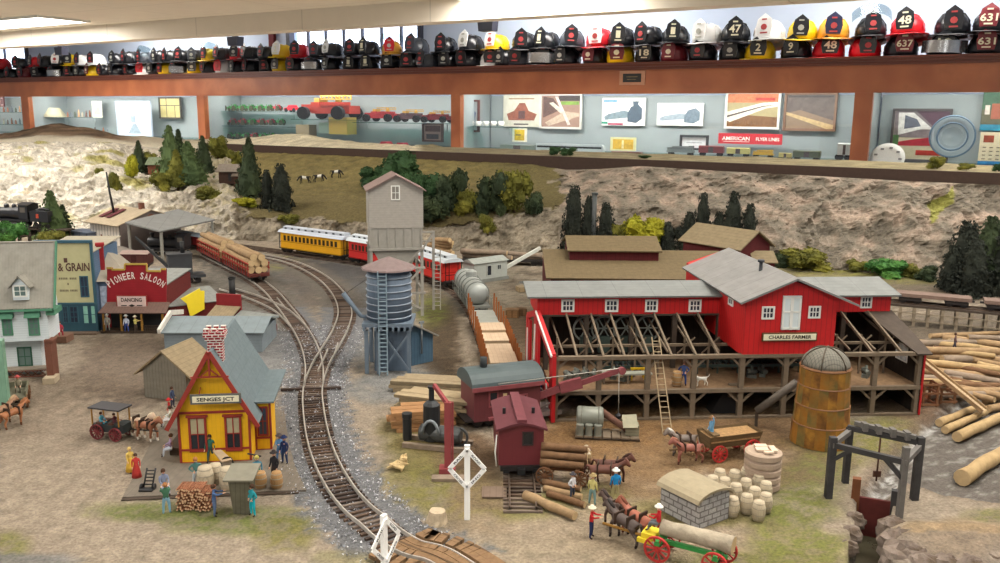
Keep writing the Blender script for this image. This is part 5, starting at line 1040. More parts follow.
# ================================================================== SAWMILL
red = m('mill_red', (188, 20, 22), .6, .06, 2, stripe=((1, 1, 0), .42, .16, .3)); redp = m('mill_red_plain', (176, 18, 24), .6, .05)
tim = m('timber_grey_brown', (112, 98, 82), .85, .15, 2); timd = m('timber_dark', (72, 62, 54), .85, .15, 2); mroof = m('mill_roof_grey', (118, 120, 118), .75, .12, .8, stripe=[((0, 1, 0), .62, .05, .3), ((1, 0, 0), 3.1, .015, .3)])
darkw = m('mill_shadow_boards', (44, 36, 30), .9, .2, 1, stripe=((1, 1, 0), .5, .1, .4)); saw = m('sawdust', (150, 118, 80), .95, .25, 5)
F = Frame((553, 421.5), (917, 414.5)); MW = F.L; MF = F
o = fthing('sawmill', 'red and timber framed open sawmill with long grey roofs', 'sawmill', F)
zD = F.front(647, 390)[1]; zE = F.front(693, 355)[1]; DP = 10.0; BK = 6.0
fx = [F.front(px, 400)[0] for px in (598.5, 647, 693, 740.5, 784, 873)]
xs = [.15]+fx+[MW-.15]
for x in xs: box('post', tim, o, x-.2, x+.2, 0, .4, 0, zE)
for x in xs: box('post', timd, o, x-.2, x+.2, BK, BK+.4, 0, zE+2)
b = MB(); b.box(0, MW, -.1, .3, zD-.3, zD); b.build('deck_beam', tim, o)
b = MB(); b.box(0, MW, -.12, .32, zE-.28, zE); b.build('eave_beam', tim, o)
b = MB(); b.box(0, MW, -.05, .3, 0, .15); b.build('sill_beam', tim, o)
box('deck', m('mill_deck', (128, 102, 76), .9, .25, 2.5), o, 0, MW, .3, DP, zD-.3, zD-.05)
for x in xs:
    b = MB()
    for s_ in (-1, 1):
        if 0 < x+s_*1.1 < MW: b.beam((x, .15, zD-1.3), (x+s_*1.15, .15, zD-.25), .17).beam((x, .15, zE-1.15), (x+s_*1.0, .15, zE-.2), .17)
    b.build('knee_brace', tim, o)
# dark back boards, lower bays' shade put into their colour, and rear wall above
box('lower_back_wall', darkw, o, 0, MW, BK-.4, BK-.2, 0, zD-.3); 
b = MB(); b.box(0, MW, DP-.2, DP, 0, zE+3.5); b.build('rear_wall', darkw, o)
# upper left wall (long red) at depth BK
zwb = F.front(640, 315, BK)[1]; zwt = F.front(640, 294, BK-.3)[1]; xl0 = F.front(537.5, 300, BK)[0]; xl1 = F.front(724, 300, BK)[0]
zrd = F.front(620, 280.5, BK+3)[1]
b = MB(); b.box(xl0, xl1, BK, DP+1, zwb, zwt); uw = b.build('upper_wall', red, o)
b = MB(); b.prism([(xl0, BK, zwb-.05), (xl1, BK, zwb-.05), (xl1, BK-.12, zwb-.05), (xl0, BK-.12, zwb-.05)], (0, 0, .14)); b.build('wall_skirt', timd, uw)
for px0, px1 in ((563, 572.5), (606.5, 616.5), (646.5, 656), (690, 699.5)):
    xa, za = F.front(px0, 310, BK); xb, zb = F.front(px1, 301, BK); win(uw, (xa+xb)/2, za, xb-xa, zb-za, BK-.02, whitep, m('navy_pane', (34, 36, 54), .3), 3, 2, t=.1, fw=.16)
b = MB(); xe0 = F.front(527.5, 290, BK-.5)[0]; b.slab((xe0, BK-.7, zwt-.1), (xl1+1, BK-.7, zwt-.1), (xl1+1, BK+3, zrd), (xe0, BK+3, zrd), .15).slab((xe0, DP+2, zwt-.1), (xl1+1, DP+2, zwt-.1), (xl1+1, BK+3, zrd), (xe0, BK+3, zrd), .15); b.build('left_roof', mroof, o)
# sloping open rafters from eave to the upper wall
for px in (577.5, 604, 625, 649, 672, 696.5, 719, 873, 902):
    x = F.front(px, 357)[0]; b = MB(); b.beam((x, 0, zE-.1), (x, BK, zwb+.1), .16, .22); b.build('rafter', tim, o)
for px in (560, 590, 617, 640, 664, 690, 715, 845, 870, 895):   # inner trusses, a row behind
    x = F.front(px, 352, 2)[0]; b = MB(); b.beam((x, DP-.4, zE+1.6), (x+.2, 1.6, zE-.2), .13, .16).beam((x, 3.6, zD), (x, 3.6, zE+.6), .14).beam((x-.6, 3.6, zE-.9), (x+.9, 3.6, zE+.5), .1); b.build('inner_truss', tim, o)
b = MB(); b.box(0, MW, 3.5, 3.75, zE-.25, zE-.05).box(0, MW, DP-.6, DP-.4, zE+1.2, zE+1.4); b.build('purlin', tim, o)
# middle block
yb = -.05; xa, _ = F.front(743.5, 340, yb); xb, _ = F.front(835, 330, yb); zb = F.front(790, 355.5, yb)[1]; ze = F.front(835, 296, yb)[1]; pkx, zp = F.front(797, 281, yb); 
xm = (xa+xb)/2; zel = ze-.05; dpt = F.side(720, 300, xa)[0]; dpt = 16
b = MB(); b.prism([(xa, yb, zb), (xb, yb, zb), (xb, yb, ze), (xm, yb, zp), (xa, yb, zel)], (0, dpt, 0)); blk = b.build('middle_block', red, o)
zpr = F.front(799, 278.5, yb-.8)[1]; rbk = F.top(720, 247.5, zpr)[1]; sl = (zpr-ze)/(xm-xa)
b = MB(); xo = 1.5; zL = zpr-(xm-xa+.75)*sl; zR = zpr-(xb-xm+xo)*sl*.98
b.slab((xa-.75, yb-.8, zL), (xa-.75, rbk, zL), (xm, rbk, zpr), (xm, yb-.8, zpr), .16).slab((xb+xo, yb-.8, zR), (xb+xo, rbk, zR), (xm, rbk, zpr), (xm, yb-.8, zpr), .16); b.build('middle_roof', m('mill_roof_middle', (124, 122, 120), .75, .12, .8, stripe=[((0, 1, 0), 2.6, .025, .35), ((1, 0, 0), .5, .04, .1)]), o)
d0x, d0z = F.front(780.5, 329.5, yb); d1x, d1z = F.front(801.5, 295.5, yb); b = MB(); b.box(d0x, d1x, yb-.12, yb, d0z, d1z); dr = b.build('loft_door', m('door_pale_blue', (206, 216, 218), .6, .04), blk)
b = MB(); dm_ = (d0x+d1x)/2
for x0, x1 in ((d0x, d0x+.15), (dm_-.12, dm_+.12), (d1x-.15, d1x)): b.box(x0, x1, yb-.17, yb-.1, d0z, d1z)
for z_ in (d0z+.05, (d0z+d1z)/2, d1z-.2): b.box(d0x, d1x, yb-.17, yb-.1, z_, z_+.15)
b.build('door_frame', whitep, dr)
for px0, px1, p0, p1 in ((763, 773, 317.5, 308), (809.5, 819, 316.5, 307.5)):
    x0, z0 = F.front(px0, p0, yb); x1, z1 = F.front(px1, p1, yb); win(blk, (x0+x1)/2, z0, x1-x0, z1-z0, yb, whitep, m('navy_pane', None), 3, 2, t=.1, fw=.14)
win(blk, xa, ze-1.3, .8, .8, 3.2, whitep, m('navy_pane', None), 2, 2, side=-1, t=.1, fw=.14)
x0, z0 = F.front(762, 341.5, yb-.2); x1, z1 = F.front(817.5, 332.5, yb-.2); s_ = box('name_board', m('sign_brown', (96, 70, 44)), blk, x0, x1, yb-.2, yb-.05, z0, z1); box('board_face', cream, s_, x0+.1, x1-.1, yb-.24, yb-.2, z0+.1, z1-.1)
b = MB(); write(b, 'CHARLES FARMER', (x0+x1)/2, z0+(z1-z0)*.32, (z1-z0)*.4, yb-.24, (x1-x0)*.78, .03); b.build('lettering', inkm, s_)
vx, vy = F.top(760, 279, zpr-1.1); b = MB(); zv = zpr-1.2; vz = F.front(760.5, 262, vy)[1]; b.tube((vx, vy, zv-.4), (vx, vy, max(vz, zv+.9)), .16).tube((vx, vy, max(vz, zv+.9)), (vx, vy, max(vz, zv+.9)+.2), .3); b.build('roof_vent', m('vent_dark', (60, 62, 66)), o)
# right extension
xr0, _ = F.front(834, 300, BK-2); xr1, zwb2 = F.front(890, 311.5, BK); zwt2 = F.front(870, 292.5, BK)[1]; zr2 = F.front(870, 276.5, BK+3)[1]
b = MB(); b.box(xb-.5, xr1, BK, DP+1, zwb2, zwt2); rw = b.build('right_wall', red, o)
x0, z0 = F.front(861.5, 306.5, BK); x1, z1 = F.front(870.5, 297.5, BK); win(rw, (x0+x1)/2, z0, x1-x0, z1-z0, BK, whitep, m('navy_pane', None), 3, 2, t=.1, fw=.14)
xr3 = F.front(901, 292, BK-.5)[0]; xr4 = F.front(889, 276, BK+3)[0]
b = MB(); b.slab((xb-.5, BK-.7, zwt2-.1), (xr3, BK-.7, zwt2-.1), (xr3-.2, BK+3, zr2), (xb-.5, BK+3, zr2), .15).slab((xb-.5, DP+2, zwt2-.1), (xr3, DP+2, zwt2-.1), (xr3, BK+3, zr2), (xb-.5, BK+3, zr2), .15); b.build('right_roof', mroof, o)
# sloping boarded right end and its wall
xe, _ = F.front(889, 314, BK)
b = MB(); b.prism([(xe-.1, BK, zwb2+.05), (MW+.5, -.3, zE-.25), (MW+.5, -.3, zE-.1), (xe+.2, BK, zwb2+.3)], (.01, 0, 0)) if False else b.slab((MW-.7, -.4, zE-.05), (MW+.55, -.4, zE-.05), (MW+.45, BK+.2, zwb2+.1), (MW-2.2, BK+.2, zwb2+.1), .14); b.build('end_roof', timd, o)
b = MB(); b.prism([(MW+.05, -.1, 0), (MW+.05, DP, 0), (MW+.05, DP, zwb2), (MW+.05, BK, zwb2), (MW+.05, -.1, zE-.2)], (.14, 0, 0)); ew = b.build('right_end_wall', redp, o)
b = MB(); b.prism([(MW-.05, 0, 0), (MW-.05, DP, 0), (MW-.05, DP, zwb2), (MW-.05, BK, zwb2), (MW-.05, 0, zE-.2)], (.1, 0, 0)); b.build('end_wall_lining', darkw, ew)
x_, z_ = F.front(903, 368, 2.5); win(o, MW-.06, zE-1.5, 1.6, 1.3, 3, whitep, m('bright_pane', (190, 196, 200), .4), 3, 3, side=-1, t=.06, fw=.08)
# left end wall with openings: a red frame
zt2 = zwb+.3; b = MB(); X0 = -.05
b.beam((X0, 0, 0), (X0, 0, zE+.1), .3, .5).beam((X0, BK, 0), (X0, BK, zt2), .3, .5).beam((X0, DP, 0), (X0, DP, zE+1), .3, .5)
b.beam((X0, 0, zE), (X0, BK, zt2), .3, .5).beam((X0, BK, zt2), (X0, DP, zE+1), .3, .5)
b.prism([(X0-.1, 0, zE-.8), (X0-.1, BK, zt2-.9), (X0-.1, BK, zt2), (X0-.1, 0, zE)], (.2, 0, 0)).box(X0-.1, X0+.1, 0, 1.0, 0, zE).box(X0-.1, X0+.1, BK-.6, BK+1.2, 0, zt2-.2).box(X0-.1, X0+.1, 0, DP, zD-1.1, zD).box(X0-.1, X0+.1, DP-1.2, DP, 0, zE+.8); b.v = [Vector((p.x-.09*p.y, p.y, p.z)) for p in b.v]
b.build('left_end_wall', redp, o)
b = MB(); b.beam((X0-.2, -.1, zE+.05), (X0-.2, BK, zt2+.1), .12, .2).beam((X0-.2, 1.6, zD+.2), (X0-.2, 1.0, 0.2), .1, .1).beam((X0-.2, BK+.3, zE+1.1), (X0-.2, BK+.4, zD+.8), .1, .14).beam((X0-.2, DP-.6, zE), (X0-.2, DP-.6, .3), .1, .1); b.v = [Vector((p.x-.09*p.y, p.y, p.z)) for p in b.v]; b.build('white_strip', whitep, o)
# machinery on the deck
mach = m('machine_green', (50, 64, 58), .6, .2, 2); iron = m('iron_black', (42, 42, 44), .5, .2, 2, metal=.4)
def mth(name, label, cat, x, y, z=None, rz=0, grp=None): return thing(name, label, cat, F.W(x, y, zD-.05 if z is None else z), F.r+rz, grp)
for k, (pa, pb_) in enumerate(((600, 650), (700, 850))):
    xA, xB = F.front(pa, 372, 3.2)[0], F.front(pb_, 372, 3.2)[0]; t = mth('roller_conveyor', ['short dark green roller conveyor left of the ladder', 'long dark green roller conveyor behind the blue worker'][k], 'conveyor', xA, 4.2)
    L_ = xB-xA; b = MB(); b.box(0, L_, 0, .12, .55, .8).box(0, L_, 1.3, 1.42, .55, .8); b.build('side_rail', mach, t)
    b = MB()
    for i in range(int(L_/.5)): b.tube((.25+i*.5, .1, .7), (.25+i*.5, 1.35, .7), .12, n=6)
    b.build('rollers', iron, t); b = MB()
    for i in range(int(L_/1.8)+1):
        for y in (0, 1.3): b.box(i*1.8, i*1.8+.15, y, y+.12, 0, .6)
    b.build('legs', mach, t)
for k, px in enumerate((586, 604, 626, 648)):
    x = F.front(px, 335, 6.8)[0]; t = mth('saw_wheel', 'large grey spoked machine wheel behind the rafters, %s of four' % ORD[k], 'machine wheel', x, 6.9, zE-.4, 0, 'machine wheels behind the rafters')
    b = MB(); b.T = Matrix.Translation((0, 0, .9)) @ Matrix.Rotation(PI/2, 4, 'X'); b.lathe([(1.0, -.12), (1.15, -.12), (1.15, .12), (1.0, .12), (1.0, -.12)], n=20); b.build('wheel_rim', m('wheel_grey', (120, 124, 118)), t)
    b = MB()
    for a in range(3): c, s2 = math.cos(a*PI/3), math.sin(a*PI/3); b.beam((-c, 0, .9-s2), (c, 0, .9+s2), .1)
    b.build('wheel_spokes', _m['wheel_grey'], t); box('stand', mach, t, -.5, .5, -.3, .3, -1.2, .2)
for k, (pa, pb_, py) in enumerate(((602, 652, 380), (668, 735, 383))):
    xA = F.front(pa, py, 1.8)[0]; xB = F.front(pb_, py, 1.8)[0]; t = mth('work_bench', ['long pale work bench left of the ladder', 'low bench right of the ladder'][k], 'bench', xA, 1.7)
    if k == 1: bpy.data.objects.remove(t); continue
    box('bench_top', m('bench_pale', (146, 146, 132)), t, 0, xB-xA, 0, .9, .75, .87)
    for x in (.1, (xB-xA)/2, xB-xA-.25):
        for y in (.05, .7): box('leg', tim, t, x, x+.15, y, y+.15, 0, .75)
t = mth('sawhorse', 'small yellow sawhorse on the mill deck', 'sawhorse', F.front(638, 374, 2.8)[0], 3.0); yl = m('sawhorse_yellow', (206, 166, 30))
box('beam', yl, t, -.6, .6, -.08, .08, .85, 1)
for s_ in (-1, 1):
    for q in (-1, 1): b = MB(); b.beam((s_*.4, 0, .9), (s_*.55, q*.35, 0), .1); b.build('leg', yl, t)
r4 = random.Random(9)
for k in range(9):   # clutter of parts and timbers on the deck
    px = (566, 574, 583, 592, 612, 622, 748, 760, 858)[k]; x = F.front(px, 365, 4)[0]; t = mth('machine_part', ['grey cast machine part on the mill deck, %s from the left' % ORD[k]][0], 'machine part', x, r4.uniform(2.5, 3.6), None, r4.uniform(0, 3), 'cast machine parts on the deck')
    b = MB(); b.box(-.4, .4, -.25, .25, 0, .3).tube((-.3, -.3, .45), (.3, .3, .6), .22, n=8).tube((0, 0, .3), (0, 0, r4.uniform(.7, 1.2)), .12, n=6); b.build('casting', m('casting_grey', (104, 108, 100), .6, .2, 2), t); b = MB(); b.T = Matrix.Translation((.4, .1, .35)) @ Matrix.Rotation(PI/2, 4, 'Y'); b.lathe([(.1, -.05), (.35, -.05), (.35, .05), (.1, .05)], n=12); b.build('flywheel', iron, t)
# ladder leaning on the front
p0 = F.front(667.5, 435, 0); g0 = G(667.5, 434); v = F.Mi @ (g0-F.o); tx, tz = F.front(655.5, 337, 1.3)
t = thing('long_ladder', 'long pale wooden ladder leaning on the sawmill front', 'ladder', g0, F.r); top_ = Vector((tx-v.x, 1.3-v.y, tz)); pl_ = m('ladder_pale', (156, 138, 110), .8)
for s_ in (-.36, .36): b = MB(); b.beam((s_, 0, 0), top_+Vector((s_*.85, 0, 0)), .07, .1, up=(0, 1, 0)); b.build('ladder_side', pl_, t)
for i in range(17):
    q = top_*((i+.7)/17.5); b = MB(); b.tube(q+Vector((-.34, 0, 0)), q+Vector((.34, 0, 0)), .04, n=6); b.build('rung', pl_, t)
# dark hut and bin beneath the right bays
t = thing('canvas_stack', 'dark pyramid shaped hopper under the mill near the wagon', 'hopper', F.W(F.front(724, 424, 1)[0], 1.1, 0), F.r); b = MB(); b.prism([(-1.1, 0, 0), (1.1, 0, 0), (.7, 0, 2.0), (.1, 0, 2.3), (-.5, 0, 1.2)], (0, 1.6, 0)); b.build('hopper_body', m('hopper_black', (30, 28, 28), .8), t); box('chute_lip', tim, t, .2, 1.0, -.3, .1, 1.5, 2.6)
# chute beam down to the silo
a_, c_ = P(757, 411, 64.0), P(797, 382, 63.2); t = thing('chute_log', 'grey round chute sloping from silo side to the ground', 'chute', (a_.x, a_.y, 0)); b = MB(); b.tube((0, 0, a_.z), (c_.x-a_.x, c_.y-a_.y, c_.z), .32, n=12); b.build('chute_tube', m('chute_grey', (96, 88, 80), .8, .2, 2), t); box('support_post', timd, t, -.1, .1, -.1, .1, 0, a_.z)
# ---- silo burner
g0 = G(819, 441); t = thing('sawdust_burner', 'tall tapering rust and ochre sawdust burner with mesh dome', 'burner', g0); S_ = HT(819, 449, 368); rt = HT(819, 449, 368)
rb = 29.5/13.75; r1 = 23.3/13.0*.985; hS = P(819, 370, g0.y-1).z
b = MB(); 
bm_ = [m('rust_ochre', (150, 100, 36), .65, .25, 1.2, col2=(118, 92, 44)), m('rust_green', (112, 96, 52), .65, .25, 1.2, col2=(134, 92, 38)), m('rust_brown_panel', (116, 76, 36), .65, .3, 1.2, col2=(146, 104, 40))]
n = 18; rows = [(0, rb), (.27, rb*.945), (.52, rb*.9), (.77, rb*.85), (1, r1)]
for i in range(4):
    for j in range(n):
        (t0, q0), (t1, q1) = rows[i], rows[i+1]; a0, a1 = 2*PI*j/n, 2*PI*(j+1)/n; lap = .04
        b.mat((j*7+i*5) % 3).add([((q0+lap*0)*math.cos(a0), q0*math.sin(a0), t0*hS), (q0*math.cos(a1), q0*math.sin(a1), t0*hS), ((q1+lap)*math.cos(a1), (q1+lap)*math.sin(a1), t1*hS), ((q1+lap)*math.cos(a0), (q1+lap)*math.sin(a0), t1*hS)], [(0, 1, 2, 3)])
b.add([(r1*math.cos(2*PI*j/n), r1*math.sin(2*PI*j/n), hS) for j in range(n)], [tuple(range(n))]); b.build('shell', bm_, t)
b = MB(); 
for i in (1, 2, 3): b.lathe([(rows[i][1]+.02, rows[i][0]*hS-.05), (rows[i][1]+.07, rows[i][0]*hS), (rows[i][1]+.02, rows[i][0]*hS+.05)], n=36)
b.lathe([(r1+.02, hS-.1), (r1+.1, hS), (r1+.02, hS+.12)], n=36); b.build('band', m('band_rust', (110, 70, 34), .6), t)
b = MB(); b.smooth = True; hd = P(819, 347, g0.y).z-hS; b.lathe([(r1*math.cos(a), hS+hd*math.sin(a)) for a in [i*PI/2/6 for i in range(6)]]+[(.02, hS+hd)], n=24); b.build('mesh_dome', m('dome_mesh', (112, 108, 98), .7, .1, 2, stripe=[((1, 0, 0), .2, .2, .35), ((0, 1, 0), .2, .2, .35)]), t)
b = MB(); 
for k in range(6): a = k*PI/3; b.path([((r1*math.cos(e)+.03)*math.cos(a), (r1*math.cos(e)+.03)*math.sin(a), hS+(hd+.04)*math.sin(e)) for e in [i*PI/2/6 for i in range(7)]], .05, 5)
b.build('dome_rib', m('dome_rib', (80, 70, 58)), t)
# ---- sluice gantry and gate
gd = m('gantry_dark', (62, 60, 60), .8, .2, 1.5); gl = m('gantry_grey', (104, 100, 96), .8, .15, 1.5)
g0 = G(828, 497); t = thing('sluice_gantry', 'weathered dark timber gantry standing over the red sluice gate', 'gantry', g0); R_ = lambda p: p-g0
FLp, BLp, FRp, BRp = G(828, 497), G(845, 482, 0), G(899, 517), G(914, 499, 0); hh = [HT(828, 497, 437), HT(845, 482, 425), HT(901, 517, 447), HT(914, 499, 437)]
for p_, h_, w_, mt in ((FLp, hh[0], .42, gd), (BLp, hh[1]-.2, .38, gd), (FRp, hh[2], .34, gl), (BRp, hh[3], .42, gd)): q = R_(p_); b = MB(); b.beam((q.x, q.y, -.8), (q.x, q.y, h_), w_); b.build('post', mt, t)
zq = min(hh)-.45; Q = [R_(p) for p in (FLp, FRp, BRp, BLp)]
for (i, j, ext, mt) in ((0, 1, .1, gd), (3, 2, .15, gd), (0, 3, .2, gl), (1, 2, .2, gl)):
    a_, c_ = Q[i].copy(), Q[j].copy(); d = (c_-a_).normalized(); a_ -= d*ext; c_ += d*ext; z_ = zq+(.25 if i == 3 else 0); b = MB(); b.beam((a_.x, a_.y, z_), (c_.x, c_.y, z_), .3, .34); b.build('cross_beam', mt, t)
a_ = Q[3]; c_ = Q[2]; b = MB(); b.beam((a_.x+.3, a_.y, zq+.62), (c_.x-.3, c_.y, zq+.62), .3, .25)
for k in range(4): q = a_.lerp(c_, (k+1)/5); b.box(q.x-.15, q.x+.15, q.y-.35, q.y+.2, zq+.3, zq+.85)
b.build('windlass', gl, t)
for i, j in ((0, 1), (1, 0)):
    a_, c_ = Q[i], Q[j]; d = (c_-a_).normalized(); b = MB(); b.beam((a_.x, a_.y, zq-1.1), (a_.x+d.x*1.1, a_.y+d.y*1.1, zq-.1), .25); b.build('knee_brace', gd, t)
b = MB(); q = Q[3].lerp(Q[2], .45); b.tube((q.x, q.y, zq), (q.x, q.y, .6), .06).box(q.x-.25, q.x+.25, q.y-.05, q.y+.05, .9, 1.3); b.build('hook_chain', m('rust_iron', (84, 56, 44)), t)
ga, gb = G(857, 497, 0), G(893, 503, 0); t = thing('sluice_gate', 'rusty red sluice gate board between two short posts', 'sluice gate', ga); d = gb-ga; L_ = math.hypot(d.x, d.y); t.rotation_euler = (0, 0, math.atan2(d.y, d.x))
zg = P(875, 496, ga.y).z; b = MB(); b.box(0, L_, -.15, .05, -3, .1); b.build('gate_board', m('gate_red', (88, 38, 34), .7, .15, 1.5), t)
for x, mt, h_ in ((-.1, m('rust_post', (112, 70, 44)), 1.3), (L_+.1, gd, .9)): b = MB(); b.box(x-.25, x+.25, -.25, .2, -2.6, h_); b.build('gate_post', mt, t)
# water
wm_ = m('murky_water', (70, 66, 52), .12, .2, .6); b = MB(); pc = [Vector((x, y, -2.5)) for x, y in pit]; b.poly(pc); w_ = b.build('sluice_water', wm_); w_['kind'] = 'structure'
# rocky bank lumps right of gate
rk = m('bank_rock', (128, 114, 104), .9, .3, 2.5, bump=.6, col2=(92, 78, 66))
for i, (px, py, r_) in enumerate(((893, 522, .8), (899, 538, 1.0), (912, 534, .9), (905, 552, 1.1), (925, 546, .9), (940, 541, .9), (955, 549, .9), (922, 560, 1.0), (945, 561, .9), (972, 551, .8), (988, 558, .9), (1004, 554, .8), (968, 563, .9), (854, 514, .6), (851, 528, .6), (848, 540, .5))):
    p_ = G(px, py); t = MB(); t.smooth = False; t.blob((0, 0, -.5), (r_*1.25, r_*.95, r_*1.0), .14, 14, 10, i*1.7, 2.4); q = t.build('bank_rock', rk, None, p_); tag(q, '%s rocky lump of the bank %s' % (['rough brown', 'pale pitted', 'dark grey'][i % 3], 'right of the sluice, %s along' % ORD[i] if i < 13 else 'left of the sluice channel, %s down' % ORD[i-13]), 'rock', 'rocks along the sluice bank')
# ================================================================== ROLLING STOCK AND VEHICLES
wheelm = m('wheel_iron', (46, 42, 42), .5, .2, 2, metal=.3)
def near(key, px, py):
    g = G(px, py); T_ = TW[key]; i = min(range(1, len(T_)-1), key=lambda k: (T_[k].x-g.x)**2+(T_[k].y-g.y)**2); d = T_[i-1]-T_[i+1]; return Vector((T_[i].x, T_[i].y, 0)), math.atan2(d.y, d.x), i
def trucks(o, L, y=1.0, z=.36, n=2, mt=None):
    for s_ in (-1, 1):
        b = MB(); c = s_*(L/2-1.5)
        for k in (-.75, .75):
            for q in (-1, 1): b.tube((c+k, q*.82-.1, z+.5), (c+k, q*.82+.1, z+.5), .5, n=12)
            b.tube((c+k, -.8, z+.5), (c+k, .8, z+.5), .1, n=6)
        for q in (-1, 1): b.box(c-1.2, c+1.2, q*1.05-.08, q*1.05+.08, z+.35, z+.7)
        b.box(c-.2, c+.2, -1, 1, z+.5, z+.95); b.build('truck', mt or wheelm, o)
def coupler(o, L):
    for s_ in (-1, 1): box('coupler', wheelm, o, s_*L/2-.35, s_*L/2+.35, -.12, .12, .95, 1.2)
def span(key, a, b_):
    p, _, _ = near(key, *a); q, _, _ = near(key, *b_); d = p-q; return (p+q)/2, math.atan2(d.y, d.x), d.length
def coach(a, b_, col, label, n=13):
    c, r, L = span('coach', a, b_); o = thing('passenger_coach', label, 'passenger coach', c, r); cm_ = m('coach_%s' % (col,), col, .5, .05, 2, stripe=((1, 0, 0), .4, .06, .1))
    W2 = 1.45; b = MB(); b.box(-L/2+.6, L/2-.6, -W2, W2, 1.3, 3.9); body = b.build('carbody', cm_, o)
    b = MB(); b.prism([(-L/2, -1.6, 3.9), (-L/2, -1.2, 4.3), (-L/2, -.8, 4.4), (-L/2, .8, 4.4), (-L/2, 1.2, 4.3), (-L/2, 1.6, 3.9)], (L, 0, 0)); b.prism([(-L/2+.5, -.75, 4.4), (-L/2+.5, -.75, 4.8), (-L/2+.5, 0, 4.95), (-L/2+.5, .75, 4.8), (-L/2+.5, .75, 4.4)], (L-1, 0, 0)); rf = b.build('roof', m('coach_roof', (176, 182, 192), .6, .05) if col[1] > 100 else m('coach_roof_red', (190, 196, 202), .6, .05), o)
    k = (L-2.4)/n; wme = MB().box(k*.2, k*.8, -W2-.03, W2+.03, 2.55, 3.45).mesh('window', [m('coach_glass', (56, 44, 30), .3)])
    for i in range(n): mobj('window', wme, body, (-L/2+1.2+i*k, 0, 0))
    b = MB()
    for i in range(9): x = -L/2+1.2+i*(L-2.4)/8; b.box(x-.25, x+.25, -.8, .8, 4.45, 4.7)
    b.build('roof_vents', m('vent_dark', None), rf)
    b = MB(); b.box(-L/2+.6, L/2-.6, -W2-.03, W2+.03, 1.2, 1.35).box(-L/2+.6, L/2-.6, -W2-.04, W2+.04, 2.35, 2.45); b.build('letter_board', m('coach_trim_%s' % (col,), tuple(int(v*.75) for v in col)), body)
    for s_ in (-1, 1): box('platform', wheelm, o, s_*(L/2-.3)-.35, s_*(L/2-.3)+.35, -1.3, 1.3, 1.1, 1.3)
    for s_ in (-1, 1):
        b = MB(); b.box(s_*(L/2-.05)-.03, s_*(L/2-.05)+.03, -1.3, 1.3, 2.1, 2.2)
        for q in (-1.25, -.7, .7, 1.25): b.box(s_*(L/2-.05)-.04, s_*(L/2-.05)+.04, q-.04, q+.04, 1.3, 3.9)
        b.build('end_railing', m('railing_black', (34, 32, 32)), o)
    box('underframe', wheelm, o, -L*.25, L*.25, -1, 1, .8, 1.25); trucks(o, L); coupler(o, L); return o
coach((287, 253), (351, 262.5), (214, 156, 18), 'yellow passenger coach with silver roof on the curved track', 14)
coach((353, 263), (408, 272.5), (190, 36, 34), 'red passenger coach partly hidden behind the coaling tower', 12)
coach((410, 273), (455, 290), (206, 40, 30), 'red passenger coach right of the coaling tower', 11)
def logcyl(b, a, c, r, n=10): b.mat(0).tube(a, c, r, r*.93, n, endmat=1)
bark_t = m('log_tan', (150, 124, 92), .85, .2, 1.5, bump=.4); bark_p = m('log_peeled', (168, 142, 102), .8, .18, 1.5, bump=.3); bark_b = m('log_bark', (112, 84, 60), .9, .25, 2, bump=.5); bark_g = m('log_grey', (136, 120, 104), .9, .2, 1.5, bump=.4); endw = m('log_end', (190, 164, 124), .8, .1, 3); barkw = m('log_pale', (166, 154, 134), .85, .2, 2, bump=.4)
def log(a, c, r, mt, label, group, name='log'):
    a = Vector(a); c = Vector(c); o = a.copy(); b = MB(); k = 7; rr = random.Random(a.x*7+a.y)
    pts = []; rs = []
    for i in range(k): t = i/(k-1); p = a.lerp(c, t)-o; pts.append(p+Vector((rr.uniform(-.1, .1), rr.uniform(-.1, .1), rr.uniform(-.05, .05)))*r*1.2*(0 < i < k-1)); rs.append(r*(1.06-.16*t)*(1+rr.uniform(-.07, .07)))
    b.path(pts, rs, 11, True, 1); q = b.build(name, [mt, endw], None, o); return tag(q, label, 'log', group)
def flatcar(c, r, L, label, mt, stakes=None, sm=None, deck=None, name='flat_car', W2=1.45):
    o = thing(name, label, 'flat car', c, r); box('deck', deck or mt, o, -L/2, L/2, -W2, W2, 1.2, 1.5); box('side_sill', mt, o, -L/2, L/2, -W2-.05, W2+.05, 1.05, 1.25); trucks(o, L); coupler(o, L)
    if stakes:
        for i in range(stakes):
            for s_ in (-1, 1): x = -L/2+.4+i*(L-.8)/(stakes-1); b = MB(); b.beam((x, s_*(W2+.05), 1.0), (x+rnd.uniform(-.15, .15), s_*(W2+.05), 3.6), .16); b.build('stake', sm, o)
    return o
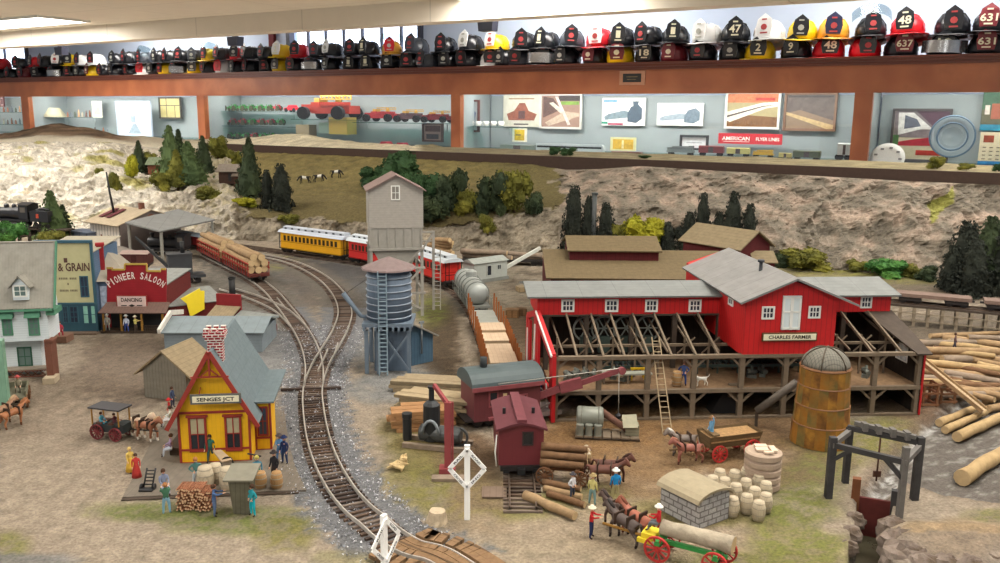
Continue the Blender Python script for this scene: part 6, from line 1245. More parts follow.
# log cars at left
redst = m('stake_red', (150, 44, 36), .7)
for k, (a, b_, gy) in enumerate((((206, 256), (229, 268), 0), ((232, 269.5), (258, 284), 1))):
    c, r, L = span('branch', a, b_); o = flatcar(c, r, L, ['log car with red stakes, farther of the two beside the canopy', 'log car with red stakes, nearer of the two by the spur'][k], m('flat_red_brown', (96, 48, 42)), None, redst, name='log_car')
    b = MB(); n = 11
    for s_ in (-1, 1):
        for i in range(n): x = -L/2+.3+i*(L-.6)/(n-1); b.box(x-.06, x+.06, s_*1.5-.05, s_*1.5+.05, 1.2, 3.0)
        b.box(-L/2, L/2, s_*1.5-.06, s_*1.5+.06, 2.1, 2.3).box(-L/2, L/2, s_*1.5-.06, s_*1.5+.06, 2.9, 3.05)
    b.build('side_stakes', redst, o)
    for i, (y, z) in enumerate(((-.95, 2.0), (0, 2.0), (.95, 2.0), (-.95, 2.95), (0, 2.95), (.95, 2.95), (-.5, 3.75), (.5, 3.75))):
        d = Vector((math.cos(r), math.sin(r), 0)); nrm = Vector((-d.y, d.x, 0)); e = rnd.uniform(-.3, .3); log(c-d*(L/2-.4+e)+nrm*y+Vector((0, 0, z)), c+d*(L/2-.2-e)+nrm*y+Vector((0, 0, z)), .5, bark_t, 'tan log loaded on the %s log car beside the canopy' % ['farther', 'nearer'][k], 'logs on the %s log car' % ['farther', 'nearer'][k])
# tank car
c, r, L = span('coach', (464, 297), (478, 318)); o = thing('tank_car', 'silver ribbed tank car behind the red coaches', 'tank car', c, r); silv = m('tank_silver', (158, 162, 158), .4, .08, 1, metal=.2)
b = MB(); b.T = Matrix.Translation((0, 0, 2.75)) @ Matrix.Rotation(PI/2, 4, 'Y'); b.smooth = True; L = max(L, 11); b.lathe([(.01, -L/2+.2), (.9, -L/2+.35), (1.35, -L/2+.8), (1.4, L/2-.8), (.95, L/2-.35), (.01, L/2-.2)], n=22); tk = b.build('tank_shell', silv, o)
b = MB(); b.T = Matrix.Translation((0, 0, 2.75)) @ Matrix.Rotation(PI/2, 4, 'Y')
for i in range(6): x = -L/2+1.2+i*(L-2.4)/5; b.lathe([(1.4, x-.1), (1.47, x-.08), (1.47, x+.08), (1.4, x+.1)], n=22)
b.build('tank_band', m('tank_band', (112, 116, 112), .5), tk); b = MB(); b.lathe([(.7, 3.9), (.7, 4.6), (.4, 4.8), (.01, 4.85)], n=14); b.build('dome', silv, tk)
box('frame', m('frame_grey', (120, 122, 116)), o, -L/2, L/2, -1.4, 1.4, 1.1, 1.4); trucks(o, L); coupler(o, L)
b = MB()
for s_ in (-1, 1):
    b.box(-L/2, L/2, s_*1.5-.04, s_*1.5+.04, 2.3, 2.4)
    for i in range(7): x = -L/2+i*L/6; b.box(x-.05, x+.05, s_*1.5-.05, s_*1.5+.05, 1.2, 2.4)
b.build('handrail', m('frame_grey', None), o)
# staked flats with loads
ost = m('stake_orange', (150, 88, 46), .8)
c, r, L = span('coach', (480, 322), (489, 345)); flatcar(c, r, L, 'empty grey decked flat car with orange stakes', m('flat_brown', (84, 66, 54)), 5, ost, m('deck_grey', (150, 152, 144), .8, .1, 1, stripe=((1, 0, 0), .5, .06, .25)))
lumb = m('lumber_pale', (178, 156, 124), .8, .1, 1.5, stripe=((0, 0, 1), .14, .2, .3))
for k, (a, b_) in enumerate((((490, 348), (497, 367)), ((498, 370), (505, 394)))):
    c, r, L = span('coach', a, b_); L = max(L, 4.5); flatcar(c, r, L, ['flat car with orange stakes under the farther lumber load', 'flat car with orange stakes under the nearer lumber load'][k], m('flat_brown', None), 5, ost)
    for j in range(2): s_ = .5-j; d = Vector((math.cos(r), math.sin(r), 0)); o = thing('lumber_bundle', '%s bundle of pale boards on the %s staked flat car' % (['front', 'rear'][j], ['farther', 'nearer'][k]), 'lumber', c-d*s_*L*.5+Vector((0, 0, 1.5)), r); b = MB(); h_ = 1.0+.25*((j+k) % 2); b.box(-L*.235, L*.235, -1.2, 1.2, .0, h_); b.build('boards', lumb, o); box('top_board', m('lumber_top', (186, 162, 136), .8, .1, 1.2, stripe=((0, 1, 0), .4, .07, .25)), o, -L*.24, L*.24, -1.22, 1.22, h_, h_+.08)
# grey work car with boom
F = Frame((474, 284), (507, 279)); o = fthing('grey_work_car', 'small grey cabin car with white boom beside the tank car', 'work car', F); gw = m('work_car_grey', (160, 164, 158), .6, .06); w = F.L
b = MB(); b.box(0, w, 0, 2.6, .5, 2.9); bd = b.build('cabin', gw, o); b = MB(); b.prism([(-.2, -.2, 2.9), (-.2, 1.3, 3.5), (-.2, 2.8, 2.9)], (w+.4, 0, 0)); b.build('roof', m('work_roof', (148, 152, 146), .7), o)
win(bd, w*.45, 1.0, .7, 1.4, 0, gw, win_dark, 1, 1); win(bd, w*.75, 1.7, .6, .6, 0, gw, win_dark, 2, 1); box('sill', m('frame_grey', None), o, -.3, w+.3, -.1, 2.7, 0, .5)
a0 = F.front(503, 269, .5); a1 = F.front(540, 248, .5); b = MB(); b.beam((a0[0], .5, a0[1]), (a1[0], .5, a1[1]), .35, .5); b.build('boom', m('boom_white', (190, 192, 184)), o)
# pipes and logs behind
for i, (x0, y0, x1, y1, r_, mt) in enumerate(((461, 251, 507, 253, .45, bark_g), (463, 255, 512, 258, .45, bark_g), (500, 253, 543, 256, .4, bark_g), (470, 260, 548, 262, .4, bark_g), (512, 260, 546, 258, .45, bark_g))):
    z_ = 1.8-(i == 3)*1.2; p, q = P(x0, y0, 138+i*.4), P(x1, y1, 136+i*.4); p.z = max(p.z, .6); q.z = max(q.z, .6); log(p, q, r_, mt, 'grey brown log lying on the rear siding, %s from the top' % ORD[i], 'grey logs on the rear siding')
o = thing('rear_log_flat', 'dark flat car under the grey logs on the rear siding', 'flat car', P(505, 264, 137.5)*1.0, -.03); o.location.z = 0; box('deck', wheelm, o, -7, 7, -1.4, 1.4, .6, .9); trucks(o, 14, z=-.2)
for i, (x0, y0, x1, y1) in enumerate(((427, 248, 451, 250), (428, 245, 452, 246), (427, 251, 449, 253), (431, 242, 453, 243), (433, 240, 450, 240), (440, 252, 453, 253))):
    p, q = P(x0, y0, 139), P(x1, y1, 138-.3*i); log(p, q, .42, bark_t, 'tan log in the stack right of the coaling tower, %s listed from below' % ORD[i], 'tan logs behind the coaling tower')
o = thing('log_rack', 'dark cradle car under the tan logs behind coaling tower', 'log rack', Vector((P(440, 255, 138.5).x, 138.5, 0))); zz = P(440, 252, 138.5).z; box('frame', wheelm, o, -2.4, 2.4, -1, 1, .6, max(zz-.4, .9)); trucks(o, 5.4, z=-.2)
# ---- maroon crane car
mar = m('crane_maroon', (98, 44, 48), .6, .08, 1.2, stripe=((1, 1, 0), .45, .06, .12)); marl = m('crane_maroon_trim', (132, 66, 70), .6); gr_roof = m('crane_roof', (68, 80, 82), .6, .1, 1)
F = Frame((468, 432), (529, 424)); o = fthing('wrecking_crane', 'maroon steam crane car with grey barrel roof and boom', 'crane', F); zc0 = F.front(495, 420)[1]*1.0; zc1 = F.front(495, 386)[1]; w = F.front(540, 410)[0]; dp = 3.2
b = MB(); b.box(.5, w, 0, dp, zc0, zc1); bd = b.build('cab', mar, o); b = MB(); n = 10; arc = [(.25, dp/2-(dp/2+.3)*math.cos(PI*i/n), zc1+1.15*math.sin(PI*i/n)) for i in range(n+1)]; b.prism([(.25, y, z) for _, y, z in arc], (w, 0, 0)); rf = b.build('barrel_roof', gr_roof, o)
b = MB(); b.box(.25, w+.2, -.35, -.25, zc1-.25, zc1+.08); b.build('eave_trim', marl, o)
for px0, px1, p0, p1 in ((490, 497, 406, 392), (519, 526, 406, 395)): x0, z0 = F.front(px0, p0); x1, z1 = F.front(px1, p1); win(bd, (x0+x1)/2, z0, x1-x0, z1-z0, 0, marl, win_dark, 1, 1)
x0, z0 = F.front(503, 402); x1, z1 = F.front(507, 393); box('lit_opening', m('opening_pale', (210, 186, 140)), bd, x0, x1, -.03, 0, z0, z1); box('door_step', marl, bd, F.front(488, 416)[0], F.front(497, 416)[0], -.3, 0, zc0+.1, zc0+.3)
b = MB(); x_, z_ = F.front(483.5, 372, dp/2); b.tube((x_, dp/2, zc1+.9), (x_, dp/2, zc1+1.9), .3); b.build('smoke_stack', m('stack_dark', (50, 54, 56)), rf)
box('car_frame', wheelm, o, -.2, w+.2, .1, dp-.1, max(zc0-.5, .8), zc0); b = MB(); [b.tube((x, y, .5), (x, y+.2, .5), .45, n=12) for x in (1, 2, w-2, w-1) for y in (.5, dp-.7)]; b.build('wheels', wheelm, o)
# boom with cables
p0 = F.front(534, 398, .6); p1 = F.front(560, 388, -.7); p2 = F.front(622, 369.5, -2.9)
b = MB(); b.beam((p0[0], .6, p0[1]), (p1[0], -.7, p1[1]), .4, .55).beam((p1[0], -.7, p1[1]), (p1[0]+1.6, -1.25, p1[1]+.45), .4, .85).beam((p1[0]+1.5, -1.2, p1[1]+.38), (p2[0], -2.9, p2[1]), .28, .4); b.build('boom', marl, o)
b = MB(); b.T = Matrix.Translation((p2[0], -2.9, p2[1]-.1)) @ Matrix.Rotation(PI/2, 4, 'X'); b.lathe([(.1, -.15), (.3, -.15), (.3, .15), (.1, .15)], n=12); b.build('pulley', marl, o)
cab = m('cable', (170, 166, 156), .5); h0 = F.front(618.5, 414, -2.9)
b = MB(); s0 = F.front(498, 384, -.3); s1 = F.front(545, 379, .5); b.tube((s0[0], -.3, s0[1]), (p2[0], -2.9, p2[1]+.1), .035, n=5).tube((s1[0], .5, s1[1]), (p2[0], -2.9, p2[1]+.15), .035, n=5).tube((p2[0]-.25, -2.9, p2[1]-.2), (h0[0], -2.9, h0[1]), .035, n=5); b.build('cable', cab, o)
b = MB(); b.lathe([(.02, h0[1]-.5), (.2, h0[1]-.35), (.25, h0[1]-.1), (.05, h0[1]+.1)], (h0[0], -2.9, 0), 10); b.build('hook_block', iron, o)
q = F.front(550, 398, 1.2); b = MB(); b.beam((w-.2, .3, zc0+.2), (q[0], .5, q[1]), .12).beam((w-.2, dp-.4, zc1-.2), (q[0], .6, q[1]), .12).box(w-.2, q[0]+.6, .2, 2.4, zc0-.3, zc0+.1); b.build('boom_brace', m('brace_grey', (134, 122, 118)), o)
gp = F.W(h0[0], -2.9, 0); zl = h0[1]-.35; a_ = P(601, 411, gp.y-1.2); c_ = P(634, 434, gp.y-1.9); log(a_, c_, .27, m('log_red_brown', (104, 74, 62), .9, .2, 2, bump=.4), 'red brown log hanging tilted from the crane hook', None)
# ---- caboose
F = Frame((498.5, 479), (543, 478)); o = fthing('red_caboose', 'small dark red caboose seen from its end', 'caboose', F); cab_r = m('caboose_red', (102, 34, 40), .6, .06, 2, stripe=((1, 1, 0), .3, .05, .1)); w = F.L; z0 = F.front(520, 465)[1]; z1 = F.front(499, 430)[1]; zp = F.front(520, 424)[1]; dp = 5.2
pts = [(0, 0, z0), (w, 0, z0), (w, 0, z1), (w*.75, 0, z1+(zp-z1)*.75), (w/2, 0, zp), (w*.25, 0, z1+(zp-z1)*.75), (0, 0, z1)]; b = MB(); b.prism(pts, (0, dp, 0)); bd = b.build('body', cab_r, o)
b = MB(); rt_ = [(-.2, z1-.02), (w*.25, z1+(zp-z1)*.78), (w/2, zp+.05), (w*.75, z1+(zp-z1)*.78), (w+.2, z1-.02)]
b.prism([(x, -.35, z) for x, z in rt_]+[(x, -.35, z+.16) for x, z in reversed(rt_)], (0, dp+.7, 0)); rf = b.build('roof', m('caboose_roof', (92, 46, 52), .7, .08, 1), o)
b = MB(); b.box(w/2-.32, w/2+.32, -.3, dp+.3, zp+.2, zp+.4); b.build('roof_walk', m('caboose_walk', (104, 54, 60), .7), rf)
for x in (.5, w-.5): box('vent', iron, rf, x-.1, x+.1, 2, 2.2, z1+.4, z1+.8)
x0, zz0 = F.front(523.5, 444); x1, zz1 = F.front(532, 433); win(bd, (x0+x1)/2, zz0, x1-x0, zz1-zz0, 0, m('window_frame_rust', (60, 50, 50)), m('night_glass', (20, 26, 34), .2), 1, 1, fw=.1)
box('underframe', wheelm, o, .1, w-.1, -.2, dp+.2, z0-.35, z0)
b = MB(); 
for y in (.9, dp-1): 
    for x in (w/2-.9, w/2+.75): b.tube((x, y, .82), (x+.15, y, .82), .46, n=14)
    b.tube((w/2-.8, y, .82), (w/2+.8, y, .82), .12, n=6)
b.build('wheels', wheelm, o); b = MB(); b.box(w/2-.25, w/2+.25, -.55, -.1, z0-.5, z0-.1).box(.3, .7, -.25, .4, .5, z0-.2).box(w-.7, w-.3, -.25, .4, .5, z0-.2); b.build('coupler', iron, o); b = MB(); b.path([(-.15, -.1, z0), (-.25, -.1, z0+1), (-.15, -.1, z1-.3)], .05, 5).path([(w+.1, -.1, z0), (w+.1, -.1, z0+1)], .05, 5); b.build('grab_iron', whitep, o)
# ---- boiler derrick
bl = m('boiler_grey', (74, 76, 76), .5, .25, 1.5, metal=.3)
F = Frame((405, 449), (463, 455)); o = fthing('donkey_engine', 'grey donkey steam engine with tall stack on wooden skids', 'steam engine', F); w = F.L
for y in (.2, 1.8): box('skid', bark_g, o, -.3, w+.2, y, y+.35, 0, .35)
b = MB(); b.T = Matrix.Translation((w*.18, 1.1, 1.0)) @ Matrix.Rotation(PI/2, 4, 'Y'); b.lathe([(.5, 0), (.62, .1), (.62, w*.7), (.5, w*.72)], n=16); b.build('cylinder_drum', bl, o)
x_, zt_ = F.front(431.5, 402, 1.1); b = MB(); b.lathe([(.62, .5), (.62, zt_-.2), (.45, zt_), (.2, zt_+.15), (.2, F.front(432, 386, 1.1)[1]-.2), (.28, F.front(432, 386, 1.1)[1]-.15), (.28, F.front(432, 386, 1.1)[1])], (x_, 1.1, 0), 16); b.build('vertical_boiler', m('boiler_black', (40, 42, 44), .5, .2, 1.5, metal=.3), o)
x2, z2 = F.front(407, 413, 1.1); b = MB(); b.lathe([(.34, .3), (.34, z2-.4), (.38, z2-.35), (.38, z2)], (x2, 1.1, 0), 12); b.build('exhaust_stack', m('boiler_black', None), o)
b = MB(); b.smooth = True; b.path([(w*.42+.6*math.cos(a), .35, 1.2+1.0*math.sin(a)) for a in [i*PI/8 for i in range(9)]], .12, 6); b.build('pipe_arch', m('pipe_grey', None), o)
b = MB(); b.T = Matrix.Translation((w*.85, 1.1, .9)) @ Matrix.Rotation(PI/2, 4, 'X'); b.lathe([(.6, -.1), (.75, -.1), (.75, .1), (.6, .1), (.6, -.1)], n=18); b.build('flywheel', bl, o)
F = Frame((440, 473), (452, 473)); o = fthing('loading_gallows', 'thin red upright loading gallows beside the donkey engine', 'gallows', F); gm_ = m('gallows_red', (138, 64, 66), .7, .08)
h_ = F.front(447, 403)[1]; box('post', gm_, o, .3, .75, 0, .4, .3, h_); x0, z0_ = F.front(434, 386, 1.6); b = MB(); b.beam((.5, .2, h_-.1), (x0, 1.8, z0_), .22, .3); b.build('arm', gm_, o); box('base_block', gm_, o, -.05, 1.05, -.2, .7, 0, .35); box('side_rail', gm_, o, .78, .92, .1, .3, .35, h_)
box('board', bark_g, o, -.5, 1.8, -1.4, -.7, 0, .2)
# ---- lumber stacks
for k, (a, c, ytop, nm, n, col) in enumerate((((391, 392), (468, 396), 379, 'weathered', 3, (146, 130, 104)), ((397, 415), (467, 424), 394, 'pale', 6, (160, 142, 112)), ((393, 433), (456, 429), 407, 'orange brown', 5, (156, 116, 78)))):
    F = Frame(a, c); o = fthing('lumber_stack', '%s stack of sawn boards, %s of three behind the derrick' % (nm, ['farthest', 'middle', 'nearest'][k]), 'lumber', F); mt = m('lumber_%d' % k, col, .85, .15, 1.5, stripe=((0, 1, 0), .5, .06, .3)); H_ = min(F.front((a[0]+c[0])/2, ytop, 1.0)[1], 2.2); h_ = H_/n; rr = random.Random(k)
    for i in range(n):
        for j in range(3): x0 = rr.uniform(-.4, .3)+(j == 2)*rr.uniform(0, 1.2); b = MB(); y = .85*j; b.box(x0, F.L+rr.uniform(-.7, .3), y+rr.uniform(-.06, .06), y+.8, i*h_, (i+1)*h_-.05); b.build('board', mt, o)
# ---- crossing signs
def xing(px, py, ptop, pyc, turn, label):
    g = G(px, py); o = thing('crossing_sign', label, 'railroad sign', g, turn); h = P(px, ptop, g.y).z; zc = P(px, pyc, g.y).z; r = 1.08; wp = m('sign_white_bright', (244, 244, 242), .5, .02); b = MB(); b.box(-.17, .17, -.02, .2, 0, h); b.build('post', wp, o)
    b = MB(); c = [(r*.98, 0), (0, r*1.12), (-r*.98, 0), (0, -r*1.12)]
    for i in range(4): a_, e = c[i], c[(i+1) % 4]; b.beam((a_[0], -.06, zc+a_[1]), (e[0], -.06, zc+e[1]), .08, .26)
    d = b.build('diamond', wp, o); b = MB()
    for s, (a_, e) in zip(('RAIL', 'ROAD', 'CROSS', 'ING'), ((c[2], c[1]), (c[1], c[0]), (c[2], c[3]), (c[3], c[0]))):
        mx, mz = (a_[0]+e[0])/2, (a_[1]+e[1])/2; an = -math.atan2(e[1]-a_[1], e[0]-a_[0]); vs, fs = text(s, .13, .11, .75); Rm = Matrix.Rotation(an, 3, 'Y'); b.add([Rm @ (v-Vector((0, 0, .065)))+Vector((mx, 0, zc+mz)) for v in vs], fs)
    b.build('lettering', m('faint_black', (70, 70, 74)), d); return o
xing(467, 520, 445.5, 468.5, 0, 'tall white diamond railroad crossing sign beside the caboose track')
xing(386, 577, 515, 541, 1.0, 'white diamond railroad crossing sign at the bottom edge of the photo')
g = G(437, 522); b = MB(); b.lathe([(.68, -.1), (.56, .25), (.48, .75), (.01, .8)], (0, 0, 0), 11, jit=.12); tag(b.build('tree_stump', m('stump', (186, 168, 142), .9, .2, 3), None, g), 'pale tree stump beside the track near the crossing', 'stump')
g = G(399, 469); b = MB(); b.blob((0, 0, .3), (.55, .35, .3), .3, 10, 7, 2).blob((.35, .1, .7), (.3, .25, .3), .4, 8, 6, 5).path([(-.3, 0, .3), (-.8, -.2, .15)], [.12, .06]).path([(.3, -.1, .3), (.2, -.4, 0)], [.12, .06]); tag(b.build('driftwood', m('driftwood', (202, 176, 130), .9, .2, 3), None, g), 'small pale gnarled driftwood lying on the grass', 'driftwood')
# ---- tank cylinder, small drums and crate on a plank pallet before the mill
F = Frame((575, 439), (640, 442)); o = fthing('plank_pallet', 'grey plank pallet under cylinder and drums before the mill', 'pallet', F)
for i in range(7): box('plank', tim, o, i*F.L/7, i*F.L/7+F.L/7-.08, 0, 1.9, .12, .25)
for y in (.1, 1.6): box('runner', timd, o, 0, F.L, y, y+.2, 0, .12)
gz_ = m('galvanised', (120, 122, 112), .5, .1, 1.5, metal=.2)
o = thing('steel_cylinder', 'grey steel cylinder lying above three small drums', 'cylinder', F.W(.1, 1.3, 1.35), F.r); b = MB(); b.smooth = True; b.T = Matrix.Rotation(PI/2, 4, 'Y'); b.lathe([(.01, -.05), (.7, 0), (.8, .1), (.8, 1.9), (.7, 2.0), (.01, 2.05)], (0, 0, 0), 18); b.build('cylinder_shell', gz_, o); b = MB(); b.smooth = False; b.T = Matrix.Rotation(PI/2, 4, 'Y'); [b.lathe([(.8, x), (.84, x+.05), (.8, x+.1)], (0, 0, 0), 18) for x in (.3, 1.6)]; b.build('strap', m('strap', (110, 110, 100)), o)
b = MB(); b.box(.3, .5, -.5, .5, -1.1, -.5).box(1.5, 1.7, -.5, .5, -1.1, -.5); b.build('cradle', timd, o)
for i in range(3): o = thing('small_drum', 'small grey drum under the steel cylinder, %s from left' % ORD[i], 'drum', F.W(.35+i*.68, .35, .25), 0, 'small grey drums'); b = MB(); b.lathe([(.28, 0), (.3, .05), (.28, .1), (.28, .75), (.3, .8), (.26, .85), (.01, .8)], n=14); b.build('drum_shell', gz_, o)
o = thing('grey_crate', 'slatted grey crate with open lid at the pallet end', 'crate', F.W(F.L*.78, .5, .25), F.r); b = MB(); b.box(0, 1.0, 0, .9, 0, .8); b.build('crate_body', m('crate_grey', (128, 124, 104), .8, .1, 2, stripe=((0, 0, 1), .25, .15, .3)), o); b = MB(); b.slab((-.2, -.2, .7), (.9, -.2, .75), (.8, .7, 1.5), (-.3, .7, 1.4), .08); b.build('lid', m('crate_lid', (150, 146, 124)), o)
# ---- stone shed
F = Frame((660, 510), (698, 530)); o = fthing('stone_shed', 'grey stone block shed with curved tan roof', 'shed', F); w = F.L; d_ = F.top(717, 513)[1]; d_ = max(1.6, min(d_, 3)); h_ = F.front(698, 503)[1]
stone = m('stone_block', (172, 170, 168), .9, .15, 3, bump=.5, brick=(.72, .36, .045, (150, 148, 148), (112, 108, 106)))
b = MB(); n = 8; pr = [(0, 0)]+[(d_/2-d_/2*math.cos(PI*i/n), h_+.4*math.sin(PI*i/n)) for i in range(n+1)]+[(d_, 0)]; b.prism([(0, y, z) for y, z in pr], (w, 0, 0)); b.build('walls', stone, o)
b = MB(); pr = [(d_/2-(d_/2+.18)*math.cos(PI*i/n), h_-.05+.5*math.sin(PI*i/n)) for i in range(n+1)]; pr2 = [(d_/2-(d_/2+.3)*math.cos(PI*i/n), h_+.02+.58*math.sin(PI*i/n)) for i in range(n+1)]
for i in range(n): b.prism([(-.15, *pr[i]), (-.15, *pr2[i]), (-.15, *pr2[i+1]), (-.15, *pr[i+1])], (w+.3, 0, 0))
b.build('curved_roof', m('shed_curved_roof', (150, 138, 114), .8, .1, 2), o)
# ---- barrels
bwood = m('barrel_pale', (180, 166, 142), .8, .1, 2, stripe=((1, 1, 0), .16, .15, .15)); bhoop = m('barrel_hoop', (150, 140, 120), .6); bwb = m('barrel_brown', (164, 128, 86), .8, .12, 2, stripe=((1, 1, 0), .16, .15, .2))
pb = thing('wooden_barrel', 'x', 'barrel'); b = MB(); b.smooth = True; b.lathe([(.36, 0), (.45, .4), (.48, .7), (.45, 1.0), (.36, 1.4)], n=16); b.build('staves', [bwood], pb); b = MB(); [b.lathe([(r_, z), (r_+.02, z+.03), (r_, z+.07)], n=16) for r_, z in ((.39, .12), (.46, .45), (.46, .92), (.385, 1.25))]; b.build('hoops', [bhoop], pb); b = MB(); b.lathe([(.34, 1.36), (.34, 1.38)], n=16); b.build('lid', [m('barrel_top', (192, 180, 154))], pb)
bx_first = [True]
def barrel(px, py, label, group, s=1.0, mt=None, z=0, lean=0):
    g = G(px, py, z); q = pb if bx_first[0] else copy_tree(pb); bx_first[0] = False; q.location = g; q.scale = (s, s, s*1.0); q.rotation_euler = (lean, 0, rnd.uniform(0, 3)); q['label'] = label; q['group'] = group
    if mt:
        ch = [c for c in q.children if c.name.startswith('staves')][0]; ch.material_slots[0].link = 'OBJECT'; ch.material_slots[0].material = mt
bpos = [(719, 487), (746, 485), (734, 488), (712, 494), (758, 492), (724, 496), (745, 497), (765, 500), (735, 502), (714, 503), (754, 506), (721, 510), (746, 513), (732, 516), (765, 512), (758, 520)]
for i, (px, py) in enumerate(bpos): barrel(px, py, 'pale barrel in the cluster right of the stone shed, %s from the back' % ORD[i], 'pale barrels beside the stone shed', .88)
for i, (px, py, s_) in enumerate(((206, 490, 1.15), (228, 490, 1.1), (247, 488, 1.05), (216, 484, 1.0))): barrel(px, py, 'pale barrel on the platform front, %s' % ['leftmost', 'middle one', 'rightmost', 'tucked behind the others'][i], 'pale platform barrels', s_)
for i, (px, py) in enumerate(((261, 489), (277, 489))): barrel(px, py, 'brown barrel at the right platform edge, %s of two' % ['left', 'right'][i], 'brown platform barrels', .85, bwb)
barrel(677, 386, 'brown barrel on the mill deck beside the worker in blue', 'mill barrel', .9, bwb, z=zD+.0)
F = MF; bb = [o for o in C.objects if o.get('group') == 'mill barrel'][0]; x_ = F.front(677, 386, .9)[0]; bb.location = F.W(x_, 1.0, zD-.04)
# round ringed tub
g = G(761, 486); o = thing('round_tub', 'round stack of pale rings with plank hatch beside barrels', 'tub', g); tubm = m('tub_pale', (166, 146, 128), .8, .12, 2); r_ = 1.2; h_ = P(760, 449, g.y).z
b = MB(); pr = []
for i in range(5): z = i*h_/5; pr += [(r_-.16, z), (r_, z+.05), (r_, z+h_/5-.16), (r_-.16, z+h_/5-.08)]
b.lathe(pr+[(.01, h_)], n=30); b.build('rings', tubm, o); b = MB()
for a in ((-.6, -.5, .2, .0), (-.5, .1, .3, .6), (.35, -.6, .75, .3), (-.2, -.9, .4, -.6)): b.box(a[0], a[2], a[1], a[3], h_, h_+.14)
b.build('hatch_planks', m('tub_top', (208, 186, 164), .8), o)
# firewood stack on platform front and big grey bin
g = G(178, 510); F = Frame((177, 511), (212, 511)); o = fthing('firewood_stack', 'neat stack of split firewood before the station platform', 'firewood', F); fl = MB(); i0 = 0
H_ = F.front(195, 489)[1]; ny_ = 7
cnt = 0; rw = random.Random(4)
for j in range(ny_):
    n = 13-(j == ny_-1)*3
    for i in range(n):
        x = (i+.5*(j % 2)+.3)*F.L/13.5; z = (j+.5)*H_/ny_; b = MB(); r_ = F.L/13.5*.5*rw.uniform(.85, 1.05); r_ *= .93; b.mat(0).tube((x+rw.uniform(-.02, .02), rw.uniform(-.22, .1), z), (x, 1.2, z), r_, r_, 7, True, 1); b.build('billet', [m('firewood_bark', (140, 92, 66), .9, .3, 4), m('firewood_end_a' if rw.random() < .5 else 'firewood_end_b', (206, 168, 132) if rw.random() < .5 else (180, 136, 104), .9, .2, 5)], o); cnt += 1
        if cnt > 95: break
F = Frame((231, 514), (251, 514)); o = fthing('slatted_bin', 'grey green slatted box with flat lid before the platform', 'box', F); H_ = F.front(240, 480)[1]; b = MB(); w = F.L; b.add([(.15, 0, 0), (w-.15, 0, 0), (w-.15, 1.2, 0), (.15, 1.2, 0), (-.05, -.1, H_), (w+.05, -.1, H_), (w+.05, 1.3, H_), (-.05, 1.3, H_)], [(0, 3, 2, 1), (4, 5, 6, 7), (0, 1, 5, 4), (1, 2, 6, 5), (2, 3, 7, 6), (3, 0, 4, 7)]); b.build('bin_box', m('bin_slats', (96, 92, 76), .85, .15, 2, stripe=((1, 1, 0), .28, .12, .35)), o); b = MB(); b.slab((-.3, -.3, H_+.1), (w+.3, -.3, H_+.1), (w+.3, 1.6, H_+.4), (-.3, 1.6, H_+.4), .12); b.build('lid', m('bin_lid', (122, 118, 104), .8), o)
F = Frame((214, 466), (236, 463)); o = fthing('hand_cart', 'tilted flat hand cart leaning by the station wall', 'cart', F, None); b = MB(); p = [F.front(*q, d) for q, d in (((213, 452), -.6), ((222, 462), -1.2), ((232, 458), -.9), ((221, 450), -.3))]; b.slab((p[0][0], -.3, p[0][1]), (p[1][0], -1.2, p[1][1]), (p[2][0], -1.2, p[2][1]), (p[3][0], -.2, p[3][1]), .1); b.build('cart_bed', m('cart_tan', (168, 146, 120), .8), o)
b = MB(); b.T = Matrix.Translation((.8, -1.0, .5)) @ Matrix.Rotation(PI/2, 4, 'X'); b.lathe([(.35, -.05), (.45, -.05), (.45, .05), (.35, .05), (.35, -.05)], n=14); b.build('wheel', black, o); b = MB(); b.path([(2.2, -.8, .9), (3.1, -.6, .5)], .06, 5); b.build('handle', black, o)
F = Frame((144, 490), (153, 490)); o = fthing('hand_truck', 'black iron hand truck standing on the platform corner', 'hand truck', F); b = MB(); h_ = 1.3
for x in (0, .55): b.path([(x, 0, .2), (x+.1, .5, h_)], .06, 5)
for i in range(5): t = .15+i*.18; b.beam((.1*t, .5*t, .2+1.1*t), (.55+.1*t, .5*t, .2+1.1*t), .06)
b.build('frame', black, o); box('toe_plate', black, o, -.15, .7, -.5, 0, .1, .2); b = MB(); [b.tube((x, 0, .22), (x+.12, 0, .22), .22, n=10) for x in (-.2, .62)]; b.build('wheels', black, o)
# ---- trestles
def trestle(px0, py0, px1, py1, h, n, label, mt, deckm, width=1.6):
    F = Frame((px0, py0), (px1, py1)); o = fthing('trestle', label, 'trestle', F); b = MB(); b.box(-1, F.L+1, 0, width, h-.25, h); b.build('deck', deckm, o)
    for i in range(n):
        x = F.L*i/(n-1); b = MB(); b.box(x-.16, x+.16, 0, .3, 0, h-.25).box(x-.16, x+.16, width-.3, width, 0, h-.25).box(x-.1, x+.1, 0, width, h*.5, h*.5+.2); b.build('bent', mt, o)
    for z in (h*.25, h*.6): b = MB(); b.box(0, F.L, -.08, 0, z, z+.14); b.build('stringer', mt, o)
    return F, o
h1 = HT(950, 333, 312); F, o = trestle(872, 322, 1030, 338, h1, 12, 'grey timber trestle carrying the log cars at right', m('trestle_grey', (136, 124, 106), .85, .15, 2), timd, 2.6); RFr = F
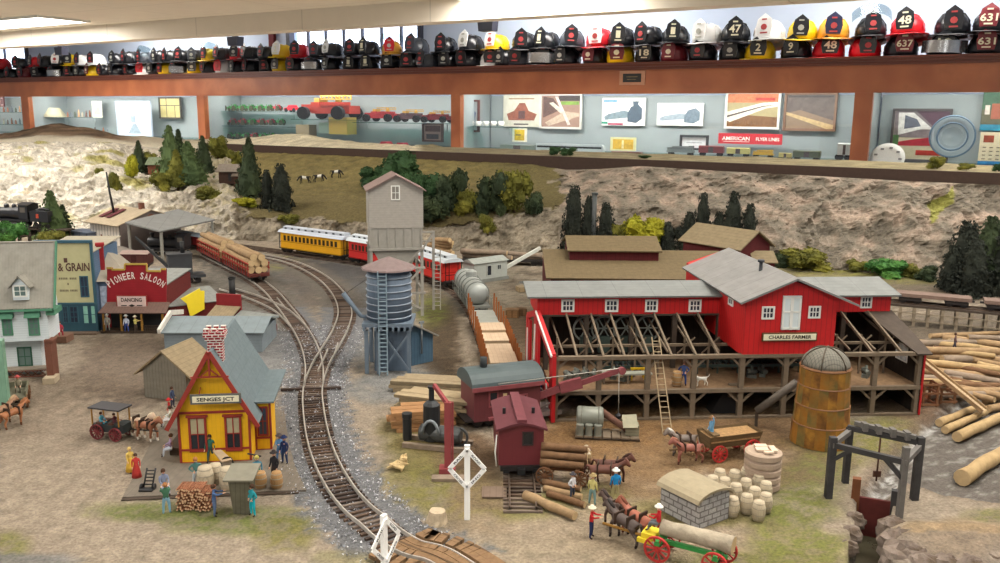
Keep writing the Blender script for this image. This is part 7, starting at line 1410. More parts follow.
# rails of the trestle & flat cars upon it
for y in (.5, 2.1): box('rail', rail_r, o, -1, F.L+1, y-.05, y+.05, h1, h1+.2)
for k, (a, c) in enumerate(((896, 972), (985, 1050))):
    x0 = F.front(a, 300)[0]; x1 = F.front(c, 303)[0]; q = thing('log_flat_car', ['empty brown flat car on the right trestle', 'brown flat car on the trestle cut by the right edge'][k], 'flat car', F.W((x0+x1)/2, 1.3, h1-.2), F.r); L = x1-x0; box('deck', m('flat_worn', (118, 98, 88), .8, .15, 1), q, -L/2, L/2, -1.2, 1.2, 1.2, 1.5); trucks(q, L, z=.36); coupler(q, L)
    b = MB(); b.box(-L/2, L/2, -1.25, -1.15, 1.15, 1.55); b.build('side_sill', m('flat_worn', None), q)
h2 = HT(30, 248, 228); F, o = trestle(-20, 246, 62, 250, h2, 9, 'dark trestle under the steam locomotive at far left', m('trestle_dark', (74, 64, 56), .85, .2, 1), timd, 2.4)
# ---- steam locomotive on the left trestle
lb_ = m('loco_black', (34, 34, 38), .4, .15, 1); F2 = F
def steam(F, x, y, z, L, label, rz=0, tender=True, s=1.0):
    o = thing('steam_locomotive', label, 'steam locomotive', F.W(x, y, z), F.r+rz); o.scale = (s, s, s)
    b = MB(); b.T = Matrix.Translation((-L*.46, 0, 2.5)) @ Matrix.Rotation(PI/2, 4, 'Y'); b.lathe([(.01, 0), (.95, .05), (1.0, .2), (1.0, L*.32), (1.15, L*.4), (1.15, L*.5)], n=18); b.build('boiler', lb_, o)
    b = MB(); b.lathe([(.35, 3.3), (.3, 3.6), (.5, 4.3), (.4, 4.4)], (-L*.4, 0, 0), 12).lathe([(.45, 3.3), (.45, 3.9), (.2, 4.1), (.01, 4.1)], (-L*.24, 0, 0), 12).lathe([(.4, 3.3), (.4, 3.9), (.2, 4.1), (.01, 4.1)], (-L*.12, 0, 0), 12); b.build('stack_and_domes', lb_, o)
    b = MB(); b.box(L*.03, L*.17, -1.4, 1.4, 1.6, 4.1); cb = b.build('cab', lb_, o); b = MB(); b.prism([(L*.01, -1.6, 4.1), (L*.01, 0, 4.5), (L*.01, 1.6, 4.1)], (L*.19, 0, 0)); b.build('cab_roof', lb_, cb); b = MB(); [b.box(L*.06, L*.14, q*1.4-.03, q*1.4+.03, 2.8, 3.7) for q in (-1, 1)]; b.build('cab_window', m('loco_window', (110, 104, 96)), cb)
    b = MB(); b.box(-L*.48, L*.17, -1.2, 1.2, 1.2, 1.5).prism([(-L*.48, -1.2, 1.2), (-L*.48, 1.2, 1.2), (-L*.48-.9, 0, .4)], (.2, 0, 0.1)); b.build('running_board', lb_, o)
    b = MB(); [b.tube((xx, q*1.0-.1, .75), (xx, q*1.0+.1, .75), .72, n=14) for xx in (-L*.22, -L*.1, L*.02) for q in (-1, 1)]; [b.tube((xx, q-.1, .45), (xx, q+.1, .45), .42, n=12) for xx in (-L*.4, -L*.33, L*.13) for q in (-1, 1)]; b.build('wheels', wheelm, o)
    b = MB(); [b.box(-L*.38, L*.04, q*1.2-.05, q*1.2+.05, .7, .85) for q in (-1, 1)]; [b.tube((-L*.42, q*1.2, .9), (-L*.33, q*1.2, .9), .35, n=10) for q in (-1, 1)]; b.build('side_rod', m('rod_steel', (130, 130, 130), .4, metal=.6), o)
    if tender:
        b = MB(); b.box(L*.2, L*.48, -1.35, 1.35, 1.2, 3.1); t_ = b.build('tender', lb_, o); box('tender_mark', m('mark_red', (190, 80, 60)), t_, L*.3, L*.34, -1.4, -1.35, 1.9, 2.6); b = MB(); b.blob((L*.34, 0, 3.0), (L*.12, 1.1, .6), .3, 12, 8, 3); b.build('coal', black, t_); b = MB(); [b.tube((xx, q-.1, .45), (xx, q+.1, .45), .42, n=12) for xx in (L*.25, L*.32, L*.38, L*.45) for q in (-1, 1)]; b.build('tender_wheels', wheelm, o)
    return o
x0 = F.front(-14, 215)[0]; x1 = F.front(50, 222)[0]; steam(F, (x0+x1)/2, 1.2, h2, x1-x0, 'black steam locomotive with tender on the far left trestle')
# cars under the depot canopy
F = Frame((165, 255), (205, 262)); c = F.o
steam(F, 1.5, 1.5, 0, 13, 'dark steam locomotive half hidden beneath the canopy roof', .5, False, .85)
def boxcar(px0, py0, px1, py1, ht, col, label, name='box_car', roof=(120, 112, 104), dp=2.8):
    F = Frame((px0, py0), (px1, py1)); o = fthing(name, label, 'railroad car', F); h_ = HT(px0, py0, ht)-.35; w = F.L; cm_ = m('bc%s' % (col,), col, .7, .1, 1.5, stripe=((1, 1, 0), .35, .08, .2)); b = MB(); b.box(0, w, 0, dp, .9, h_); bd = b.build('carbody', cm_, o)
    b = MB(); b.prism([(-.15, -.15, h_), (-.15, dp/2, h_+.4), (-.15, dp+.15, h_)], (w+.3, 0, 0)); b.build('roof', m('bcr%s' % (roof,), roof, .7, .1), o); b = MB(); b.box(w*.4, w*.6, -.06, 0, 1, h_-.2); b.build('sliding_door', m('door_dark_maroon', (70, 34, 34)), bd)
    b = MB(); [b.tube((x, y, .45), (x, y+.2, .45), .42, n=10) for x in (.9, w-.9) for y in (.4, dp-.6)]; b.box(0, w, .2, dp-.2, .6, .9); b.build('running_gear', wheelm, o); return o
boxcar(105, 262, 121, 268, 246, (98, 40, 44), 'maroon box car with pale roof beside the depot')
boxcar(121, 270, 148, 270, 252, (84, 48, 46), 'maroon work car with dark openings behind the saloon', roof=(150, 128, 120))
boxcar(176, 246, 205, 252, 231, (150, 44, 48), 'red coach under the far end of the canopy', roof=(150, 160, 170))
boxcar(150, 281, 168, 281, 268, (70, 60, 56), 'low dark flat work car behind the saloon', name='work_flat')
# black crane tender
F = Frame((170, 286), (196, 284)); o = fthing('yard_crane', 'black yard crane with long dark boom behind the saloon', 'crane', F); w = F.L; dkg = m('crane_black', (52, 54, 58), .6, .15, 1)
b = MB(); b.box(-1, w+1.4, 0, 2.8, .9, 1.3); b.build('car_deck', dkg, o); b = MB(); b.box(0, w-.3, .2, 2.6, 1.5, 4.2); b.box(-.1, w-.2, .1, 2.7, 4.2, 4.4); b.build('crane_cab', dkg, o); b = MB(); b.tube((w*.6, 1.4, 4.3), (w*.6, 1.4, 6), .3); b.build('stack', black, o)
b = MB(); [b.tube((x, y, .5), (x, y+.2, .5), .45, n=10) for x in (-.2, .9, w-.7, w+.4) for y in (.4, 2.2)]; b.build('wheels', wheelm, o)
a0 = F.front(170, 270, 1); a1 = F.front(136, 238, 6); b = MB(); 
for dz in (0, .7): b.beam((a0[0], .9, a0[1]+dz*.6), (a1[0], 6, a1[1]+dz*.2), .16).beam((a0[0], 1.9, a0[1]+dz*.6), (a1[0], 6.6, a1[1]+dz*.2), .16)
for i in range(9): t = i/9; p_ = Vector((a0[0], .9, a0[1])).lerp(Vector((a1[0], 6, a1[1])), t); q_ = Vector((a0[0], 1.9, a0[1]+.4)).lerp(Vector((a1[0], 6.6, a1[1]+.1)), t+.08); b.beam(p_, q_, .1)
b.build('boom', dkg, o)
# ================================================================== PEOPLE, HORSES, WAGONS
def skel(name, nodes, edges, matof, mats, sub=1):
    """one continuous skinned body; nodes {k:(pos,r)}; matof(a,b,t)->slot"""
    ks = list(nodes); me = bpy.data.meshes.new('sk'); me.from_pydata([nodes[k][0] for k in ks], [(ks.index(a), ks.index(b)) for a, b in edges], []); o = bpy.data.objects.new('sk', me); C.objects.link(o)
    md = o.modifiers.new('s', 'SKIN'); md.use_smooth_shade = True; md.branch_smoothing = .4; sv = me.skin_vertices
    if not len(sv):
        bm = bmesh.new(); bm.from_mesh(me); bm.verts.layers.skin.verify(); bm.to_mesh(me); bm.free(); sv = me.skin_vertices
    for i, k in enumerate(ks):
        r = nodes[k][1]; sv[0].data[i].radius = r if hasattr(r, '__len__') else (r, r); sv[0].data[i].use_root = (i == 0)
    m2 = o.modifiers.new('d', 'SUBSURF'); m2.levels = sub
    dg = bpy.context.evaluated_depsgraph_get(); out = bpy.data.meshes.new_from_object(o.evaluated_get(dg)); bpy.data.objects.remove(o); bpy.data.meshes.remove(me); out.name = name
    out.materials.clear()
    for q in mats: out.materials.append(q)
    E = [(a, b, Vector(nodes[a][0]), Vector(nodes[b][0])) for a, b in edges]
    for p in out.polygons:
        c = p.center; bd = 1e9; bi = 0
        for a, b, A, B in E:
            d = B-A; t = max(0, min(1, (c-A).dot(d)/max(d.dot(d), 1e-9))); e = (c-A-d*t).length-.3*(nodes[a][1] if not hasattr(nodes[a][1], '__len__') else nodes[a][1][0])
            if e < bd: bd = e; bi = (a, b, t)
        p.material_index = matof(*bi); p.use_smooth = True
    return out
skin_m = m('skin', (204, 156, 126), .6, .03); hair_m = m('hair_brown', (70, 48, 34), .8)
cl = lambda c: m('cloth_%s' % (c,), c, .85, .1, 4)
BLUE = (62, 112, 156); NAVY = (34, 46, 84); WHITE = (214, 214, 206); REDS = (178, 38, 40); TURQ = (40, 140, 150); GREEN = (60, 100, 76); GREYC = (120, 120, 122); BLK = (38, 36, 40); YEL = (214, 196, 120); TAN = (168, 140, 104); PURP = (140, 112, 158); DEN = (70, 96, 138)
def pose(kind):
    z = .0; N = {}
    sit = kind in ('sit', 'drive'); hz = .98
    N['pel'] = ((0, 0, hz), .155); N['wai'] = ((0, .01, 1.16), .135); N['che'] = ((0, 0, 1.38), .165); N['nek'] = ((0, 0, 1.6), .065); N['hea'] = ((0, -.02, 1.74), (.115, .115)); N['top'] = ((0, -.01, 1.87), .10); 
    for s, n in ((-1, 'l'), (1, 'r')):
        N['hip'+n] = ((s*.11, 0, .9), .115)
        if sit: N['kne'+n] = ((s*.16, -.42, .92), .085); N['ank'+n] = ((s*.16, -.5, .5), .055); N['toe'+n] = ((s*.17, -.66, .45), .05)
        else:
            st_ = .1 if kind != 'walk' else .0; dy = (s*.2 if kind == 'walk' else 0); N['kne'+n] = ((s*(.12+st_*.4), dy*.6-.02, .5), .08); N['ank'+n] = ((s*(.13+st_*.5), dy+.02, .1), .055); N['toe'+n] = ((s*(.15+st_*.5), dy-.15, .05), .05)
        N['sho'+n] = ((s*.215, 0, 1.49), .08)
        a = {'stand': ((.27, .03, 1.22), (.27, -.1, .97)), 'reach': ((.26, -.2, 1.36), (.2, -.48, 1.42)), 'up': ((.34, -.05, 1.7), (.28, -.1, 1.98)), 'hips': ((.4, .05, 1.24), (.2, -.1, 1.08)), 'walk': ((.27, .1*s, 1.22), (.28, -.12+.12*s, .99)), 'sit': ((.25, -.1, 1.22), (.2, -.34, 1.12)), 'drive': ((.25, -.16, 1.25), (.12, -.46, 1.25))}[kind if not (kind == 'up' and s < 0) else 'stand']
        N['elb'+n] = ((s*a[0][0], a[0][1], a[0][2]), .055); N['wri'+n] = ((s*a[1][0], a[1][1], a[1][2]), .042)
        d = (Vector(a[1])-Vector(a[0])).normalized(); h = Vector(a[1])+d*.1; N['han'+n] = ((s*h.x, h.y, h.z), (.05, .03)); f = h+d*.08; 
        for j in range(4): N['f%d%s' % (j, n)] = ((s*(f.x+(j-1.5)*.012), f.y-.01*j, f.z-(.01 if j in (0, 3) else 0)), .012)
        N['th'+n] = ((s*(h.x-.05), h.y-.03, h.z), .013)
    E = [('pel', 'wai'), ('wai', 'che'), ('che', 'nek'), ('nek', 'hea'), ('hea', 'top')]
    for n in 'lr': E += [('pel', 'hip'+n), ('hip'+n, 'kne'+n), ('kne'+n, 'ank'+n), ('ank'+n, 'toe'+n), ('che', 'sho'+n), ('sho'+n, 'elb'+n), ('elb'+n, 'wri'+n), ('wri'+n, 'han'+n), ('han'+n, 'th'+n)]+[('han'+n, 'f%d%s' % (j, n)) for j in range(4)]
    return N, E
def mo(a, b, t):
    if a in ('nek', 'hea') or a[:3] in ('han',) or (a[:3] == 'wri'): return 0
    if a[:3] == 'ank': return 3
    if a[:3] in ('hip', 'kne') or a == 'pel' and t < .45 or b[:3] == 'hip': return 2
    return 1
bodies = {k: skel('person_body', *pose(k), mo, [skin_m]*4) for k in ('stand', 'reach', 'up', 'hips', 'walk', 'sit', 'drive')}
hatb = MB(); hatb.smooth = True; hatb.lathe([(.01, 1.86), (.24, 1.85), (.24, 1.87), (.125, 1.9), (.11, 2.0), (.05, 2.03), (.01, 2.02)], (0, -.01, 0), 14); hat_me = hatb.mesh('hat', [hair_m])
hb = MB(); hb.smooth = True; hb.lathe([(.125, 1.72), (.14, 1.8), (.125, 1.88), (.07, 1.94), (.01, 1.95)], (0, .025, 0), 12); hair_me = hb.mesh('hair', [hair_m])
fb = MB(); fb.add([(-.03, -.12, 1.74), (.03, -.12, 1.74), (0, -.165, 1.74), (0, -.12, 1.79)], [(0, 1, 3), (0, 2, 3), (1, 2, 3), (0, 1, 2)]); fb.box(-.04, .04, -.135, -.11, 1.665, 1.68); fb.box(-.06, -.025, -.13, -.1, 1.785, 1.8).box(.025, .06, -.13, -.1, 1.785, 1.8); face_me = fb.mesh('face', [m('face_features', (120, 70, 56))])
skb = MB(); skb.smooth = True; skb.lathe([(.36, .08), (.3, .5), (.19, .95), (.15, 1.12)], n=16); skirt_me = skb.mesh('skirt', [hair_m])
def person(px, py, kind, shirt, trouser, label, turn=0, hat=None, z=0, skirt=False, s=1.06, loc=None, name='person', hair=(70, 48, 34)):
    g = loc if loc is not None else G(px, py, z); o = thing(name, label, 'person', g, turn); o.scale = (s, s, s)
    b = mobj('body', bodies[kind], o)
    for i, c in enumerate((skin_m, cl(shirt), cl(trouser), m('boot', (50, 36, 30)))): b.material_slots[i].link = 'OBJECT'; b.material_slots[i].material = c
    mobj('face', face_me, o)
    h = mobj('hat' if hat else 'hair', hat_me if hat else hair_me, o); h.material_slots[0].link = 'OBJECT'; h.material_slots[0].material = cl(hat or hair)
    if skirt: k = mobj('skirt', skirt_me, o); k.material_slots[0].link = 'OBJECT'; k.material_slots[0].material = cl(trouser)
    return o
# station crowd
person(165, 499, 'sit', (120, 128, 150), (140, 150, 170), 'person in blue grey sitting on the platform corner', .6, z=-.2)
person(167, 514, 'reach', GREEN, (120, 160, 180), 'person in green shirt and pale jeans standing before the platform corner', 3.6, hair=(160, 110, 70))
person(215, 516, 'reach', DEN, (84, 100, 130), 'person in blue at the right end of the firewood', 1.8)
person(253, 516, 'hips', TURQ, (20, 160, 176), 'person in bright turquoise trousers beside the slatted box', -.7)
person(197, 487, 'hips', (70, 110, 106), (180, 190, 196), 'person in teal shirt and white trousers left of the barrels', .5, hair=(150, 100, 60))
person(211, 462, 'walk', (50, 96, 82), (50, 80, 76), 'person in dark green by the station left window', 0, z=.05)
person(258, 485, 'stand', (70, 120, 140), (60, 130, 90), 'person in blue and green between the barrels', .3, hair=(180, 170, 90))
person(275, 482, 'stand', BLK, (52, 44, 44), 'stout person in black with white beard on the right platform', -.4, hat=(50, 44, 44), s=1.12)
person(280, 462, 'reach', (90, 130, 170), (70, 100, 140), 'person in light blue talking near the track', .5, hat=(70, 60, 60))
person(285, 464, 'stand', NAVY, (38, 52, 84), 'person in navy uniform standing nearest the track', -.4, hat=NAVY)
person(131, 472, 'walk', (206, 176, 90), (200, 160, 60), 'person in yellow dress walking to the platform', .8, skirt=True, s=.92, hair=(210, 180, 110))
person(137, 478, 'stand', (184, 60, 56), (160, 50, 44), 'person in long red dress beside the yellow dress', .4, skirt=True, s=.9)
person(172, 461, 'sit', (150, 130, 160), (190, 196, 210), 'person in lilac blouse sitting left of the station', -1.2, z=-.2)
person(171, 431, 'sit', WHITE, (220, 220, 226), 'person in white and black seated by station left wall', -1.3, z=-.2)
person(170, 421, 'stand', REDS, (190, 50, 50), 'person in red leaning behind the seated white figure', -1.0, hat=REDS, s=.95)
person(173, 408, 'stand', (60, 70, 96), (60, 60, 80), 'person in dark blue behind the station left wall', 1.4, s=.95)
bench = thing('waiting_bench', 'dark bench under the seated people left of the station', 'bench', G(176, 452), .1); box('seat', m('dark_wood', None), bench, -.3, .5, -1.0, 2.6, .55, .7); [box('leg', m('dark_wood', None), bench, -.2, .4, y, y+.15, 0, .55) for y in (-.8, 2.3)]
# saloon
person(108, 331.5, 'stand', (150, 146, 138), (130, 126, 120), 'grey person standing at the left saloon post', .2, hat=(150, 146, 140), s=1.0, z=.22)
person(127, 333, 'stand', (190, 196, 214), (64, 84, 150), 'person in white cap and blue trousers outside the saloon', 0, hat=(220, 220, 214), s=1.05)
person(136, 333, 'reach', (216, 204, 120), (80, 66, 56), 'person in yellow shirt at the saloon rail', 1.3, hat=(230, 220, 190), s=1.0)
person(61, 340, 'sit', (180, 60, 74), (150, 50, 60), 'person in red sitting on the grey house porch end', .6, z=.1)
g = G(59, 343); b = MB(); b.box(-1.8, .8, 0, 1.6, 0, .7); tag(b.build('brick_step', m('brown_step', (120, 90, 74), .8, .15, 2), None, g), 'brown step under the red seated person beside the house', 'step')
# mill
person(0, 0, 'hips', (60, 76, 120), (48, 74, 140), 'worker in blue overalls standing on the mill deck', -.2, loc=MF.W(MF.front(683.5, 385, 1.1)[0], 1.2, zD-.05))
person(542, 382, 'stand', (60, 90, 160), (50, 70, 120), 'person in blue seen through the left red end wall', 1.2, loc=MF.W(-.6, 3.2, .9), s=.9)
q = MF.W(MF.front(701, 386, .8)[0], .9, zD-.05)
person(954, 351, 'walk', (96, 70, 70), (70, 66, 80), 'small dark figure stepping over the sawn logs', .9, s=1.0, z=.6)
# near the red brown team
person(572, 500, 'hips', (200, 200, 204), (60, 66, 80), 'person in white shirt and dark vest behind the logs', .9, hat=(70, 66, 70), s=.95)
person(592, 505, 'stand', (196, 186, 120), (120, 150, 150), 'person in yellow shirt and grey green trousers', 2.6, hat=(150, 130, 90))
person(615, 501, 'stand', (34, 130, 190), (160, 150, 110), 'person in bright blue shirt and white cap, back turned', 3.3, hat=(220, 220, 214), s=1.12)
person(591, 538, 'reach', REDS, (34, 44, 80), 'person in red shirt and navy trousers holding the near team', 1.2, hat=(226, 216, 190), s=1.02)
# ---- horses
def hpose():
    N = {'pel': ((0, .9, 1.38), .32), 'bel': ((0, .3, 1.28), .34), 'che': ((0, -.42, 1.34), .33), 'wit': ((0, -.62, 1.55), .24), 'nk1': ((0, -.86, 1.74), .24), 'nk2': ((0, -1.02, 1.9), .2), 'pol': ((0, -1.14, 1.97), .17), 'muz': ((0, -1.42, 1.6), .115), 'tal': ((0, 1.2, 1.5), .07), 'ta2': ((0, 1.34, 1.1), .075), 'ta3': ((0, 1.36, .7), .03)}
    E = [('pel', 'bel'), ('bel', 'che'), ('che', 'wit'), ('wit', 'nk1'), ('nk1', 'nk2'), ('nk2', 'pol'), ('pol', 'muz'), ('pel', 'tal'), ('tal', 'ta2'), ('ta2', 'ta3')]
    for s, n in ((-1, 'l'), (1, 'r')):
        f = .14*s; N['fs'+n] = ((s*.17, -.5, 1.15), .15); N['fk'+n] = ((s*.17, -.55-f, .68), .09); N['ff'+n] = ((s*.17, -.52-f, .18), .07); N['fh'+n] = ((s*.17, -.58-f, .06), .09)
        N['hs'+n] = ((s*.18, .85, 1.15), .19); N['hk'+n] = ((s*.18, .78+f*.5, .88), .1); N['ho'+n] = ((s*.18, 1.05+f, .6), .085); N['hf'+n] = ((s*.18, 1.0+f, .18), .07); N['hh'+n] = ((s*.18, .94+f, .06), .09); N['ear'+n] = ((s*.08, -1.1, 2.2), .03)
        E += [('che', 'fs'+n), ('fs'+n, 'fk'+n), ('fk'+n, 'ff'+n), ('ff'+n, 'fh'+n), ('pel', 'hs'+n), ('hs'+n, 'hk'+n), ('hk'+n, 'ho'+n), ('ho'+n, 'hf'+n), ('hf'+n, 'hh'+n), ('pol', 'ear'+n)]
    return N, E
def hm_(a, b, t):
    if b in ('fhl', 'fhr', 'hhl', 'hhr') or (a[:2] in ('fk', 'ho') and t > .7): return 1
    if a in ('tal', 'ta2'): return 2
    return 0
horse_me = skel('horse_body', *hpose(), hm_, [skin_m]*3)
mn = MB(); mn.path([(0, -.6, 1.8), (0, -.8, 1.95), (0, -.98, 2.08), (0, -1.12, 2.14)], [.06, .11, .1, .06], 6); mane_me = mn.mesh('mane', [hair_m])
cr_ = MB(); cr_.smooth = True; cr_.T = Matrix.Translation((0, -.72, 1.62)) @ Matrix.Rotation(-.7, 4, 'X'); cr_.lathe([(.24, -.06), (.31, -.05), (.31, .05), (.24, .06), (.24, -.06)], n=16); cr_.T = None; cr_.smooth = False; cr_.box(-.3, .3, .5, .58, 1.1, 1.73).box(-.33, .33, -.3, -.22, 1.05, 1.72); collar_me = cr_.mesh('harness', [m('harness_leather', (60, 44, 34))])
def horse(p, turn, coat, mane, label, s=1.0, socks=None, group=None):
    o = thing('horse', label, 'horse', p, turn, group); o.scale = (s*1.22, s*1.03, s); b = mobj('body', horse_me, o)
    for i, c in enumerate((m('coat_%s' % (coat,), coat, .6, .15, 2), cl(socks or tuple(int(v*.6) for v in coat)), cl(mane))): b.material_slots[i].link = 'OBJECT'; b.material_slots[i].material = c
    k = mobj('mane', mane_me, o); k.material_slots[0].link = 'OBJECT'; k.material_slots[0].material = cl(mane); mobj('harness', collar_me, o); return o
def fdir(a, b, z=0): d = G(*b, z)-G(*a, z); return math.atan2(d.y, d.x)   # heading from a to b
BR = (96, 54, 40); CH = (134, 74, 52); DK = (72, 58, 52); GRH = (112, 100, 92); PAL = (200, 168, 140)
# horse faces local -y, so turn = heading + 90deg
g = G(690, 458); horse(G(681, 455), fdir((700, 452), (660, 455))+PI/2, GRH, (220, 214, 204), 'grey horse with white mane, farther of the mill wagon pair', .98); horse(G(686, 464), fdir((705, 460), (665, 463))+PI/2, (140, 84, 70), (150, 100, 80), 'reddish horse nearer of the mill wagon pair', .95)
horse(G(606, 489), fdir((590, 487), (630, 491))+PI/2, BR, (60, 34, 28), 'dark brown horse facing right by the log wagon', 1.05, socks=(70, 44, 36)); horse(G(612, 483), fdir((590, 481), (630, 486))+PI/2, (84, 46, 34), (54, 32, 26), 'second brown horse behind the dark brown one', 1.03)
hd = fdir((655, 548), (612, 528)); n1 = G(622, 541); dv = Vector((-math.sin(hd), math.cos(hd), 0)); fv = Vector((math.cos(hd), math.sin(hd), 0))
horse(n1, hd+PI/2, DK, (50, 44, 42), 'dark grey horse nearest the viewer in the big log team', 1.02); horse(n1+dv*-.95+fv*-.15, hd+PI/2, (150, 84, 62), (120, 70, 54), 'chestnut horse farther side of the big log team', 1.0)
horse(n1+fv*1.3-dv*1.0, hd+PI/2, (84, 64, 56), (56, 46, 44), 'dark brown lead horse of the big log team', .95)
horse(G(143, 437), fdir((135, 436), (158, 440))+PI/2, (196, 170, 146), (220, 200, 170), 'pale cream horse pulling the black carriage', .95, socks=(220, 214, 204)); horse(G(149, 441), fdir((139, 440), (160, 444))+PI/2, (140, 88, 62), (190, 160, 120), 'brown horse pulling the black carriage', .95, socks=(220, 214, 204))
horse(G(4, 424), 2.7, (150, 112, 84), (170, 144, 112), 'tan horse at the left edge, left of the pair', .95); horse(G(15, 427), 2.7, (150, 94, 56), (140, 92, 60), 'orange brown horse at the left edge, right of the pair', .95)
# ---- wagons
def spoked(par, x, y, r, mt, hub=None, name='wheel', tire=None):
    o = bpy.data.objects.new(name, None); b = MB(); b.T = Matrix.Translation((x, y, r)) @ Matrix.Rotation(PI/2, 4, 'X'); b.lathe([(r*.86, -.07), (r, -.07), (r, .07), (r*.86, .07), (r*.86, -.07)], n=22); q = b.build(name, tire or mt, par)
    b = MB()
    for i in range(10): a = i*2*PI/10; b.beam((x, y, r), (x+math.cos(a)*r*.88, y, r+math.sin(a)*r*.88), .08, .08, up=(0, 1, 0))
    b.tube((x, y-.13, r), (x, y+.13, r), r*.16, n=10); b.build('spokes', mt, q); return q
def wagon(p, head, L, W2, rf, rr, wm, name, label, cat='wagon'):   # heading = +x is the front
    o = thing(name, label, cat, p, head)
    for x, r in ((L/2, rf), (-L/2, rr)):
        for s in (-1, 1): spoked(o, x, s*W2, r, wm, tire=wm)
        b = MB(); b.tube((x, -W2, r), (x, W2, r), .08, n=6); b.build('axle', m('dark_wood', None), o)
    return o
redw = m('wheel_red', (176, 42, 38), .6, .08); grw = m('wagon_green', (44, 136, 60), .6, .08); brw_ = m('wheel_brown', (110, 76, 52), .7, .1)
hd = fdir((752, 446), (705, 452)); c = G(728, 455); o = wagon(c, hd, 2.7, 1.0, .62, .7, redw, 'farm_wagon', 'brown box wagon with red wheels before the mill'); wbm = m('wagon_brown', (104, 84, 58), .8, .15, 2, stripe=((0, 0, 1), .35, .1, .3)); b = MB(); b.add([(-2, -.7, .95), (2, -.7, .95), (2, .7, .95), (-2, .7, .95), (-2.15, -.95, 1.9), (2.15, -.95, 1.9), (2.15, .95, 1.9), (-2.15, .95, 1.9)], [(0, 1, 2, 3), (0, 1, 5, 4), (1, 2, 6, 5), (2, 3, 7, 6), (3, 0, 4, 7)]); b.build('wagon_box', wbm, o); box('load', saw, o, -2.0, 2.0, -.85, .85, 1.4, 1.75); b = MB(); b.tube((1.8, 0, .9), (4.8, 0, .95), .07, n=6); b.build('pole', wbm, o); box('seat_board', wbm, o, 1.3, 1.8, -.8, .8, 1.9, 2.0)
person(0, 0, 'up', (110, 160, 196), (90, 150, 190), 'driver in light blue waving from the box wagon', hd+PI/2, loc=o.location+Vector((math.cos(hd)*1.5, math.sin(hd)*1.5, 1.05)), s=1.05, hat=(120, 90, 60))
d = list(C.objects)[-1]
hd = fdir((548, 476), (585, 479)); c = G(563, 480); o = wagon(c, hd, 2.3, .9, .55, .6, brw_, 'log_wagon', 'brown wheeled wagon stacked with bark logs by the caboose'); box('bunk', brw_, o, -1.4, 1.4, -.15, .15, .7, 1.0); [box('bunk_beam', brw_, o, x-.12, x+.12, -1, 1, 1.0, 1.15) for x in (-1.0, 1.0)]
fv = Vector((math.cos(hd), math.sin(hd), 0)); sv_ = Vector((-fv.y, fv.x, 0))
for i, (y, z) in enumerate(((-.7, 1.4), (0, 1.4), (.7, 1.4), (-.4, 1.85), (.35, 1.85), (0, 2.3))): log(c-fv*1.5+sv_*y*.85+Vector((0, 0, z)), c+fv*(1.4+.2*(i % 2))+sv_*y*.85+Vector((0, 0, z)), .25, bark_b, 'bark log on the brown log wagon, %s laid' % ORD[i], 'bark logs on the brown wagon')
hd = fdir((715, 556), (662, 542)); c = G(690, 562); o = wagon(c, hd, 3.2, .95, .75, .72, redw, 'green_log_wagon', 'green log wagon with red wheels carrying a huge pale log'); b = MB(); b.box(-2.0, 2.0, -.12, .12, .72, .95).box(-1.75, -1.45, -1, 1, .95, 1.2).box(1.45, 1.75, -1, 1, .95, 1.2); b.build('reach_beam', grw, o); box('seat', m('seat_yellow', (220, 196, 40), .6), o, 1.9, 2.7, -.5, .5, .9, 1.25); b = MB(); b.tube((2.2, 0, .8), (5.2, 0, .95), .08, n=6); b.build('pole', m('post_tan', None), o); [box('yellow_hound', m('seat_yellow', None), o, 2.1, 2.9, y-.1, y+.1, .7, .95) for y in (-.5, .5)]
fv = Vector((math.cos(hd), math.sin(hd), 0)); log(c-fv*2.3+Vector((0, 0, 1.6)), c+fv*1.7+Vector((0, 0, 1.65)), .46, barkw, 'huge pale log lying on the green wagon', None)
person(0, 0, 'drive', (190, 44, 48), (110, 116, 120), 'driver in red shirt and white hat on the green wagon', hd+PI/2, loc=c+fv*1.9+Vector((0, 0, .85)), s=1.05, hat=(230, 226, 214))
hd = fdir((104, 436), (128, 439)); c = G(113, 437); o = wagon(c, hd, 1.6, .7, .52, .58, m('wheel_maroon', (110, 40, 44), .6), 'black_carriage', 'black canopied carriage with maroon wheels on the town street', 'carriage'); cb_ = m('carriage_black', (36, 44, 46), .4, .1); box('carriage_body', cb_, o, -1.25, .6, -.6, .6, .6, 1.15); box('dash_board', cb_, o, .6, 1.4, -.55, .55, .6, 1.25); box('canopy', m('canopy_black', (50, 48, 52), .6), o, -1.4, 1.3, -.75, .75, 2.35, 2.46); [box('canopy_post', m('post_tan', None), o, x-.04, x+.04, y-.04, y+.04, 1.1, 2.35) for x in (-1.2, 1.1) for y in (-.6, .6)]; box('bench_seat', m('seat_leather', (90, 60, 50)), o, -.95, -.45, -.55, .55, 1.15, 1.25); box('front_seat', m('seat_leather', None), o, .1, .5, -.55, .55, 1.15, 1.25); b = MB(); b.tube((1.6, 0, .8), (4.0, 0, .9), .05, n=6); b.build('pole', cb_, o)
fv = Vector((math.cos(hd), math.sin(hd), 0)); sv_ = Vector((-fv.y, fv.x, 0))
person(0, 0, 'sit', (90, 166, 190), (70, 150, 170), 'passenger in light blue in the rear carriage seat', hd+PI/2, loc=c-fv*.7-sv_*.25+Vector((0, 0, .45)), s=.8); person(0, 0, 'drive', (90, 50, 54), (60, 50, 56), 'driver in dark red in the front carriage seat', hd+PI/2, loc=c+fv*.4-sv_*.2+Vector((0, 0, .45)), s=.8)
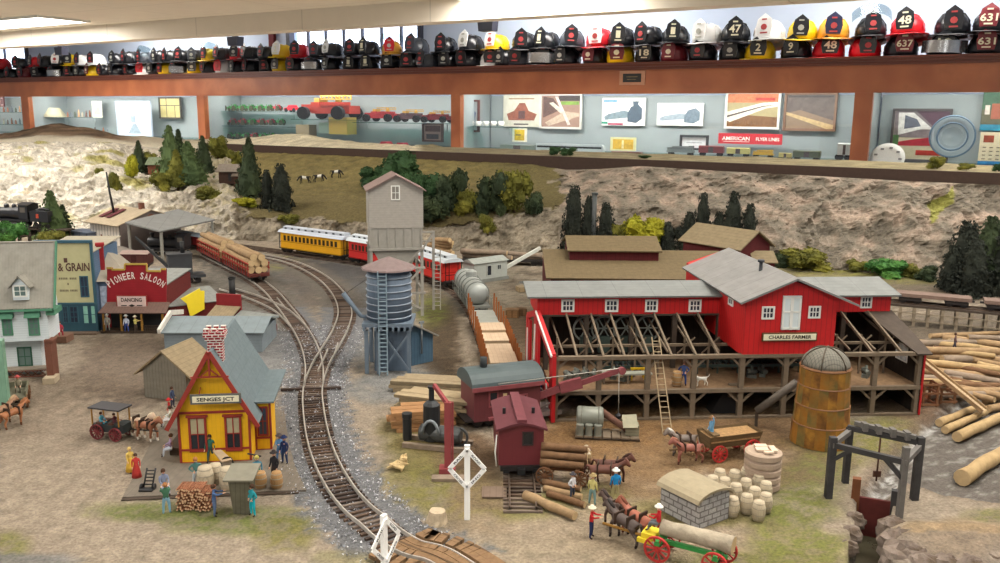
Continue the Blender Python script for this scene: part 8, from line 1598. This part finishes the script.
hd = fdir((16, 398), (10, 420)); c = G(18, 404); o = wagon(c, hd, 2.4, .8, .55, .6, brw_, 'small_cart', 'small grey open wagon behind the horses at left edge'); b = MB(); b.box(-1.6, 1.6, -.75, .75, .8, 1.0).box(-1.6, 1.6, -.8, -.7, 1.0, 1.5).box(-1.6, 1.6, .7, .8, 1.0, 1.5).box(-1.6, -1.5, -.8, .8, 1, 1.5); b.build('wagon_box', m('cart_grey', (112, 110, 92), .8, .15, 2), o); person(0, 0, 'sit', (150, 140, 120), (120, 110, 96), 'driver with pink cap on the small left wagon', hd+PI/2, loc=c+Vector((0, .3, .5)), s=.95, hat=(200, 90, 90))
# dog and cattle
def beast(p, turn, s, coat, label, name, cat, group=None, dog=False):
    N, E = hpose(); o = thing(name, label, cat, p, turn, group); o.scale = (s,)*3; return N, E, o
Nd, Ed = hpose()
Nd['nk1'] = ((0, -.85, 1.3), .2)
Nd['nk2'] = ((0, -1.02, 1.08), .17); Nd['pol'] = ((0, -1.15, .92), .16); Nd['muz'] = ((0, -1.3, .6), .1); Nd['earl'] = ((-.25, -1.1, 1.0), .04); Nd['earr'] = ((.25, -1.1, 1.0), .04); Nd['bel'] = ((0, .35, 1.22), .38); Nd['che'] = ((0, -.45, 1.3), .34)
cow_me = skel('cow_body', Nd, Ed, lambda a, b, t: 1 if a == 'bel' else 0, [m('cow_black', (34, 32, 32), .7), m('cow_white', (210, 206, 196), .7)])
for i, (px, py) in enumerate(((304, 184), (320, 182.5), (337, 178))):
    p = hill(px, py); p.z -= .05; o = thing('cow', 'black and white cow on the grass slope, %s of three' % ['left', 'middle', 'right'][i], 'cow', p, [-1.3, 1.75, 1.5][i], 'cows grazing on the slope'); o.scale = (1.15,)*3; mobj('body', cow_me, o); 
    hn = MB(); [hn.path([(s*.1, -1.15, 1.05), (s*.26, -1.2, 1.1), (s*.28, -1.28, 1.18)], [.03, .025, .01], 5) for s in (-1, 1)]; hn.build('horns', m('horn', (180, 170, 150)), o)
Nw, Ew = hpose(); Nw['pol'] = ((0, -1.15, 1.9), .16); Nw['nk2'] = ((0, -1.0, 1.85), .15); Nw['nk1'] = ((0, -.85, 1.7), .17); Nw['muz'] = ((0, -1.45, 1.78), .08); Nw['ta2'] = ((0, 1.5, 1.7), .07); Nw['ta3'] = ((0, 1.6, 2.0), .04)
dog_me = skel('dog_body', Nw, Ew, lambda a, b, t: 0, [m('dog_white', (230, 228, 220), .8)])
q = MF.W(MF.front(700, 385, 1)[0], .9, zD-.05); o = thing('white_dog', 'white dog standing on the sawmill deck', 'dog', q, -1.3); o.scale = (.5,)*3; mobj('body', dog_me, o)
eb = MB(); eb.box(-.05, .05, -1.52, -1.46, 1.76, 1.84); eb.build('nose', black, o)
# ================================================================== TREES, BUSHES, LOGS
def leafmat(key, c, c2): return m(key, c, .9, .35, 1.2, col2=c2)
LM = {'pine': leafmat('leaf_pine', (74, 92, 58), (96, 112, 66)), 'dark': leafmat('leaf_dark', (38, 42, 36), (52, 56, 46)), 'olive': leafmat('leaf_olive', (96, 96, 40), (124, 120, 48)), 'green': leafmat('leaf_green', (60, 88, 52), (44, 66, 42)), 'bright': leafmat('leaf_bright', (60, 110, 56), (84, 128, 60)), 'yell': leafmat('leaf_yellow', (172, 166, 44), (136, 138, 40)), 'grdk': leafmat('leaf_green_dark', (50, 62, 42), (66, 76, 48))}
trunkm = m('trunk', (84, 66, 50), .9)
def leaves(b, c, nrm, sz, rr):
    u = Vector((rr.uniform(-1, 1), rr.uniform(-1, 1), rr.uniform(-1, 1))).normalized(); n = (nrm+u*.7).normalized(); x = n.cross(u).normalized()*sz; y = n.cross(x).normalized()*sz
    b.add([c-x*.8-y*.3, c+x*.9-y*.5, c+x*.3+y*.9, c-x*.5+y*.7+n*sz*.5], [(0, 1, 2), (0, 2, 3)])
def conifer_me(seed, tiers, full, ex=.8):
    rr = random.Random(seed); b = MB(); core = [(.30*full, .08), (.26*full, .3), (.17*full, .6), (.06, .9), (.01, .99)] if ex > .5 else [(.26*full, .04), (.27*full, .4), (.2*full, .75), (.1*full, .93), (.01, .98)]; b.lathe(core, n=9, jit=.2)
    for i in range(1150):
        t = rr.random()**1.25*.95+.03; ph = (t*tiers) % 1; R = .36*full*(1-t)**ex*(1-(.38 if ex > .5 else .22)*ph)*(1+.25*noise.noise(Vector((math.cos(i)*0+t*9, seed, 0))))+.015; a = rr.uniform(0, 2*PI); R *= 1+.22*math.sin(a*3+t*23+seed)
        q = R*rr.uniform(.75, 1.22); n = Vector((math.cos(a), math.sin(a), .35)); leaves(b, Vector((q*math.cos(a), q*math.sin(a), t+.03-.08*q)), n, .034*rr.uniform(.6, 1.3)*(1.3-t*.6), rr)
    return b.mesh('foliage', [LM['pine']])
def lump_me(seed, nb=9, flat=1.0):
    rr = random.Random(seed); b = MB(); bl = [((0, 0, .42*flat), .36)]+[((rr.uniform(-.42, .42), rr.uniform(-.42, .42), rr.uniform(.2, .72)*flat), rr.uniform(.16, .3)) for _ in range(nb)]
    for c, r in bl:
        c = Vector(c); b.blob(c, (r*.85, r*.85, r*.8), .25, 9, 6, seed+c.x)
        for i in range(int(110*(r/.25)**1.5)):
            d = Vector((rr.gauss(0, 1), rr.gauss(0, 1), rr.gauss(.25, 1))).normalized(); leaves(b, c+d*r*rr.uniform(.8, 1.1), d, .05*rr.uniform(.6, 1.3), rr)
    return b.mesh('foliage', [LM['pine']])
con = [conifer_me(i, 9+i, 1.0) for i in range(3)]; cyp = [conifer_me(10+i, 3.3, .86, .42) for i in range(2)]; lum = [lump_me(20+i) for i in range(3)]
trb = MB(); trb.tube((0, 0, -.15), (0, 0, .7), .035, .015, 7); trk = trb.mesh('trunk', [trunkm])
def tree(kind, p, w, h, mat_, label, cat='tree', name=None, group=None, k=0):
    o = thing(name or {'con': 'conifer_tree', 'cyp': 'cypress_tree', 'lum': 'bush'}[kind], label, cat, p, k*1.7, group)
    me = {'con': con, 'cyp': cyp, 'lum': lum}[kind]; me = me[k % len(me)]; f = mobj('foliage', me, o); ww = w/{'con': .52, 'cyp': .54, 'lum': 1.1}[kind]; f.scale = (ww, ww, h/(1.0 if kind != 'lum' else .95)); f.material_slots[0].link = 'OBJECT'; f.material_slots[0].material = LM[mat_]
    t = mobj('trunk', trk, o); t.scale = (h*1.2, h*1.2, h); return o
def tpx(kind, px, py0, py1, wpx, mat_, label, Y=None, k=0, cat='tree', name=None, group=None):
    Y = Y or hillY(px, py0)-.5; p = P(px, py0, Y); h = P(px, py1, Y).z-p.z; w = wpx*Y/850.; return tree(kind, p-Vector((0, 0, h*.04)), w, h*1.04, mat_, label, cat, name, group, k)
T_ = [('con', 54, 238, 191, 24, 'pine', 'tall pine rising behind the grey house at left', 150), ('con', 65, 238, 205, 15, 'grdk', 'slim darker pine right of the tall left pine', 152), ('con', 140, 172, 141, 13, 'grdk', 'slim pine beside the green roofed cabin', None),
      ('con', 172, 182, 126, 22, 'pine', 'tallest pine of the hill cluster, leftmost', None), ('con', 181, 180, 130, 16, 'grdk', 'dark pine second in the hill cluster', None), ('con', 190, 184, 142, 26, 'pine', 'broad pine in the hill cluster centre', 185), ('con', 178, 186, 150, 18, 'olive', 'yellow green short pine before the hill cluster', 183), ('con', 204, 172, 136, 15, 'grdk', 'lone slim pine right of the hill cluster', None),
      ('con', 251, 196, 138, 22, 'grdk', 'tall dark pine above the grass slope', None), ('cyp', 268, 208, 170, 13, 'dark', 'black green cypress, left of the slope pair', None), ('cyp', 282, 210, 164, 19, 'dark', 'black green cypress, right of the slope pair', None),
      ('cyp', 573, 250, 186, 20, 'dark', 'tall black green cypress left of the dark pole', None), ('cyp', 588, 250, 196, 14, 'dark', 'thin cypress just left of the dark pole', None), ('cyp', 605, 250, 203, 18, 'dark', 'cypress just right of the dark pole', None),
      ('cyp', 688, 246, 212, 16, 'dark', 'short cypress beside the olive bush', None), ('cyp', 701, 248, 193, 16, 'dark', 'tall cypress left of the maroon house', None), ('cyp', 718, 248, 212, 16, 'dark', 'short cypress behind the maroon house peak', None), ('cyp', 731, 252, 192, 20, 'dark', 'tallest cypress behind the maroon house', None), ('cyp', 747, 256, 204, 16, 'dark', 'cypress right of the maroon house', None), ('cyp', 667, 252, 222, 16, 'dark', 'squat cypress behind the warehouse end', None),
      ('cyp', 962, 290, 222, 34, 'dark', 'leftmost big dark tree of the right edge grove', 121), ('cyp', 984, 292, 217, 32, 'grdk', 'middle dark tree of the right edge grove', 119), ('cyp', 1003, 294, 224, 34, 'dark', 'rightmost dark tree of the right edge grove', 117), ('cyp', 972, 294, 240, 30, 'dark', 'low dark tree in front of the right edge grove', 116), ('cyp', 950, 288, 246, 20, 'dark', 'small dark tree left in the right edge grove', 119)]
for i, a in enumerate(T_): tpx(*a[:7], Y=a[7], k=i)
B_ = [(10, 243, 222, 30, 'bright', 'round bright green bush beside the trestle', 140), (0, 246, 228, 22, 'green', 'green bush at the far left edge', 139), (55, 248, 231, 26, 'olive', 'olive bush at the foot of the left pine', 143), (133, 178, 155, 14, 'yell', 'yellow shrub beside the slim hill pine', None), (116, 192, 172, 14, 'olive', 'olive shrub on the pale rock', None), (100, 176, 168, 8, 'olive', 'tiny olive tuft on pale rocks', None),
      (218, 158, 136, 20, 'olive', 'leafy bush above the mine shed', None), (238, 166, 150, 18, 'olive', 'olive bush between mine shed and dark pine', None), (243, 208, 198, 22, 'yell', 'low yellow green bush on the grey outcrop', None), (289, 224, 214, 20, 'olive', 'small olive bush above the yellow coach', None), (150, 163, 152, 14, 'olive', 'olive bush left of hill pines', None), (161, 190, 172, 20, 'olive', 'olive scrub below the hill pines', None), (208, 200, 186, 26, 'olive', 'olive scrub on the terrace below the mine shed', None),
      (395, 190, 152, 50, 'green', 'large round leafy tree behind the coaling tower', None), (374, 186, 166, 26, 'green', 'lower left crown beside the large round tree', None), (426, 205, 172, 34, 'green', 'round green tree right of the coaling tower roof', None), (447, 214, 170, 34, 'grdk', 'broad green tree second right of the tower', None), (432, 222, 196, 34, 'grdk', 'dark low bush beside the coaling tower wall', None), (470, 214, 190, 26, 'olive', 'thin olive bush on the shaded slope', None), (495, 214, 172, 34, 'grdk', 'sprawling bush on the slope left of rock face', None), (515, 212, 170, 34, 'olive', 'olive sprawling bush near the rock face', None), (534, 216, 192, 20, 'grdk', 'small dark bush beside the rock face', None), (488, 232, 214, 18, 'olive', 'small olive bush low on the rocks', None),
      (643, 250, 217, 40, 'yell', 'bright yellow green bush behind the warehouse', None), (622, 246, 222, 26, 'olive', 'brownish olive bush left of yellow bush', None), (690, 250, 228, 30, 'dark', 'dark shrub mass behind maroon house', None),
      (800, 272, 249, 44, 'olive', 'olive bush at the cliff foot, largest', 136), (780, 268, 252, 26, 'grdk', 'darker bush left of the largest olive bush', 138), (857, 270, 260, 24, 'olive', 'small olive bush at the cliff foot', 134), (884, 276, 259, 36, 'bright', 'bright green bush at the cliff foot', 131), (911, 278, 264, 22, 'olive', 'olive bush right of the bright green bush', 130), (925, 280, 266, 22, 'grdk', 'dark bush left of the right grove', 127),
      ]
for i, a in enumerate(B_): tpx('lum', a[0], a[1], a[2], a[3], a[4], a[5], Y=a[6], k=i, cat='bush' if a[1]-a[2] < 32 else 'tree', name='bush' if a[1]-a[2] < 32 else 'leafy_tree')
for i, (px, w, c, lb) in enumerate(((555, 12, 'green', 'dark green shrub on the upper ledge, left of pair'), (567, 16, 'green', 'dark green shrub on the upper ledge, right of pair'), (937, 14, 'olive', 'olive shrub on the ledge below the glass plate'), (966, 14, 'olive', 'low olive shrub on the ledge near right edge'), (998, 10, 'green', 'green shrub on the ledge at right edge'), (645, 12, 'green', 'tiny green tuft on the upper ledge'))):
    q = FF.front(px, FBm(px)-10, DF+8); p = FF.W(q[0], DF+8, zf1-.1); tree('lum', p, w*p.y/850, [1.9, 1.8, 2.2, 1.2, 1.4, .6][i], c, lb, 'bush', k=i)
p = P(593, 252, hillY(593, 250)-1); o = thing('dark_pole', 'dark vertical pole among the cypresses on the rock face', 'pole', p); h = P(593, 195, p.y).z-p.z; b = MB(); b.tube((0, 0, -.5), (0, 0, h), .42, .42, 10); b.build('shaft', m('pole_dark', (62, 66, 66), .6), o); b = MB(); b.lathe([(.42, h), (.55, h+.1), (.55, h+.4), (.01, h+.5)], n=10); b.build('cap', _m['pole_dark'], o)
# grey and orange stones on the outcrop below the mine shed
p = P(226, 205, 163); 
# ---- log yard at right
LG = [(905, 344, 1012, 341, .55, 'g'), (912, 350, 1014, 352, .6, 't'), (918, 342, 978, 347, .5, 'p'), (925, 356, 1012, 361, .55, 't'), (921, 362, 1004, 370, .55, 'p'), (918, 368, 1000, 379, .5, 't'), (944, 373, 1014, 384, .55, 'g'), (925, 349, 995, 356, .45, 'p'), (948, 379, 1012, 394, .5, 'b'), (960, 388, 1012, 398, .5, 't'), (968, 337, 1012, 339, .45, 'g'), (930, 336, 1000, 333, .45, 't'), (978, 364, 1014, 372, .5, 'p'), (955, 366, 1012, 377, .42, 'b'), (985, 401, 1014, 392, .5, 't'),
      (939, 423, 975, 408, .45, 'p'), (945, 430, 985, 412, .45, 'p'), (957, 437, 1003, 416, .58, 'p'), (962, 478, 1014, 446, .72, 'p'), (988, 409, 1012, 404, .45, 't')]
rl = random.Random(5)
for i in range(17):
    x0 = rl.uniform(905, 965); y0 = 338+i*3.6; LG.append((x0, y0, x0+rl.uniform(45, 90), y0+rl.uniform(-2, 12), rl.uniform(.4, .56), 'tgpbt'[i % 5]))
LN = {'g': 'grey', 't': 'tan', 'p': 'peeled pale', 'b': 'dark bark'}
for i, (x0, y0, x1, y1, r, t) in enumerate(LG):
    zz = r if i > 19 else (r*.7-.6 if y0 > 400 else r+.6*(i % 3 == 1)); a, c = G(x0, y0, zz), G(x1, y1, zz)
    lb = '%s log in the log yard, %s' % (LN[t], 'counted %s from the back' % ORD[i]) if i < 15 else ['peeled log in the mud, left of three short ones', 'peeled log in the mud, middle of three short ones', 'peeled log in the mud, right of three short ones', 'large peeled log lying alone in the muddy creek', 'tan log end at the right edge'][i-15] if i < 20 else 'slim %s log among the sprawling log yard, %s layer from the back' % (LN[t], ORD[i-20])
    r *= .62 if i < 15 else .72; log(a, c, r, {'g': bark_g, 't': bark_t, 'p': bark_p, 'b': bark_b}[t], lb, 'logs sprawling in the log yard' if i < 15 or i > 19 else 'logs in the muddy creek')
a, c = P(918, 358, 71), G(984, 412, .2); o = thing('log_slide', 'long pale plank slide running down from the sawmill end', 'slide', (a.x, a.y, 0)); v = Vector((c.x-a.x, c.y-a.y, .25)); b = MB(); b.beam((0, 0, a.z), v, 1.0, .12); b.build('slide_bed', m('lumber_pale', None), o)
sd = Vector((-v.y, v.x, 0)).normalized()*.5
for s in (-1, 1): b = MB(); b.beam(sd*s+Vector((0, 0, a.z+.1)), v+sd*s+Vector((0, 0, .1)), .12, .32); b.build('side_board', bark_t, o)
for i, (px, py, pz) in enumerate(((922, 407, 2.2), (940, 404, 1.6))):
    g = G(px, py); o = thing('timber_crib', 'brown timber crib under the plank slide, %s of two' % ['left', 'right'][i], 'crib', g, .05); b = MB(); mt = m('crib_brown', (122, 86, 60), .8, .15)
    for x in (0, 1.2):
        for y in (0, 1.2): box('post', mt, o, x, x+.16, y, y+.16, 0, pz-.2)
    for z in (.1, pz*.5, pz-.35): b.box(-.1, 1.5, -.03, .08, z, z+.16).box(-.1, 1.5, 1.2, 1.32, z, z+.16).box(0, .12, 0, 1.3, z, z+.16).box(1.24, 1.36, 0, 1.3, z, z+.16)
    b.build('rails', mt, o)
# logs by the red brown wagon and horse team
for i, (x0, y0, x1, y1, r, mt, lb) in enumerate(((543, 482, 581, 489, .22, bark_b, 'bark log beside the log wagon, farthest of three'), (544, 488, 582, 497, .22, bark_t, 'tan log beside the log wagon, middle of three'), (548, 493, 585, 505, .22, bark_b, 'bark log beside the log wagon, nearest of three'), (525, 495, 575, 516, .3, bark_t, 'long tan log lying by the caboose track end'))):
    log(G(x0, y0, r), G(x1, y1, r), r, mt, lb, 'logs near the caboose')
o = MB(); q = G(499, 497); o.box(-1.7, -.1, -.2, 1.4, 0, .1); tag(o.build('board_walkway', m('boardwalk', None), None, q+Vector((.6, 0, .0))), 'weathered boards beside the caboose track end', 'boards')
# heap of cordwood behind the log wagon
F = Frame((556, 468), (588, 466)); rw = random.Random(8)
for i in range(16): x = rw.uniform(0, 2.6); y = rw.uniform(0, 1.2); z = .2+.34*(i//6); q = F.W(x, y, z); d = Vector((rw.uniform(-.3, .3), -1, 0)).normalized()*.55; log(q-d, q+d, .18, barkw if i % 2 else bark_b, 'short %s cordwood piece in the heap behind the wagon' % ('pale' if i % 2 else 'bark'), 'cordwood heap %s' % ('pale' if i % 2 else 'bark'), 'cordwood')
# small crates and sacks behind the mill left side
for i, (px, py, w, h, c) in enumerate(((512, 318, 1.6, .9, (146, 110, 74)), (522, 316, 1.2, .8, (126, 96, 68)), (514, 366, 2.6, .5, (112, 84, 62)), (525, 292, 1.8, .6, (150, 130, 100)))):
    F = Frame(G(px, py), rot=.1*i); o = fthing('plank_crate', ['tan plank crate left of the mill end', 'brown crate behind the mill end', 'low brown deck beside the staked cars', 'pale low box near the grey work car'][i], 'crate', F); b = MB(); b.box(-w/2, w/2, 0, w*.8, 0, h); b.build('crate_body', m('crate%d' % i, c, .85, .15, 2, stripe=((0, 0, 1), .3, .12, .3)), o); b = MB(); [b.box(x-.08, x+.08, -.05, 0, 0, h) for x in (-w/2+.1, 0, w/2-.1)]; b.box(-w/2, w/2, -.04, w*.8, h, h+.06); b.build('battens', m('crateb%d' % i, tuple(int(v*.8) for v in c)), o)
# ================================================================== final: centimetres to metres, camera, world
for me in bpy.data.meshes: me.transform(Matrix.Scale(SC, 4)); me.update()
for o in bpy.data.objects: o.location = o.location*SC
cam = bpy.data.cameras.new('camera'); co = bpy.data.objects.new('camera', cam); C.objects.link(co)
co.matrix_world = Matrix.Translation((0, 0, EYE*SC)) @ Matrix((_R, _U, -_cf)).transposed().to_4x4()
cam.sensor_width = 36; cam.lens = 36*FL/1000; cam.clip_start = .02; cam.clip_end = 100
S = bpy.context.scene; S.camera = co
w = bpy.data.worlds.new('world'); S.world = w; w.use_nodes = True; bg = w.node_tree.nodes['Background']; bg.inputs[0].default_value = (.86, .93, 1, 1); bg.inputs[1].default_value = .5
S.view_settings.view_transform = 'Standard'; S.view_settings.look = 'None'; S.view_settings.gamma = 1; S.view_settings.use_curve_mapping = False; S.view_settings.exposure = 0.0
